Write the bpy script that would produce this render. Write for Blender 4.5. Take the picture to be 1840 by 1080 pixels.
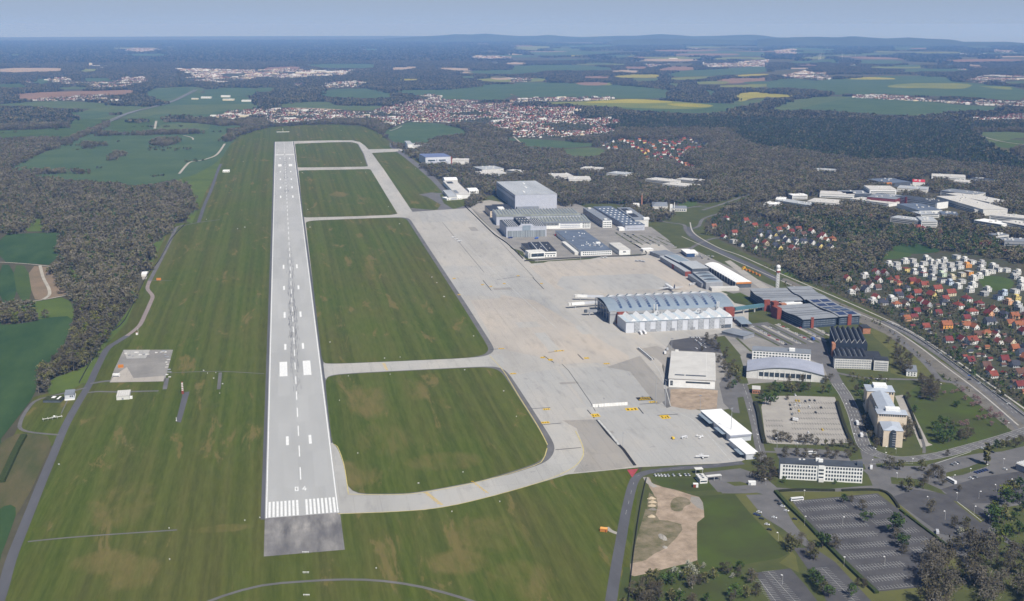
import bpy, bmesh, math, random
import numpy as np
from mathutils import Vector, Matrix, noise as mnoise
for _o in list(bpy.data.objects):
 bpy.data.objects.remove(_o)
C = bpy.context.scene.collection
SC = bpy.context.scene
PI = math.pi
R = math.radians
RND = random.Random(7)
NR = np.random.default_rng(11)
# ------------------------------------------------------------------ camera
H = 404.0                      # camera height above the airfield, metres
FOC = 2080.0                   # focal length in pixels of the 1840 px wide photograph
PITCH = math.atan(495.0 / FOC)
YAW = math.atan(420.0 / FOC * math.cos(PITCH))   # runway runs along +Y, camera looks to the right of it
cam = bpy.data.cameras.new("camera")
cam.sensor_width = 36.0
cam.lens = 36.0 * FOC / 1840.0
cam.clip_start = 1.0
cam.clip_end = 200000.0
cam_ob = bpy.data.objects.new("camera", cam)
C.objects.link(cam_ob)
cam_ob.location = (0, 0, H)
cam_ob.rotation_euler = (PI / 2 - PITCH, 0, -YAW)
SC.camera = cam_ob
# ------------------------------------------------------------------ light
SUN_AZ = YAW + R(153)      # clockwise from +Y (runway direction)
SUN_EL = R(49)
w = bpy.data.worlds.new("World")
SC.world = w
w.use_nodes = True
nt = w.node_tree
nt.nodes.clear()
sky = nt.nodes.new("ShaderNodeTexSky")
sky.sky_type = 'NISHITA'
sky.sun_disc = False
sky.sun_elevation = SUN_EL
sky.sun_rotation = SUN_AZ
sky.altitude = 400
sky.air_density = 1.0
sky.dust_density = 1.0
sky.ozone_density = 1.5
bg = nt.nodes.new("ShaderNodeBackground")
bg.inputs[1].default_value = 0.062
out = nt.nodes.new("ShaderNodeOutputWorld")
tc = nt.nodes.new("ShaderNodeTexCoord")          # pale blue spring haze low over the horizon
sx = nt.nodes.new("ShaderNodeSeparateXYZ")
nt.links.new(tc.outputs["Generated"], sx.inputs[0])
el = nt.nodes.new("ShaderNodeMapRange")
el.inputs[1].default_value = 0.0
el.inputs[2].default_value = 0.09
nt.links.new(sx.outputs[2], el.inputs[0])
hz = nt.nodes.new("ShaderNodeMapRange")
hz.inputs[1].default_value = 0.0
hz.inputs[2].default_value = 0.028
nt.links.new(sx.outputs[2], hz.inputs[0])
low = nt.nodes.new("ShaderNodeMix")
low.data_type = 'RGBA'
low.inputs[6].default_value = (5.95, 7.75, 10.9, 1)
low.inputs[7].default_value = (5.5, 7.4, 10.9, 1)
nt.links.new(hz.outputs[0], low.inputs[0])
mx = nt.nodes.new("ShaderNodeMix")
mx.data_type = 'RGBA'
nt.links.new(el.outputs[0], mx.inputs[0])
nt.links.new(low.outputs[2], mx.inputs[6])
nt.links.new(sky.outputs[0], mx.inputs[7])
nt.links.new(mx.outputs[2], bg.inputs[0])
nt.links.new(bg.outputs[0], out.inputs[0])
sun = bpy.data.lights.new("sun", 'SUN')
sun.energy = 5.0
sun.angle = R(0.5)
sun.color = (1.0, 0.972, 0.93)
sun_ob = bpy.data.objects.new("sun", sun)
C.objects.link(sun_ob)
sun_ob.location = (500, -500, 900)
_sd = Vector((math.sin(SUN_AZ) * math.cos(SUN_EL), math.cos(SUN_AZ) * math.cos(SUN_EL), math.sin(SUN_EL)))
sun_ob.rotation_euler = (-_sd).to_track_quat('-Z', 'Y').to_euler()
SC.view_settings.view_transform = 'Standard'
SC.view_settings.look = 'None'
SC.view_settings.exposure = 0.0
SC.view_settings.gamma = 1.0
SC.cycles.max_bounces = 5
SC.cycles.diffuse_bounces = 2
SC.cycles.glossy_bounces = 2
SC.cycles.transmission_bounces = 2
SC.cycles.volume_bounces = 1
SC.cycles.caustics_reflective = False
SC.cycles.caustics_refractive = False
# ------------------------------------------------------------------ photograph pixel -> place on the ground
_cp, _sp, _cy, _sy = math.cos(PITCH), math.sin(PITCH), math.cos(YAW), math.sin(YAW)
def ray(u, v):
 a = (u - 920.0) / FOC
 b = (540.0 - v) / FOC
 fx, fz = _cp + b * _sp, -_sp + b * _cp          # in the camera's vertical plane
 return (a * _cy + fx * _sy, -a * _sy + fx * _cy, fz)
def G(u, v, z=0.0):
 d = ray(u, v)
 t = (z - H) / d[2]
 return (d[0] * t, d[1] * t)
def PX(x, y, z=0.0):
 xx, yy, zz = x * _cy - y * _sy, x * _sy + y * _cy, z - H
 dep = yy * _cp - zz * _sp
 up = yy * _sp + zz * _cp
 return 920.0 + FOC * xx / dep, 540.0 - FOC * up / dep
def PXn(x, y):
 xx, yy = x * _cy - y * _sy, x * _sy + y * _cy
 dep = yy * _cp + H * _sp
 up = yy * _sp - H * _cp
 return 920.0 + FOC * xx / dep, 540.0 - FOC * up / dep
def scl(v):                    # metres per photograph pixel at image row v on the ground
 return 415.8 / (v - 45.0)
def zoomed(x0, y0, k):
 return lambda pts: [(x0 + p[0] / k, y0 + p[1] / k) for p in pts]
ZA, ZB, ZC, ZD = zoomed(0, 40, 4), zoomed(460, 40, 4), zoomed(920, 40, 4), zoomed(1380, 40, 4)
ZE, ZF, ZH = zoomed(0, 300, 4), zoomed(460, 300, 4), zoomed(1380, 300, 4)
ZI, ZJ, ZK, ZL = zoomed(0, 570, 4), zoomed(460, 570, 4), zoomed(920, 570, 4), zoomed(1380, 570, 4)
ZM, ZN, ZO, ZP = zoomed(0, 810, 4), zoomed(460, 810, 4), zoomed(920, 810, 4), zoomed(1380, 810, 4)
Z1, Z2, Z3, Z4 = zoomed(1010, 480, 5.4), zoomed(1300, 460, 5.4), zoomed(1190, 610, 5.4), zoomed(870, 310, 5.4)
Z5, Z6, Z7, Z8 = zoomed(1340, 790, 5.4), zoomed(1500, 440, 5.4), zoomed(1160, 380, 5.4), zoomed(700, 230, 5.4)
ZR, ZS, ZT = zoomed(1540, 700, 6.1333), zoomed(1540, 870, 5.143), zoomed(1180, 330, 7.658)
# ------------------------------------------------------------------ materials
MATS = {}
def mat(name, col, rough=0.85, var=0.12, scale=0.05, metal=0.0, col2=None, spec=0.06, detail=4.0, bump=0.0, stretch=None, rand=0.0):
 """Principled material: a base colour broken up by world-space noise (col2 or a darker shade of col)."""
 if name in MATS:
  return MATS[name]
 m = bpy.data.materials.new(name)
 m.use_nodes = True
 n = m.node_tree
 bs = n.nodes["Principled BSDF"]
 bs.inputs["Roughness"].default_value = rough
 bs.inputs["Metallic"].default_value = metal
 bs.inputs["Specular IOR Level"].default_value = spec
 if var > 0 or col2:
  geo = n.nodes.new("ShaderNodeNewGeometry")
  vec = geo.outputs["Position"]
  if stretch:
   mp = n.nodes.new("ShaderNodeMapping")
   mp.inputs["Scale"].default_value = stretch
   n.links.new(vec, mp.inputs[0])
   vec = mp.outputs[0]
  nz = n.nodes.new("ShaderNodeTexNoise")
  nz.inputs["Scale"].default_value = scale
  nz.inputs["Detail"].default_value = detail
  nz.inputs["Roughness"].default_value = 0.65
  n.links.new(vec, nz.inputs["Vector"])
  rp = n.nodes.new("ShaderNodeValToRGB")
  c2 = col2 if col2 else tuple(c * (1 - 2 * var) for c in col)
  c1 = col if col2 else tuple(min(1, c * (1 + 1.2 * var)) for c in col)
  rp.color_ramp.elements[0].position = 0.33
  rp.color_ramp.elements[1].position = 0.67
  rp.color_ramp.elements[0].color = (*c2, 1)
  rp.color_ramp.elements[1].color = (*c1, 1)
  n.links.new(nz.outputs[0], rp.inputs[0])
  last = rp.outputs[0]
  if rand > 0:
   oi = n.nodes.new("ShaderNodeObjectInfo")
   mr = n.nodes.new("ShaderNodeMapRange")
   mr.inputs[3].default_value = 1 - rand
   mr.inputs[4].default_value = 1 + rand
   n.links.new(oi.outputs["Random"], mr.inputs[0])
   vm = n.nodes.new("ShaderNodeVectorMath")
   vm.operation = 'SCALE'
   n.links.new(last, vm.inputs[0])
   n.links.new(mr.outputs[0], vm.inputs["Scale"])
   last = vm.outputs[0]
  n.links.new(last, bs.inputs["Base Color"])
  if bump > 0:
   bp = n.nodes.new("ShaderNodeBump")
   bp.inputs["Strength"].default_value = bump
   bp.inputs["Distance"].default_value = 1.0
   n.links.new(nz.outputs[0], bp.inputs["Height"])
   n.links.new(bp.outputs[0], bs.inputs["Normal"])
 else:
  bs.inputs["Base Color"].default_value = (*col, 1)
 MATS[name] = m
 return m
class NT:
 """tiny node-graph writer for the few big ground materials"""
 def __init__(self, name, rough=0.9, spec=0.04):
  self.m = bpy.data.materials.new(name)
  self.m.use_nodes = True
  self.n = self.m.node_tree
  self.bs = self.n.nodes["Principled BSDF"]
  self.bs.inputs["Roughness"].default_value = rough
  self.bs.inputs["Specular IOR Level"].default_value = spec
  self.pos = self.n.nodes.new("ShaderNodeNewGeometry").outputs["Position"]
  MATS[name] = self.m
 def noise(self, sx, sy, detail=4, rough=0.6, off=(0, 0, 0), dist=0.0):
  mp = self.n.nodes.new("ShaderNodeMapping")
  mp.inputs["Scale"].default_value = (sx, sy, 0.0)
  mp.inputs["Location"].default_value = off
  self.n.links.new(self.pos, mp.inputs[0])
  nz = self.n.nodes.new("ShaderNodeTexNoise")
  nz.inputs["Scale"].default_value = 1.0
  nz.inputs["Detail"].default_value = detail
  nz.inputs["Roughness"].default_value = rough
  nz.inputs["Distortion"].default_value = dist
  self.n.links.new(mp.outputs[0], nz.inputs["Vector"])
  return nz.outputs[0]
 def brick(self, bw, bh, mortar=0.02, c1=(0, 0, 0), c2=(1, 1, 1), cm=(0.5, 0.5, 0.5), freq=2, off=0.5, rot=0.0):
  mp = self.n.nodes.new("ShaderNodeMapping")
  mp.inputs["Rotation"].default_value = (0, 0, rot)
  self.n.links.new(self.pos, mp.inputs[0])
  b = self.n.nodes.new("ShaderNodeTexBrick")
  b.offset = off
  b.offset_frequency = freq
  b.inputs["Scale"].default_value = 1.0
  b.inputs["Brick Width"].default_value = bw
  b.inputs["Row Height"].default_value = bh
  b.inputs["Mortar Size"].default_value = mortar
  b.inputs["Mortar Smooth"].default_value = 0.0
  b.inputs["Color1"].default_value = (*c1, 1)
  b.inputs["Color2"].default_value = (*c2, 1)
  b.inputs["Mortar"].default_value = (*cm, 1)
  self.n.links.new(mp.outputs[0], b.inputs["Vector"])
  return b
 def ramp(self, fac, *stops):
  rp = self.n.nodes.new("ShaderNodeValToRGB")
  e = rp.color_ramp.elements
  while len(e) < len(stops):
   e.new(0.5)
  for i, (p, c) in enumerate(stops):
   e[i].position = p
   e[i].color = (*c, 1) if not isinstance(c, (int, float)) else (c, c, c, 1)
  self.n.links.new(fac, rp.inputs[0])
  return rp.outputs[0]
 def mix(self, fac, a, b, mode='MIX'):
  x = self.n.nodes.new("ShaderNodeMix")
  x.data_type = 'RGBA'
  x.blend_type = mode
  for s, val in ((x.inputs[0], fac), (x.inputs[6], a), (x.inputs[7], b)):
   if hasattr(val, "is_linked"):
    self.n.links.new(val, s)
   elif isinstance(val, (int, float)):
    s.default_value = val
   else:
    s.default_value = (*val, 1)
  return x.outputs[2]
 def done(self, col):
  self.n.links.new(col, self.bs.inputs["Base Color"])
  return self.m
# ------------------------------------------------------------------ mesh helpers
def tag(o, label=None, cat=None, group=None, kind=None):
 if label:
  o["label"] = label
 if cat:
  o["category"] = cat
 if group:
  o["group"] = group
 if kind:
  o["kind"] = kind
 return o
def empty(name, loc, label, cat, group=None, rz=0.0):
 o = bpy.data.objects.new(name, None)
 C.objects.link(o)
 o.location = loc
 o.rotation_euler = (0, 0, rz)
 o.empty_display_size = 2
 return tag(o, label, cat, group)
class MB:
 """collects faces (with material slots) and links them as one mesh object"""
 def __init__(self):
  self.v, self.f, self.s = [], [], []
 def face(self, pts, slot=0):
  n = len(self.v)
  self.v += [tuple(p) for p in pts]
  self.f.append(list(range(n, n + len(pts))))
  self.s.append(slot)
  return self
 def raw(self, vs, fs, slot=0):
  n = len(self.v)
  self.v += [tuple(p) for p in vs]
  for f in fs:
   self.f.append([i + n for i in f])
   self.s.append(slot)
  return self
 def box(self, x0, x1, y0, y1, z0, z1, slot=0, top=None, bottom=True):
  vs = [(x0, y0, z0), (x1, y0, z0), (x1, y1, z0), (x0, y1, z0), (x0, y0, z1), (x1, y0, z1), (x1, y1, z1), (x0, y1, z1)]
  fs = [(0, 1, 5, 4), (1, 2, 6, 5), (2, 3, 7, 6), (3, 0, 4, 7)]
  if bottom:
   fs.append((3, 2, 1, 0))
  self.raw(vs, fs, slot)
  n = len(self.v) - 8
  self.f.append([n + 4, n + 5, n + 6, n + 7])
  self.s.append(slot if top is None else top)
  return self
 def prism(self, poly, z0, z1, slot=0, top=None):
  n = len(self.v)
  k = len(poly)
  self.v += [(p[0], p[1], z0) for p in poly] + [(p[0], p[1], z1) for p in poly]
  for i in range(k):
   j = (i + 1) % k
   self.f.append([n + i, n + j, n + k + j, n + k + i])
   self.s.append(slot)
  self.f.append([n + k + i for i in range(k)])
  self.s.append(slot if top is None else top)
  return self
 def extrude_y(self, prof, y0, y1, slot=0, caps=True, capslot=None):
  """profile in (x, z), swept along y"""
  n = len(self.v)
  k = len(prof)
  self.v += [(p[0], y0, p[1]) for p in prof] + [(p[0], y1, p[1]) for p in prof]
  for i in range(k):
   j = (i + 1) % k
   self.f.append([n + i, n + k + i, n + k + j, n + j])
   self.s.append(slot)
  if caps:
   self.f.append([n + i for i in range(k)])
   self.f.append([n + k + i for i in reversed(range(k))])
   self.s += [slot if capslot is None else capslot] * 2
  return self
 def tube(self, a, b, r0, r1=None, k=6, slot=0, caps=True):
  r1 = r0 if r1 is None else r1
  a, b = Vector(a), Vector(b)
  d = (b - a).normalized()
  s = d.orthogonal().normalized()
  t = d.cross(s)
  n = len(self.v)
  for c, r in ((a, r0), (b, r1)):
   for i in range(k):
    q = 2 * PI * i / k
    self.v.append(tuple(c + s * (math.cos(q) * r) + t * (math.sin(q) * r)))
  for i in range(k):
   j = (i + 1) % k
   self.f.append([n + i, n + j, n + k + j, n + k + i])
   self.s.append(slot)
  if caps:
   self.f.append([n + i for i in reversed(range(k))])
   self.f.append([n + k + i for i in range(k)])
   self.s += [slot, slot]
  return self
 def ball(self, c, r, k=10, m=6, slot=0, sz=1.0):
  n = len(self.v)
  for i in range(m + 1):
   a = PI * i / m - PI / 2
   for j in range(k):
    q = 2 * PI * j / k
    self.v.append((c[0] + r * math.cos(a) * math.cos(q), c[1] + r * math.cos(a) * math.sin(q), c[2] + sz * r * math.sin(a)))
  for i in range(m):
   for j in range(k):
    jj = (j + 1) % k
    self.f.append([n + i * k + j, n + i * k + jj, n + (i + 1) * k + jj, n + (i + 1) * k + j])
    self.s.append(slot)
  return self
 def mesh(self, name, mats, smooth=False):
  me = bpy.data.meshes.new(name)
  me.from_pydata(self.v, [], self.f)
  for m in (mats if isinstance(mats, (list, tuple)) else [mats]):
   me.materials.append(m)
  if any(self.s):
   me.polygons.foreach_set("material_index", self.s)
  bm = bmesh.new()
  bm.from_mesh(me)
  bmesh.ops.remove_doubles(bm, verts=bm.verts, dist=1e-4)
  bmesh.ops.recalc_face_normals(bm, faces=bm.faces)
  bm.to_mesh(me)
  bm.free()
  if smooth:
   me.polygons.foreach_set("use_smooth", [True] * len(me.polygons))
  me.update()
  return me
 def obj(self, name, mats, parent=None, smooth=False, loc=None, rz=None):
  o = bpy.data.objects.new(name, self.mesh(name, mats, smooth))
  C.objects.link(o)
  if parent is not None:
   o.parent = parent
  if loc is not None:
   o.location = loc
  if rz is not None:
   o.rotation_euler = (0, 0, rz)
  return o
def put(name, me, parent=None, loc=(0, 0, 0), rz=0.0, s=None):
 o = bpy.data.objects.new(name, me)
 C.objects.link(o)
 o.location = loc
 o.rotation_euler = (0, 0, rz)
 if s is not None:
  o.scale = s if isinstance(s, tuple) else (s, s, s)
 if parent is not None:
  o.parent = parent
 return o
def copy_tree(o, parent=None):
 c = o.copy()
 C.objects.link(c)
 c.parent = parent
 for ch in o.children:
  copy_tree(ch, c)
 return c
ORD = "first second third fourth fifth sixth seventh eighth ninth tenth eleventh twelfth thirteenth fourteenth fifteenth sixteenth seventeenth eighteenth nineteenth".split()
def nth(i):
 """0 -> first, 20 -> twenty-first"""
 if i < 19:
  return ORD[i]
 t = ["twenty", "thirty", "forty", "fifty", "sixty", "seventy", "eighty", "ninety"][(i + 1) // 10 - 2]
 u = (i + 1) % 10
 return (t[:-1] + "ieth") if u == 0 else t + "-" + ORD[u - 1]
def smooth_line(pts, step=12.0):
 """Catmull-Rom through world points, resampled"""
 P = [Vector(p) for p in pts]
 if len(P) < 3:
  return P
 out = []
 for i in range(len(P) - 1):
  a, b, c, d = P[max(i - 1, 0)], P[i], P[i + 1], P[min(i + 2, len(P) - 1)]
  n = max(2, min(24, int((c - b).length / step)))
  for k in range(n):
   t = k / n
   out.append(0.5 * (2 * b + (c - a) * t + (2 * a - 5 * b + 4 * c - d) * t * t + (3 * b - a - 3 * c + d) * t ** 3))
 out.append(P[-1])
 return out
def ribbon_mb(mb, line, width, z, slot=0, off=0.0):
 L, Rr = [], []
 n = len(line)
 for i, p in enumerate(line):
  d = (line[min(i + 1, n - 1)] - line[max(i - 1, 0)]).normalized()
  q = Vector((d.y, -d.x))
  wd = width[i] if isinstance(width, list) else width
  L.append(p + q * (off - wd / 2))
  Rr.append(p + q * (off + wd / 2))
 vs = [(a.x, a.y, z) for a in L] + [(a.x, a.y, z) for a in Rr]
 mb.raw(vs, [(i, n + i, n + i + 1, i + 1) for i in range(n - 1)], slot)
 return mb
STRUCT = 0
def sheet(name, pts, z, m, world=False, kind="structure", rounded=0):
 """flat surface on the ground; the outline is given in photograph pixels of the ground plane"""
 P = [tuple(p) if world else G(*p) for p in pts]
 D = sum(math.hypot(*p) for p in P) / len(P)
 zz = z * max(1.0, D / 2500.0)
 if rounded:
  P = chaikin(P, rounded)
 mb = MB()
 mb.face([(p[0], p[1], zz) for p in P])
 o = mb.obj(name, m)
 # sheets face up
 if o.data.polygons[0].normal.z < 0:
  o.data.flip_normals()
 return tag(o, kind=kind)
def fillet(P, d):
 """round each corner by a fixed distance"""
 Q = []
 n = len(P)
 for i in range(n):
  a, b, c = Vector(P[i - 1]), Vector(P[i]), Vector(P[(i + 1) % n])
  k1, k2 = min(d, (a - b).length * .45), min(d, (c - b).length * .45)
  p, q = b + (a - b).normalized() * k1, b + (c - b).normalized() * k2
  for t in (0, .25, .5, .75, 1):
   Q.append(tuple(p * (1 - t) ** 2 + b * 2 * t * (1 - t) + q * t * t))
 return Q
def chaikin(P, n):
 for _ in range(n):
  Q = []
  for i in range(len(P)):
   a, b = P[i], P[(i + 1) % len(P)]
   Q.append((a[0] * .75 + b[0] * .25, a[1] * .75 + b[1] * .25))
   Q.append((a[0] * .25 + b[0] * .75, a[1] * .25 + b[1] * .75))
  P = Q
 return P
def road(name, pts, width, z, m, smooth=True, world=False, kind="structure"):
 P = [tuple(p) if world else G(*p) for p in pts]
 line = smooth_line(P) if smooth else [Vector(p) for p in P]
 D = sum(p.length for p in line) / len(line)
 mb = ribbon_mb(MB(), line, width, z * max(1.0, D / 2500.0))
 o = mb.obj(name, m)
 return tag(o, kind=kind), line
# ================================================================== ground, fields, woods map
M_floor = mat("woodland_floor", (0.105, 0.096, 0.058), scale=0.02, col2=(0.070, 0.066, 0.042))
M_crop = mat("young_crop", (0.088, 0.128, 0.056), scale=0.006, col2=(0.060, 0.100, 0.046), detail=6)
M_crop_b = mat("young_crop_pale", (0.112, 0.142, 0.056), scale=0.006, col2=(0.080, 0.115, 0.048), detail=6)
M_crop_near = mat("young_crop_near", (0.060, 0.102, 0.034), scale=0.02, col2=(0.030, 0.064, 0.022), stretch=(1, .3, 1), detail=7)
M_meadow = mat("meadow", (0.082, 0.118, 0.030), scale=0.01, col2=(0.052, 0.085, 0.026), detail=7)
M_meadow_b = mat("bright_meadow", (0.108, 0.145, 0.030), scale=0.012, col2=(0.075, 0.110, 0.026), detail=7)
M_rape = mat("rape_blossom", (0.36, 0.31, 0.045), scale=0.003, col2=(0.24, 0.235, 0.045))
M_rape_b = mat("rape_blossom_thin", (0.22, 0.22, 0.05), scale=0.003, col2=(0.13, 0.17, 0.05))
M_soil = mat("bare_soil", (0.27, 0.175, 0.115), scale=0.006, col2=(0.21, 0.14, 0.095))
M_soil_near = mat("ploughed_soil", (0.25, 0.185, 0.125), scale=0.02, col2=(0.18, 0.145, 0.095), detail=7)
M_tan = mat("dry_sand", (0.42, 0.33, 0.235), scale=0.01, col2=(0.32, 0.26, 0.19))
M_garden = mat("garden_ground", (0.062, 0.075, 0.036), scale=0.03, col2=(0.082, 0.075, 0.056), detail=6)
M_stubble = mat("rough_pasture", (0.140, 0.112, 0.058), scale=0.03, col2=(0.062, 0.078, 0.028), detail=7, stretch=(1, .25, 1))
M_sand = mat("sandy_dirt", (0.44, 0.345, 0.26), scale=0.09, col2=(0.25, 0.195, 0.14), detail=10)
M_gravel = mat("gravel", (0.33, 0.305, 0.27), scale=0.08, col2=(0.25, 0.235, 0.21), detail=8)
M_track = mat("pale_track", (0.42, 0.39, 0.33), var=0.1)
# one ground sheet out to the horizon; its far edge follows the skyline of the photograph
far = [(-500, 69), (0, 67), (400, 65), (700, 64.3), (1000, 66), (1300, 67), (1600, 73), (1840, 79), (2400, 86)]
gp = [G(*p) for p in far] + [(9000, -3000), (-9000, -3000)]
mb = MB()
mb.face([(p[0], p[1], 0) for p in gp])
ground = tag(mb.obj("ground", M_floor), kind="structure")
W_, H_ = 1840, 1080
CLS = np.zeros((H_, W_), np.uint8)      # what grows or stands on the ground there
OPEN, TOWN, BARE, PINE, MIXED, BUILT, ORCH = 1, 2, 0, 3, 4, 5, 6
def paint(poly, code):
 xs = [p[0] for p in poly]
 ys = [p[1] for p in poly]
 x0, x1 = max(0, int(min(xs))), min(W_ - 1, int(max(xs)) + 1)
 y0, y1 = max(0, int(min(ys))), min(H_ - 1, int(max(ys)) + 1)
 if x1 <= x0 or y1 <= y0:
  return
 X, Y = np.meshgrid(np.arange(x0, x1 + 1), np.arange(y0, y1 + 1))
 ins = np.zeros(X.shape, bool)
 n = len(poly)
 for i in range(n):
  (ax, ay), (bx, by) = poly[i], poly[(i + 1) % n]
  if ay == by:
   continue
  c = ((ay > Y) != (by > Y)) & (X < (bx - ax) * (Y - ay) / (by - ay) + ax)
  ins ^= c
 CLS[y0:y1 + 1, x0:x1 + 1][ins] = code
_lay = [0.0]
def field(m, poly, name="field", code=OPEN, r=1):
 _lay[0] += 0.0012
 paint(poly, code)
 return sheet(name, poly, 0.10 + _lay[0], m, rounded=r)
# --- far country: bands of fields between dark woods
for m, p in [
 (M_tan, [(0, 122), (112, 122), (118, 126), (100, 128), (0, 131)]),
 (M_rape_b, [(138, 128), (150, 123.5), (172, 123), (180, 126), (160, 129)]),
 (M_crop, [(57, 147), (64, 142), (84, 142), (87, 150), (70, 152)]),
 (M_crop, [(140, 141.5), (165, 140.5), (202, 141), (200, 148), (150, 147)]),
 (M_soil, [(22, 170), (60, 166), (100, 165), (242, 161), (250, 164), (215, 171), (150, 177), (60, 180), (28, 177)]),
 (M_crop_b, [(262, 172), (270, 158), (352, 155), (372, 159), (348, 175), (322, 182), (285, 181)]),
 (M_soil, [(278, 163), (294, 160), (312, 160), (318, 164), (292, 167)]),
 (M_crop, [(366, 170), (384, 158), (460, 157), (462, 171), (420, 173)]),
]:
 field(m, p)
for m, p in [
 (M_soil, [(90, 321), (330, 318), (345, 330), (330, 336), (20, 336)]), (M_crop, [(330, 302), (600, 298), (860, 297), (872, 330), (470, 331)]),
 (M_tan, [(950, 325), (1130, 317), (1190, 316), (1100, 338), (970, 345)]), (M_tan, [(1250, 326), (1400, 325), (1560, 331), (1560, 350), (1400, 345)]),
 (M_tan, [(1450, 357), (1600, 352), (1690, 353), (1600, 367), (1450, 366)]), (M_rape, [(978, 414), (1060, 403), (1230, 408), (1150, 416), (1060, 419)]),
 (M_crop, [(0, 470), (150, 467), (172, 485), (100, 497), (0, 502)]), (M_crop, [(440, 506), (520, 488), (610, 479), (820, 475), (930, 500), (1012, 535), (900, 545), (720, 544), (490, 535)]),
 (M_crop, [(950, 496), (1100, 485), (1350, 486), (1560, 465), (1700, 452), (1845, 456), (1845, 560), (1500, 556), (1330, 556), (1150, 522)]),
 (M_soil, [(1700, 522), (1760, 500), (1842, 490), (1842, 540), (1730, 542)]),
 (M_crop_b, [(90, 602), (250, 576), (400, 571), (540, 571), (560, 600), (700, 598), (960, 600), (900, 612), (820, 640), (500, 620), (200, 612)]),
 (M_tan, [(200, 616), (400, 610), (620, 612), (640, 632), (300, 640)]),
 (M_crop, [(905, 782), (1040, 741), (1100, 717), (1210, 724), (1320, 727), (1410, 750), (1500, 768), (1540, 802), (1410, 810), (1290, 825), (1250, 868), (1100, 872), (1000, 868), (950, 830)]),
 (M_crop, [(1760, 822), (1840, 830), (1842, 868)]),
]:
 field(m, ZB(p))
for m, p in [
 (M_crop, [(-10, 832), (180, 842), (360, 852), (600, 872), (612, 888), (330, 910), (120, 902), (0, 850)]), (M_crop_b, [(330, 920), (470, 905), (600, 897), (700, 930), (600, 960), (480, 976), (390, 950)]),
 (M_crop, [(-10, 600), (740, 590), (760, 620), (900, 635), (1050, 645), (1300, 655), (1500, 650), (1665, 600), (1600, 590), (1450, 576)]),
 (M_rape_b, [(80, 584), (300, 573), (500, 571), (700, 556), (860, 549), (1000, 556), (1250, 575), (1470, 596), (1400, 618), (1250, 625), (1000, 620), (740, 610), (400, 590)]),
 (M_rape, [(480, 577), (720, 560), (870, 552), (1000, 558), (1200, 575), (1000, 582), (700, 582)]), (M_rape, [(1080, 585), (1300, 583), (1465, 597), (1390, 612), (1200, 606)]),
 (M_crop, [(-10, 440), (150, 431), (400, 436), (620, 441), (1000, 470), (1140, 490), (1150, 540), (960, 552), (700, 545), (300, 535), (-10, 545)]),
 (M_soil, [(-10, 490), (120, 488), (300, 490), (640, 503), (500, 508), (320, 515), (-10, 532)]),
 (M_crop_b, [(1500, 565), (1600, 590), (1700, 600), (1840, 560), (1840, 540), (1650, 570)]), (M_rape, [(1570, 532), (1640, 510), (1740, 500), (1845, 506), (1845, 540), (1720, 545), (1660, 572), (1600, 562)]),
 (M_rape, [(710, 386), (790, 380), (870, 372), (1000, 374), (1090, 379), (1080, 396), (900, 402), (770, 397)]), (M_crop_b, [(800, 400), (960, 403), (1080, 400), (1060, 420), (900, 425)]),
 (M_rape_b, [(1080, 409), (1200, 396), (1400, 390), (1500, 386), (1400, 402), (1250, 416)]), (M_rape, [(1540, 386), (1700, 374), (1845, 370), (1845, 380), (1650, 391)]),
 (M_soil, [(1410, 436), (1470, 412), (1560, 400), (1700, 404), (1845, 394), (1845, 420), (1740, 425), (1640, 440), (1500, 440)]),
 (M_rape_b, [(1350, 463), (1560, 452), (1700, 450), (1845, 428), (1845, 472), (1500, 466)]),
 (M_soil, [(1030, 340), (1130, 318), (1230, 317), (1332, 325), (1310, 345), (1060, 348)]), (M_tan, [(700, 356), (760, 340), (870, 343), (860, 348), (720, 360)]),
 (M_rape_b, [(380, 299), (600, 296), (830, 299), (825, 308), (500, 306)]), (M_crop, [(-10, 312), (200, 306), (500, 307), (750, 330), (700, 345), (300, 348), (-10, 346)]),
 (M_rape, [(370, 238), (430, 226), (545, 214), (540, 228), (440, 247), (390, 246)]), (M_rape, [(820, 240), (880, 229), (920, 234), (850, 250)]), (M_soil, [(850, 254), (910, 248), (980, 250), (980, 258), (900, 258)]),
 (M_stubble, [(830, 284), (900, 276), (1098, 277), (1090, 288), (950, 288)]), (M_crop, [(1090, 372), (1250, 345), (1500, 335), (1845, 312), (1845, 362), (1540, 380), (1400, 388), (1150, 394)]),
 (M_rape_b, [(1440, 264), (1520, 254), (1608, 250), (1605, 262), (1500, 271)]), (M_tan, [(930, 147), (1000, 146), (1060, 151), (960, 154)]), (M_tan, [(1078, 153), (1165, 154), (1160, 160), (1090, 159)]),
 (M_stubble, [(785, 132), (930, 127), (930, 140), (800, 145)]), (M_crop, [(100, 215), (360, 210), (560, 205), (760, 200), (780, 215), (500, 238), (150, 240)]),
 (M_crop, [(1200, 215), (1500, 205), (1840, 215), (1840, 240), (1600, 245), (1300, 235)]), (M_tan, [(1190, 197), (1270, 195), (1260, 203), (1200, 203)]), (M_tan, [(1330, 197), (1450, 196), (1450, 206), (1380, 206)]),
 (M_rape_b, [(0, 175), (120, 165), (300, 175), (200, 195), (0, 195)]), (M_crop_b, [(240, 190), (420, 180), (520, 195), (430, 208), (300, 205)]), (M_crop, [(1480, 140), (1700, 135), (1840, 145), (1840, 160), (1600, 165)]),
 (M_stubble, [(1560, 152), (1700, 150), (1700, 160), (1600, 162)]),
]:
 field(m, ZC(p))
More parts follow.
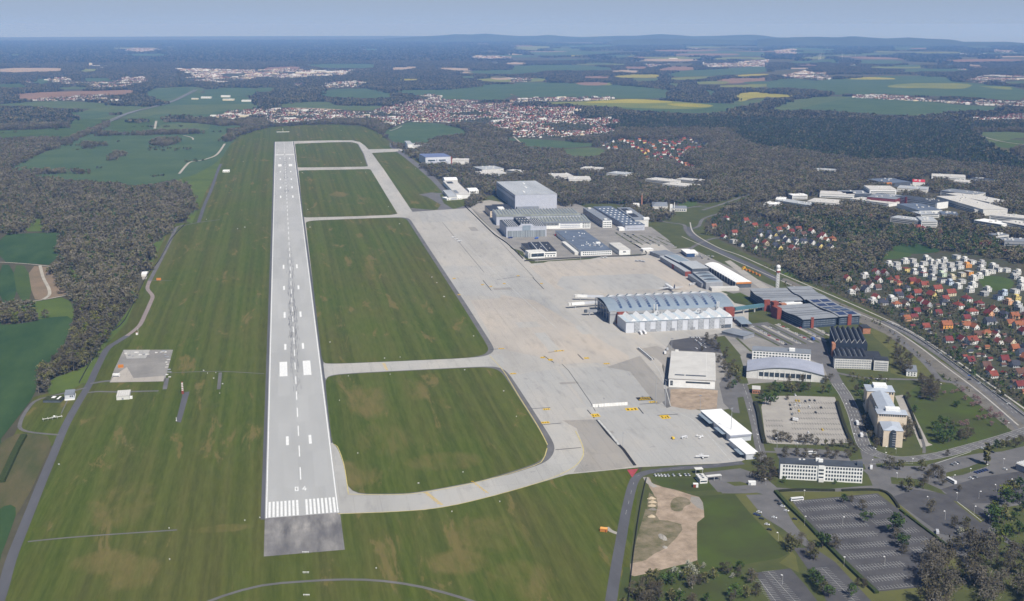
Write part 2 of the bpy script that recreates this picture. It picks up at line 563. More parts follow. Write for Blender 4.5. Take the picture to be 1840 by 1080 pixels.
for m, p in [
 (M_crop, [(-10, 425), (100, 405), (200, 415), (450, 412), (700, 395), (900, 382), (1300, 392), (1360, 430), (1500, 440), (1845, 470), (1845, 560), (1700, 560), (1500, 540), (1100, 528), (900, 522), (600, 518), (300, 478), (100, 470), (-10, 475)]),
 (M_stubble, [(450, 376), (700, 372), (960, 373), (1300, 386), (960, 387), (480, 385)]), (M_rape, [(550, 406), (700, 393), (880, 400), (922, 406), (900, 413), (620, 412)]),
 (M_rape_b, [(830, 464), (950, 441), (1290, 437), (1480, 446), (1440, 470), (1390, 481), (1150, 474), (960, 474)]), (M_rape_b, [(1500, 459), (1740, 463), (1765, 488), (1650, 478), (1560, 468)]),
 (M_crop, [(-10, 622), (90, 600), (160, 575), (300, 540), (450, 533), (640, 536), (1000, 546), (1300, 590), (1500, 600), (1690, 610), (1600, 640), (1300, 640), (1100, 662), (900, 668), (650, 650), (300, 625), (100, 635)]),
 (M_crop_b, [(-10, 612), (60, 600), (170, 560), (400, 535), (630, 538), (500, 560), (360, 590), (200, 625), (60, 630)]),
 (M_crop_b, [(920, 664), (1000, 626), (1200, 624), (1380, 631), (1200, 662), (1080, 674)]), (M_rape, [(-10, 514), (100, 516), (230, 526), (140, 539), (-10, 541)]),
 (M_tan, [(440, 240), (520, 230), (610, 229), (640, 240), (560, 249)]), (M_soil, [(560, 252), (720, 246), (1100, 266), (900, 268), (700, 266)]), (M_stubble, [(960, 282), (1100, 285), (1270, 295), (1200, 305), (990, 300)]),
 (M_crop, [(640, 274), (800, 268), (950, 275), (975, 300), (640, 297)]), (M_tan, [(730, 225), (830, 226), (820, 235), (740, 235)]), (M_tan, [(1420, 303), (1540, 305), (1530, 314), (1430, 312)]),
 (M_crop_b, [(1500, 802), (1560, 790), (1660, 786), (1845, 790), (1845, 832), (1760, 835), (1690, 868), (1590, 870)]),
 (M_stubble, [(1480, 815), (1530, 845), (1600, 880), (1690, 885), (1845, 985), (1845, 1010), (1680, 930), (1570, 888)]),
 (M_crop, [(130, 285), (300, 275), (450, 265), (560, 268), (430, 285), (200, 298)]), (M_crop, [(60, 215), (300, 205), (520, 210), (420, 222), (120, 225)]), (M_stubble, [(0, 135), (70, 138), (60, 150), (0, 152)]),
 (M_tan, [(530, 150), (610, 150), (600, 160), (540, 160)]), (M_crop, [(100, 180), (330, 185), (520, 195), (400, 203), (150, 200)]), (M_crop, [(1200, 340), (1420, 335), (1500, 345), (1300, 355)]),
]:
 field(m, ZD(p))
# thin strips of farmland on the last kilometres before the skyline
rs = random.Random(5)
for i in range(210):
 u = rs.uniform(-60, 1880) if i < 70 else rs.uniform(820, 1880)
 v = rs.uniform(76, 112) if i < 70 else rs.uniform(74, 168)
 v += max(0, (u - 1300) / 540 * 8)
 if u < 800 and v > 100 or CLS[min(int(v), 1079), max(0, min(1839, int(u + 20)))] != 0:
  continue
 l, t = rs.uniform(25, 150), rs.uniform(0.6, 2.0) * (v - 50) / 30
 m = rs.choice([M_crop, M_crop, M_crop_b, M_stubble, M_tan, M_rape_b, M_soil])
 if u < 750 and rs.random() < .5:
  continue
 field(m, [(u, v), (u + l * .5, v - t * .4), (u + l, v + rs.uniform(-.5, .5)), (u + l * .8, v + t), (u + l * .2, v + t * .9)])
for m, p in [
 (M_crop_b, [(0, 588), (160, 576), (330, 566), (620, 574), (810, 590), (640, 604), (300, 600), (0, 602)]), (M_crop, [(230, 412), (345, 405), (340, 440), (250, 445)]), (M_meadow, [(0, 442), (160, 438), (210, 462), (100, 472), (0, 470)]), (M_crop, [(575, 402), (800, 400), (830, 428), (620, 432)]),
 (M_crop_b, [(620, 622), (800, 606), (1000, 600), (1150, 618), (1100, 680), (900, 690), (700, 700), (560, 690)]), (M_crop, [(1000, 500), (1280, 470), (1390, 475), (1280, 540), (1100, 560), (1060, 530)]), (M_crop, [(1460, 480), (1840, 468), (1845, 525), (1700, 530), (1480, 520)]), (M_crop_b, [(1200, 600), (1500, 595), (1700, 590), (1845, 588), (1845, 620), (1640, 640), (1400, 645), (1250, 625)]),
 (M_meadow, [(0, 660), (200, 650), (480, 640), (640, 660), (520, 690), (200, 700), (0, 690)]), (M_crop, [(1120, 685), (1300, 665), (1480, 660), (1530, 690), (1300, 700), (1150, 705)]), (M_crop_b, [(380, 470), (560, 462), (700, 470), (600, 482), (420, 486)]),
]:
 field(m, ZA(p), "meadow_ground")
# --- meadows between the motorway and the airfield
field(M_crop, [(60, 282), (110, 262), (180, 232), (255, 200), (330, 175), (352, 166), (450, 170), (470, 200), (440, 215), (430, 245), (412, 262), (395, 290), (330, 325), (200, 330), (60, 318), (14, 304)], "meadow_ground")
field(M_meadow, [(0, 226), (60, 224), (110, 224), (160, 205), (235, 200), (170, 228), (95, 258), (70, 266), (0, 252)], "meadow_ground")
for m, p in [
 (M_crop_b, [(640, 640), (860, 610), (1200, 605), (1520, 600), (1560, 640), (1500, 665), (1150, 665), (900, 650)]), (M_meadow, [(760, 720), (900, 690), (1100, 680), (1120, 700), (1060, 790), (800, 785)]),
 (M_crop_b, [(1130, 745), (1250, 725), (1490, 730), (1520, 745), (1490, 780), (1230, 795), (1110, 775)]), (M_meadow, [(400, 830), (560, 800), (660, 740), (740, 690), (500, 790), (330, 850)]),
 (M_crop, [(80, 1060), (260, 950), (520, 880), (800, 870), (1070, 870), (1060, 900), (800, 930), (500, 1000), (420, 1060), (100, 1075)]),
 (M_crop_b, [(720, 1070), (900, 1010), (1010, 980), (1300, 880), (1560, 870), (1610, 870), (1500, 960), (1340, 1010), (1290, 1070)]),
 (M_tan, [(815, 910), (860, 904), (1030, 902), (1030, 910), (900, 915)]), (M_meadow, [(0, 770), (150, 762), (420, 755), (560, 760), (420, 800), (300, 820), (0, 800)]),
 (M_crop_b, [(160, 600), (400, 592), (640, 590), (860, 600), (800, 625), (420, 620)]), (M_crop, [(500, 650), (800, 628), (860, 650), (740, 690), (540, 700)]),
]:
 field(m, ZA(p), "meadow_ground")
for p in [[(1140, 690), (1300, 668), (1500, 680), (1840, 690), (1840, 740), (1600, 745), (1400, 725), (1200, 715)], [(900, 700), (980, 688), (1060, 705), (1040, 722), (930, 720)], [(780, 660), (830, 640), (900, 650), (870, 670)],
     [(650, 800), (720, 785), (940, 790), (1150, 775), (1440, 775), (1460, 800), (1200, 810), (700, 818)], [(1080, 880), (1110, 835), (1280, 835), (1290, 870), (1180, 892)], [(790, 970), (810, 935), (890, 935), (900, 965)],
     [(945, 1010), (970, 985), (1000, 1000), (985, 1015)], [(1100, 1028), (1120, 1015), (1260, 1018), (1250, 1032)], [(430, 945), (470, 920), (540, 918), (520, 940)], [(590, 925), (610, 895), (640, 905), (630, 930)], [(650, 895), (665, 870), (690, 880), (680, 905)],
     [(750, 1040), (790, 990), (830, 985), (800, 1020)], [(1600, 850), (1660, 765), (1720, 770), (1700, 830), (1640, 870)], [(0, 840), (200, 820), (420, 830), (430, 870), (250, 930), (60, 1060), (0, 1080)], [(0, 1060), (60, 1060), (600, 1060), (680, 1040), (690, 1062), (640, 1090), (0, 1090)], [(0, 610), (200, 620), (480, 650), (530, 690), (400, 705), (0, 705)],
     [(0, 705), (300, 715), (480, 740), (480, 760), (0, 780)], [(490, 880), (600, 860), (800, 870), (940, 880), (720, 890)], [(730, 880), (1100, 868), (1180, 850), (1080, 860), (800, 866)]]:
 paint(ZA(p), BARE)
# woods and fields west of the airfield, nearer
for m, p in [
 (M_crop, [(600, 62), (720, 12), (900, 5), (1330, 2), (1285, 30), (1212, 90), (1168, 62), (1172, 120), (895, 138), (850, 85), (780, 92), (690, 62)]),
 (M_crop_near, [(-5, 487), (200, 478), (430, 470), (442, 500), (402, 708), (200, 695), (-5, 688)]), (M_meadow_b, [(152, 465), (250, 365), (330, 365), (330, 410), (345, 465)]),
 (M_meadow_b, [(598, 480), (660, 480), (690, 540), (598, 560)]), (M_meadow_b, [(780, 490), (870, 520), (850, 545), (790, 540)]), (M_meadow_b, [(460, 720), (520, 726), (590, 808), (545, 816), (490, 790)]),
 (M_crop_near, [(-5, 702), (90, 706), (130, 960), (-5, 992)]), (M_meadow, [(90, 706), (200, 712), (236, 952), (130, 966)]), (M_soil_near, [(198, 712), (388, 722), (402, 775), (470, 895), (482, 920), (300, 958), (236, 952)]),
 (M_meadow_b, [(-5, 998), (300, 962), (490, 932), (545, 1065), (560, 1110), (300, 1100), (-5, 1060)]),
]:
 field(m, ZE(p), "meadow_ground" if m is not M_crop_near and m is not M_soil_near else "field")
for m, p in [
 (M_crop_near, [(-60, 60), (200, 45), (330, 5), (535, -10), (505, 130), (440, 222), (392, 290), (312, 360), (262, 480), (250, 560), (130, 720), (-60, 960)]),
 (M_meadow_b, [(335, 562), (358, 450), (440, 420), (590, 368), (650, 335), (640, 420), (570, 500), (430, 545)]),
 (M_stubble, [(-60, 960), (90, 845), (200, 835), (390, 862), (300, 1080), (200, 1300), (-60, 1700)]),
]:
 field(m, ZI(p), "meadow_ground" if m is M_meadow_b else "field", r=1)
field(M_crop_near, ZM([(-60, 460), (60, 380), (130, 420), (60, 620), (-10, 800), (-60, 900)]), "field")
for p in [[(100, 715), (125, 712), (178, 850), (170, 878), (150, 865)], [(0, 905), (45, 900), (55, 950), (0, 955)], [(0, 1005), (300, 1035), (480, 1040), (480, 1090), (0, 1090)], [(290, 500), (320, 478), (350, 510), (300, 525)]]:
 paint(ZE(p), BARE)
# --- towns and villages (gardens between the houses)
TOWNS = []
for z, polys in [
 (ZA, [[(160, 432), (200, 420), (232, 424), (222, 440)], [(340, 412), (370, 400), (450, 395), (550, 418), (545, 450), (450, 445), (360, 440)], [(560, 440), (650, 432), (800, 430), (850, 402), (1050, 394), (1100, 420), (900, 462), (700, 468)],
     [(180, 565), (340, 548), (520, 540), (600, 525), (860, 525), (760, 550), (620, 562), (280, 572)], [(1210, 326), (1300, 330), (1460, 335), (1840, 344), (1840, 405), (1600, 432), (1230, 410), (1400, 392), (1300, 350)],
     [(1540, 682), (1650, 642), (1840, 630), (1840, 668), (1660, 700)], [(680, 575), (760, 560), (880, 545), (880, 560), (720, 580)], [(850, 195), (1000, 185), (1180, 195), (1000, 215)]]),
 (ZB, [[(0, 342), (260, 334), (460, 345), (700, 345), (640, 380), (200, 402), (0, 396)], [(240, 442), (310, 412), (390, 440), (300, 456)], [(465, 442), (600, 428), (800, 420), (792, 450), (650, 476), (510, 486)], [(1540, 250), (1620, 240), (1840, 246), (1840, 260), (1600, 262)],
     [(-10, 628), (200, 622), (440, 632), (800, 655), (960, 602), (1150, 562), (1400, 560), (1600, 568), (1845, 582), (1845, 770), (1720, 762), (1640, 722), (1320, 722), (1080, 718), (1000, 742), (900, 732), (850, 690), (560, 690), (250, 722), (110, 730), (-10, 655)],
     [(1140, 540), (1260, 520), (1340, 540), (1300, 560)], [(990, 190), (1060, 176), (1050, 195)], [(690, 200), (760, 192), (810, 200)]]),
 (ZC, [[(-10, 605), (200, 608), (540, 615), (420, 650), (520, 700), (690, 690), (840, 722), (640, 742), (780, 790), (520, 812), (340, 836), (60, 830), (-10, 815)], [(605, 872), (700, 850), (900, 833), (1040, 852), (1280, 828), (1435, 890), (1260, 912), (1240, 980), (1310, 1040), (1250, 1042), (1100, 990), (940, 985), (850, 912), (700, 912)],
     [(-10, 560), (180, 547), (740, 540), (700, 560), (300, 568), (-10, 576)], [(-10, 402), (150, 405), (130, 430), (-10, 432)], [(920, 302), (1150, 300), (1000, 322)], [(1330, 302), (1840, 272), (1840, 318), (1400, 322)]]),
 (ZD, [[(85, 388), (160, 372), (240, 350), (430, 354), (452, 410), (330, 422), (180, 402)], [(610, 532), (800, 522), (1000, 535), (1380, 562), (1840, 572), (1840, 604), (1500, 596), (1200, 574), (620, 545)], [(1435, 702), (1560, 672), (1845, 655), (1845, 705), (1600, 706)],
     [(1365, 425), (1500, 385), (1640, 370), (1845, 390), (1845, 412), (1520, 436)], [(50, 202), (200, 190), (210, 228), (60, 226)], [(720, 145), (830, 150), (830, 166), (740, 165)], [(560, 302), (640, 300), (680, 306), (600, 312)], [(1580, 195), (1780, 205), (1780, 222), (1620, 215)], [(1360, 340), (1420, 335), (1420, 350)]]),
]:
 for p in polys:
  q = z(p)
  TOWNS.append(q)
  field(M_garden, q, "village_ground", TOWN)
field(M_garden, [(1268, 398), (1300, 382), (1340, 380), (1400, 402), (1470, 415), (1535, 432), (1525, 448), (1440, 445), (1400, 470), (1340, 448), (1300, 430)], "village_ground", BUILT)
field(M_garden, [(1478, 505), (1520, 492), (1585, 468), (1700, 452), (1760, 458), (1850, 480), (1850, 740), (1760, 690), (1660, 610), (1560, 545)], "village_ground", BUILT)
# open glades among the eastern woods
for m, p in [(M_meadow, [(1780, 255), (1838, 250), (1842, 262), (1800, 268)]), (M_crop_near, [(1588, 437), (1600, 430), (1660, 440), (1700, 452), (1640, 458), (1600, 450)]), (M_meadow, [(1215, 372), (1225, 362), (1254, 360), (1250, 370), (1232, 373)]), (M_crop_b, [(1755, 238), (1800, 236), (1850, 240), (1850, 248), (1790, 250)]),
     (M_meadow, [(1575, 452), (1600, 450), (1650, 458), (1600, 468), (1560, 462)]), (M_meadow_b, [(1395, 478), (1425, 488), (1440, 500), (1410, 498)]), (M_meadow, [(1755, 498), (1790, 495), (1825, 505), (1815, 522), (1770, 522)])]:
 field(m, p, "meadow_ground")
paint([(-5, 790), (60, 712), (150, 692), (172, 684), (110, 795), (40, 965), (-5, 1079)], OPEN)
# which woods are pine
paint(ZD([(-200, 700), (200, 680), (900, 690), (1400, 720), (1500, 830), (1600, 900), (1845, 1010), (1845, 1080), (1200, 1000), (700, 1010), (300, 950), (-100, 900), (-250, 800)]), PINE)
for p in [[(1500, 700), (1845, 690), (1845, 780), (1550, 790)]]:
 paint(ZD(p), BARE)
_mix = [(1380, 380), (1480, 395), (1560, 400), (1680, 395), (1720, 420), (1840, 430), (1840, 470), (1700, 450), (1600, 440), (1530, 430), (1450, 410)]
CLS[(np.indices(CLS.shape)[0] > 160) & (np.indices(CLS.shape)[0] < 235) & (CLS == BARE) & (np.indices(CLS.shape)[1] > 1050)] = PINE
paint(_mix, MIXED)
# ================================================================== airfield
def grass_material():
 t = NT("airfield_grass")
 mow = t.noise(0.105, 0.0011, 2, 0.5)
 mow2 = t.noise(0.045, 0.0009, 2, 0.5, (7, 2, 0))
 big = t.noise(0.006, 0.003, 5, 0.6, (3, 1, 0))
 dry = t.noise(0.035, 0.0075, 7, 0.68, (9.3, 4.1, 0), 0.5)
 fine = t.noise(0.30, 0.03, 5, 0.72)
 g = t.ramp(mow, (0.40, (0.054, 0.072, 0.008)), (0.50, (0.084, 0.104, 0.012)), (0.60, (0.128, 0.140, 0.028)))
 g2 = t.ramp(mow2, (0.40, (0.078, 0.072, 0.020)), (0.56, (0.054, 0.085, 0.008)))
 b = t.ramp(big, (0.36, (0.112, 0.098, 0.030)), (0.58, (0.070, 0.104, 0.010)))
 c = t.mix(0.36, t.mix(0.38, g, g2), b)
 c = t.mix(t.ramp(dry, (0.54, 0.0), (0.68, 0.5)), c, (0.145, 0.120, 0.040))
 for (u, v, rx, ry) in [(660, 720, 26, 75), (690, 790, 34, 60), (640, 850, 26, 40), (800, 830, 45, 30), (745, 700, 18, 50), (240, 1030, 26, 34), (400, 950, 32, 10), (190, 1010, 30, 25), (880, 960, 34, 45), (830, 1010, 30, 26), (660, 480, 14, 130), (665, 360, 24, 70), (610, 350, 30, 50), (930, 1040, 30, 40), (225, 905, 36, 60)]:
  x, y = G(u, v)
  mp = t.n.nodes.new("ShaderNodeMapping")
  mp.vector_type = 'TEXTURE'
  mp.inputs["Location"].default_value = (x, y, 0.3)
  mp.inputs["Scale"].default_value = (rx, ry, 50)
  t.n.links.new(t.pos, mp.inputs[0])
  gr = t.n.nodes.new("ShaderNodeTexGradient")
  gr.gradient_type = 'SPHERICAL'
  t.n.links.new(mp.outputs[0], gr.inputs[0])
  ad = t.n.nodes.new("ShaderNodeMath")
  ad.operation = 'ADD'
  t.n.links.new(gr.outputs["Fac"], ad.inputs[0])
  t.n.links.new(dry, ad.inputs[1])
  mu = t.n.nodes.new("ShaderNodeMath")
  mu.operation = 'MULTIPLY'
  t.n.links.new(t.ramp(ad.outputs[0], (0.60, 0.0), (0.90, 0.85)), mu.inputs[0])
  t.n.links.new(t.ramp(dry, (0.40, 0.12), (0.58, 1.0)), mu.inputs[1])
  c = t.mix(mu.outputs[0], c, (0.172, 0.138, 0.046))
 c = t.mix(0.22, c, t.ramp(fine, (0.3, (0.02, 0.03, 0.005)), (0.7, (0.16, 0.17, 0.06))))
 return t.done(c)
def concrete_material(name, base, bw, bh, amount=0.12):
 t = NT(name, 0.85)
 br = t.brick(bw, bh, 0.35, tuple(c * (1 - amount) for c in base), tuple(c * (1 + amount) for c in base), tuple(c * 0.72 for c in base))
 n1 = t.noise(0.012, 0.004, 5, 0.6)
 n2 = t.noise(0.09, 0.02, 4, 0.6, (4, 2, 0))
 c = t.mix(0.62, br.outputs[0], t.ramp(n1, (0.34, tuple(c * 0.80 for c in base)), (0.5, base), (0.66, (base[0] * 1.16, base[1] * 1.10, base[2] * 1.03))))
 c = t.mix(t.ramp(n2, (0.54, 0.0), (0.72, 0.5)), c, tuple(x * 0.66 for x in base))
 n3 = t.noise(0.16, 0.0022, 4, 0.7, (1, 8, 0))
 c = t.mix(t.ramp(n3, (0.55, 0.0), (0.72, 0.35)), c, tuple(x * 0.70 for x in base))
 n4 = t.noise(0.05, 0.05, 3, 0.7, (11, 8, 0))
 c = t.mix(t.ramp(n4, (0.66, 0.0), (0.72, 0.5)), c, tuple(x * 0.60 for x in base))
 return t.done(c)
def runway_material():
 t = NT("runway_concrete", 0.8)
 base = (0.41, 0.41, 0.40)
 br = t.brick(14.0, 90.0, 0.12, tuple(c * 0.90 for c in base), tuple(c * 1.07 for c in base), tuple(c * 0.86 for c in base), off=0.37)
 n = t.noise(0.02, 0.004, 5, 0.6)
 c = t.mix(0.5, br.outputs[0], t.ramp(n, (0.35, tuple(c * 0.87 for c in base)), (0.65, tuple(c * 1.1 for c in base))))
 return t.done(c)
def stopway_material():
 t = NT("stopway_asphalt", 0.85)
 a = t.noise(0.05, 0.012, 6, 0.62)
 b = t.noise(0.012, 0.03, 4, 0.6, (5, 0, 0))
 c = t.ramp(a, (0.38, (0.13, 0.125, 0.125)), (0.50, (0.235, 0.225, 0.215)), (0.62, (0.36, 0.34, 0.315)))
 c = t.mix(t.ramp(b, (0.48, 0.0), (0.66, 0.6)), c, (0.15, 0.145, 0.15))
 g = t.n.nodes.new("ShaderNodeSeparateXYZ")       # pale weathered by the threshold, dark at the far end
 t.n.links.new(t.pos, g.inputs[0])
 mr = t.n.nodes.new("ShaderNodeMapRange")
 mr.inputs[1].default_value, mr.inputs[2].default_value = G(543, 990)[1], G(543, 950)[1]
 t.n.links.new(g.outputs[1], mr.inputs[0])
 c = t.mix(mr.outputs[0], t.mix(0.35, c, (0.15, 0.145, 0.145)), c)
 return t.done(c)
M_grass = grass_material()
M_apron = concrete_material("apron_concrete", (0.415, 0.398, 0.368), 22.5, 120.0, 0.07)
M_apron_warm = concrete_material("apron_concrete_warm", (0.44, 0.402, 0.355), 15.0, 60.0, 0.05)
M_apron_grey = concrete_material("apron_concrete_grey", (0.395, 0.388, 0.370), 15.0, 60.0, 0.05)
M_apron_dark = concrete_material("apron_concrete_dark", (0.315, 0.300, 0.276), 15.0, 60.0, 0.07)
M_taxi = concrete_material("taxiway_concrete", (0.42, 0.41, 0.385), 23.0, 40.0, 0.05)
M_run = runway_material()
M_stop = stopway_material()
M_asph = mat("asphalt", (0.125, 0.125, 0.135), scale=0.05, col2=(0.095, 0.095, 0.10), stretch=(1, 0.2, 1), detail=6)
M_asph_dark = mat("fresh_asphalt", (0.108, 0.105, 0.106), scale=0.05, col2=(0.074, 0.072, 0.074), detail=7)
M_asph_old = mat("worn_asphalt", (0.175, 0.17, 0.168), scale=0.04, col2=(0.125, 0.122, 0.12), detail=7)
M_paint = mat("white_paint", (0.78, 0.78, 0.76), var=0.05, scale=0.3)
M_line = mat("worn_white_line", (0.50, 0.50, 0.48), var=0.1, scale=0.3)
M_yellow = mat("yellow_paint", (0.72, 0.47, 0.03), var=0.08, scale=0.3)
M_paleyellow = mat("edge_line_paint", (0.55, 0.47, 0.20), var=0.1, scale=0.3)
M_black = mat("black_paint", (0.035, 0.035, 0.037), var=0.1, scale=0.2)
M_red = mat("red_paint", (0.36, 0.07, 0.08), var=0.1, scale=0.2)
M_slab = mat("white_sign_face", (0.55, 0.55, 0.53), var=0)
AIRF = [(-40, 1110), (-10, 1075), (40, 965), (80, 860), (105, 785), (150, 700), (190, 620), (228, 580), (245, 535), (262, 495), (300, 420), (312, 402), (345, 400), (352, 372), (372, 330), (345, 300), (392, 290), (403, 262), (420, 247), (455, 236), (485, 228), (540, 225), (600, 223), (650, 226), (680, 236), (700, 255), (712, 265), (745, 285), (775, 312), (800, 345), (830, 373), (850, 400), (1120, 760), (1150, 850), (1120, 1110)]
paint(AIRF, BUILT)
sheet("grass_ground", AIRF, 0.30, M_grass)
sheet("grass_ground", [(60, 714), (100, 704), (150, 690), (172, 678), (112, 792), (100, 802), (30, 800), (24, 785)], 0.29, M_grass)
# mown strip west of the perimeter road is brighter
sheet("meadow_ground", [(255, 560), (275, 520), (283, 498), (322, 420), (335, 408), (305, 412), (275, 440), (262, 470), (262, 500), (240, 545), (205, 590), (160, 640), (140, 690), (165, 688), (200, 625), (232, 598)], 0.32, M_meadow_b)
paint([(305, 318), (338, 295), (398, 285), (390, 310), (370, 345), (352, 385), (345, 402), (335, 398), (352, 360), (340, 345), (330, 330)], BUILT)
paint([(275, 440), (305, 412), (335, 408), (283, 498), (255, 560), (200, 625), (165, 688), (140, 690), (205, 590), (262, 500)], BUILT)
sheet("meadow_ground", [(305, 318), (338, 295), (368, 290), (398, 285), (390, 310), (370, 345), (352, 385), (345, 402), (335, 398), (352, 360), (340, 345), (330, 330)], 0.32, M_meadow_b)
# --- runway, in its own frame: x across, y along
xl, xr = G(480, 925)[0], G(607, 925)[0]
RX = (xl + xr) / 2
RW = 30.0
ys = lambda v: G(543, v)[1]
Y0, Y1 = ys(927), ys(254)
LY = 0.36
def rect(name, x0, x1, y0, y1, z, m):
 mb = MB()
 mb.face([(x0, y0, z), (x1, y0, z), (x1, y1, z), (x0, y1, z)])
 o = mb.obj(name, m)
 if o.data.polygons[0].normal.z < 0:
  o.data.flip_normals()
 return tag(o, kind="structure")
rect("runway_shoulder", RX - RW - 4.6, RX - RW + 1, Y0 - 2, Y1, LY, M_asph)
rect("runway_shoulder", RX + RW - 1, RX + RW + 4.4, ys(800), Y1, LY + 0.006, M_asph)
rect("runway", RX - RW - 1.2, RX + RW + 1.2, Y0, Y1, LY + 0.04, M_run)
rect("stopway", RX - RW - 1.2, RX + RW + 1.5, ys(995), Y0, LY + 0.045, M_stop)
zm = LY + 0.085
mk = MB()
def mrect(x0, x1, y0, y1, slot=0, z=None):
 z = zm if z is None else z
 mk.face([(RX + x0, y0, z), (RX + x1, y0, z), (RX + x1, y1, z), (RX + x0, y1, z)], slot)
mrect(-30.4, -29.4, Y0, Y1)
mrect(29.4, 30.4, Y0, Y1)
yb = ys(926)
for i in range(8):
 for s in (-1, 1):
  xx = s * (3.0 + i * 3.35 + 0.95)
  mrect(xx - 0.95, xx + 0.95, yb, yb + 33)
yf = ys(276.5)
for i in range(8):
 for s in (-1, 1):
  xx = s * (3.0 + i * 3.35 + 0.95)
  mrect(xx - 0.95, xx + 0.95, yf - 34, yf)
# the number 0 4 painted before the threshold
dy0 = ys(882.5)
for (ax, ay, bx, by) in [(-5.6, 0, -2.4, 1.6), (-5.6, 8.4, -2.4, 10), (-5.6, 1.6, -4.7, 8.4), (-3.3, 1.6, -2.4, 8.4)]:
 mrect(ax, bx, dy0 + ay, dy0 + by)
mrect(1.0, 5.0, dy0 + 2.6, dy0 + 4.2)
mrect(3.1, 4.0, dy0, dy0 + 2.6)
mrect(3.1, 4.0, dy0 + 4.2, dy0 + 7.0)
mk.face([(RX + 1.0, dy0 + 4.2, zm), (RX + 2.0, dy0 + 4.2, zm), (RX + 4.0, dy0 + 10, zm), (RX + 3.0, dy0 + 10, zm)])
# centre line
pv = ys(821) - ys(862.5)
y = ys(862.5)
while y < yf - 60:
 mrect(-0.55, 0.55, y, y + 31)
 y += pv
y = yf + 30
while y < Y1 - 20:
 mrect(-0.5, 0.5, y, y + 22)
 y += 36
# touchdown zone and aiming point marks, distances read off the photograph
for vb, vt in [(799, 783), (627.5, 617), (570, 560), (520, 513), (482, 475)]:
 a, b = ys(vb), ys(vt)
 for s in (-1, 1):
  mrect(s * 11.2 - 1.4, s * 11.2 + 1.4, a, b)
a, b = ys(675), ys(649)
for s in (-1, 1):
 mrect(s * 14.0 - 4.6, s * 14.0 + 4.6, a, b)
for vb, vt in [(355, 351), (338, 334.5), (323, 320), (309, 307), (285, 283)]:
 a, b = ys(vb), ys(vt)
 for s in (-1, 1):
  mrect(s * 14.5 - 1.6, s * 14.5 + 1.6, a, b)
a, b = ys(298.5), ys(294.5)
for s in (-1, 1):
 mrect(s * 15.5 - 5, s * 15.5 + 5, a, b)
tag(mk.obj("runway_marking", M_paint), kind="structure")
# tyre rubber along the touchdown stretch, ragged streaks
mk = MB()
rs = random.Random(3)
for i in range(420):
 yy = rs.triangular(ys(720), ys(430), ys(590))
 xx = rs.choice([-1, 1]) * abs(rs.gauss(3.0, 1.6))
 l = rs.uniform(4, 34)
 mrect(xx - 0.16, xx + 0.16, yy, yy + l, 0, zm - 0.02 + rs.uniform(0, 0.012))
for i in range(130):
 yy = rs.uniform(ys(345), ys(285))
 xx = rs.choice([-1, 1]) * abs(rs.gauss(3.0, 1.8))
 mrect(xx - 0.18, xx + 0.18, yy, yy + rs.uniform(8, 40), 0, zm - 0.02 + rs.uniform(0, 0.012))
tag(mk.obj("runway_tyre_marks_surface", mat("tyre_rubber", (0.18, 0.18, 0.18), var=0.15, scale=0.3)), kind="structure")
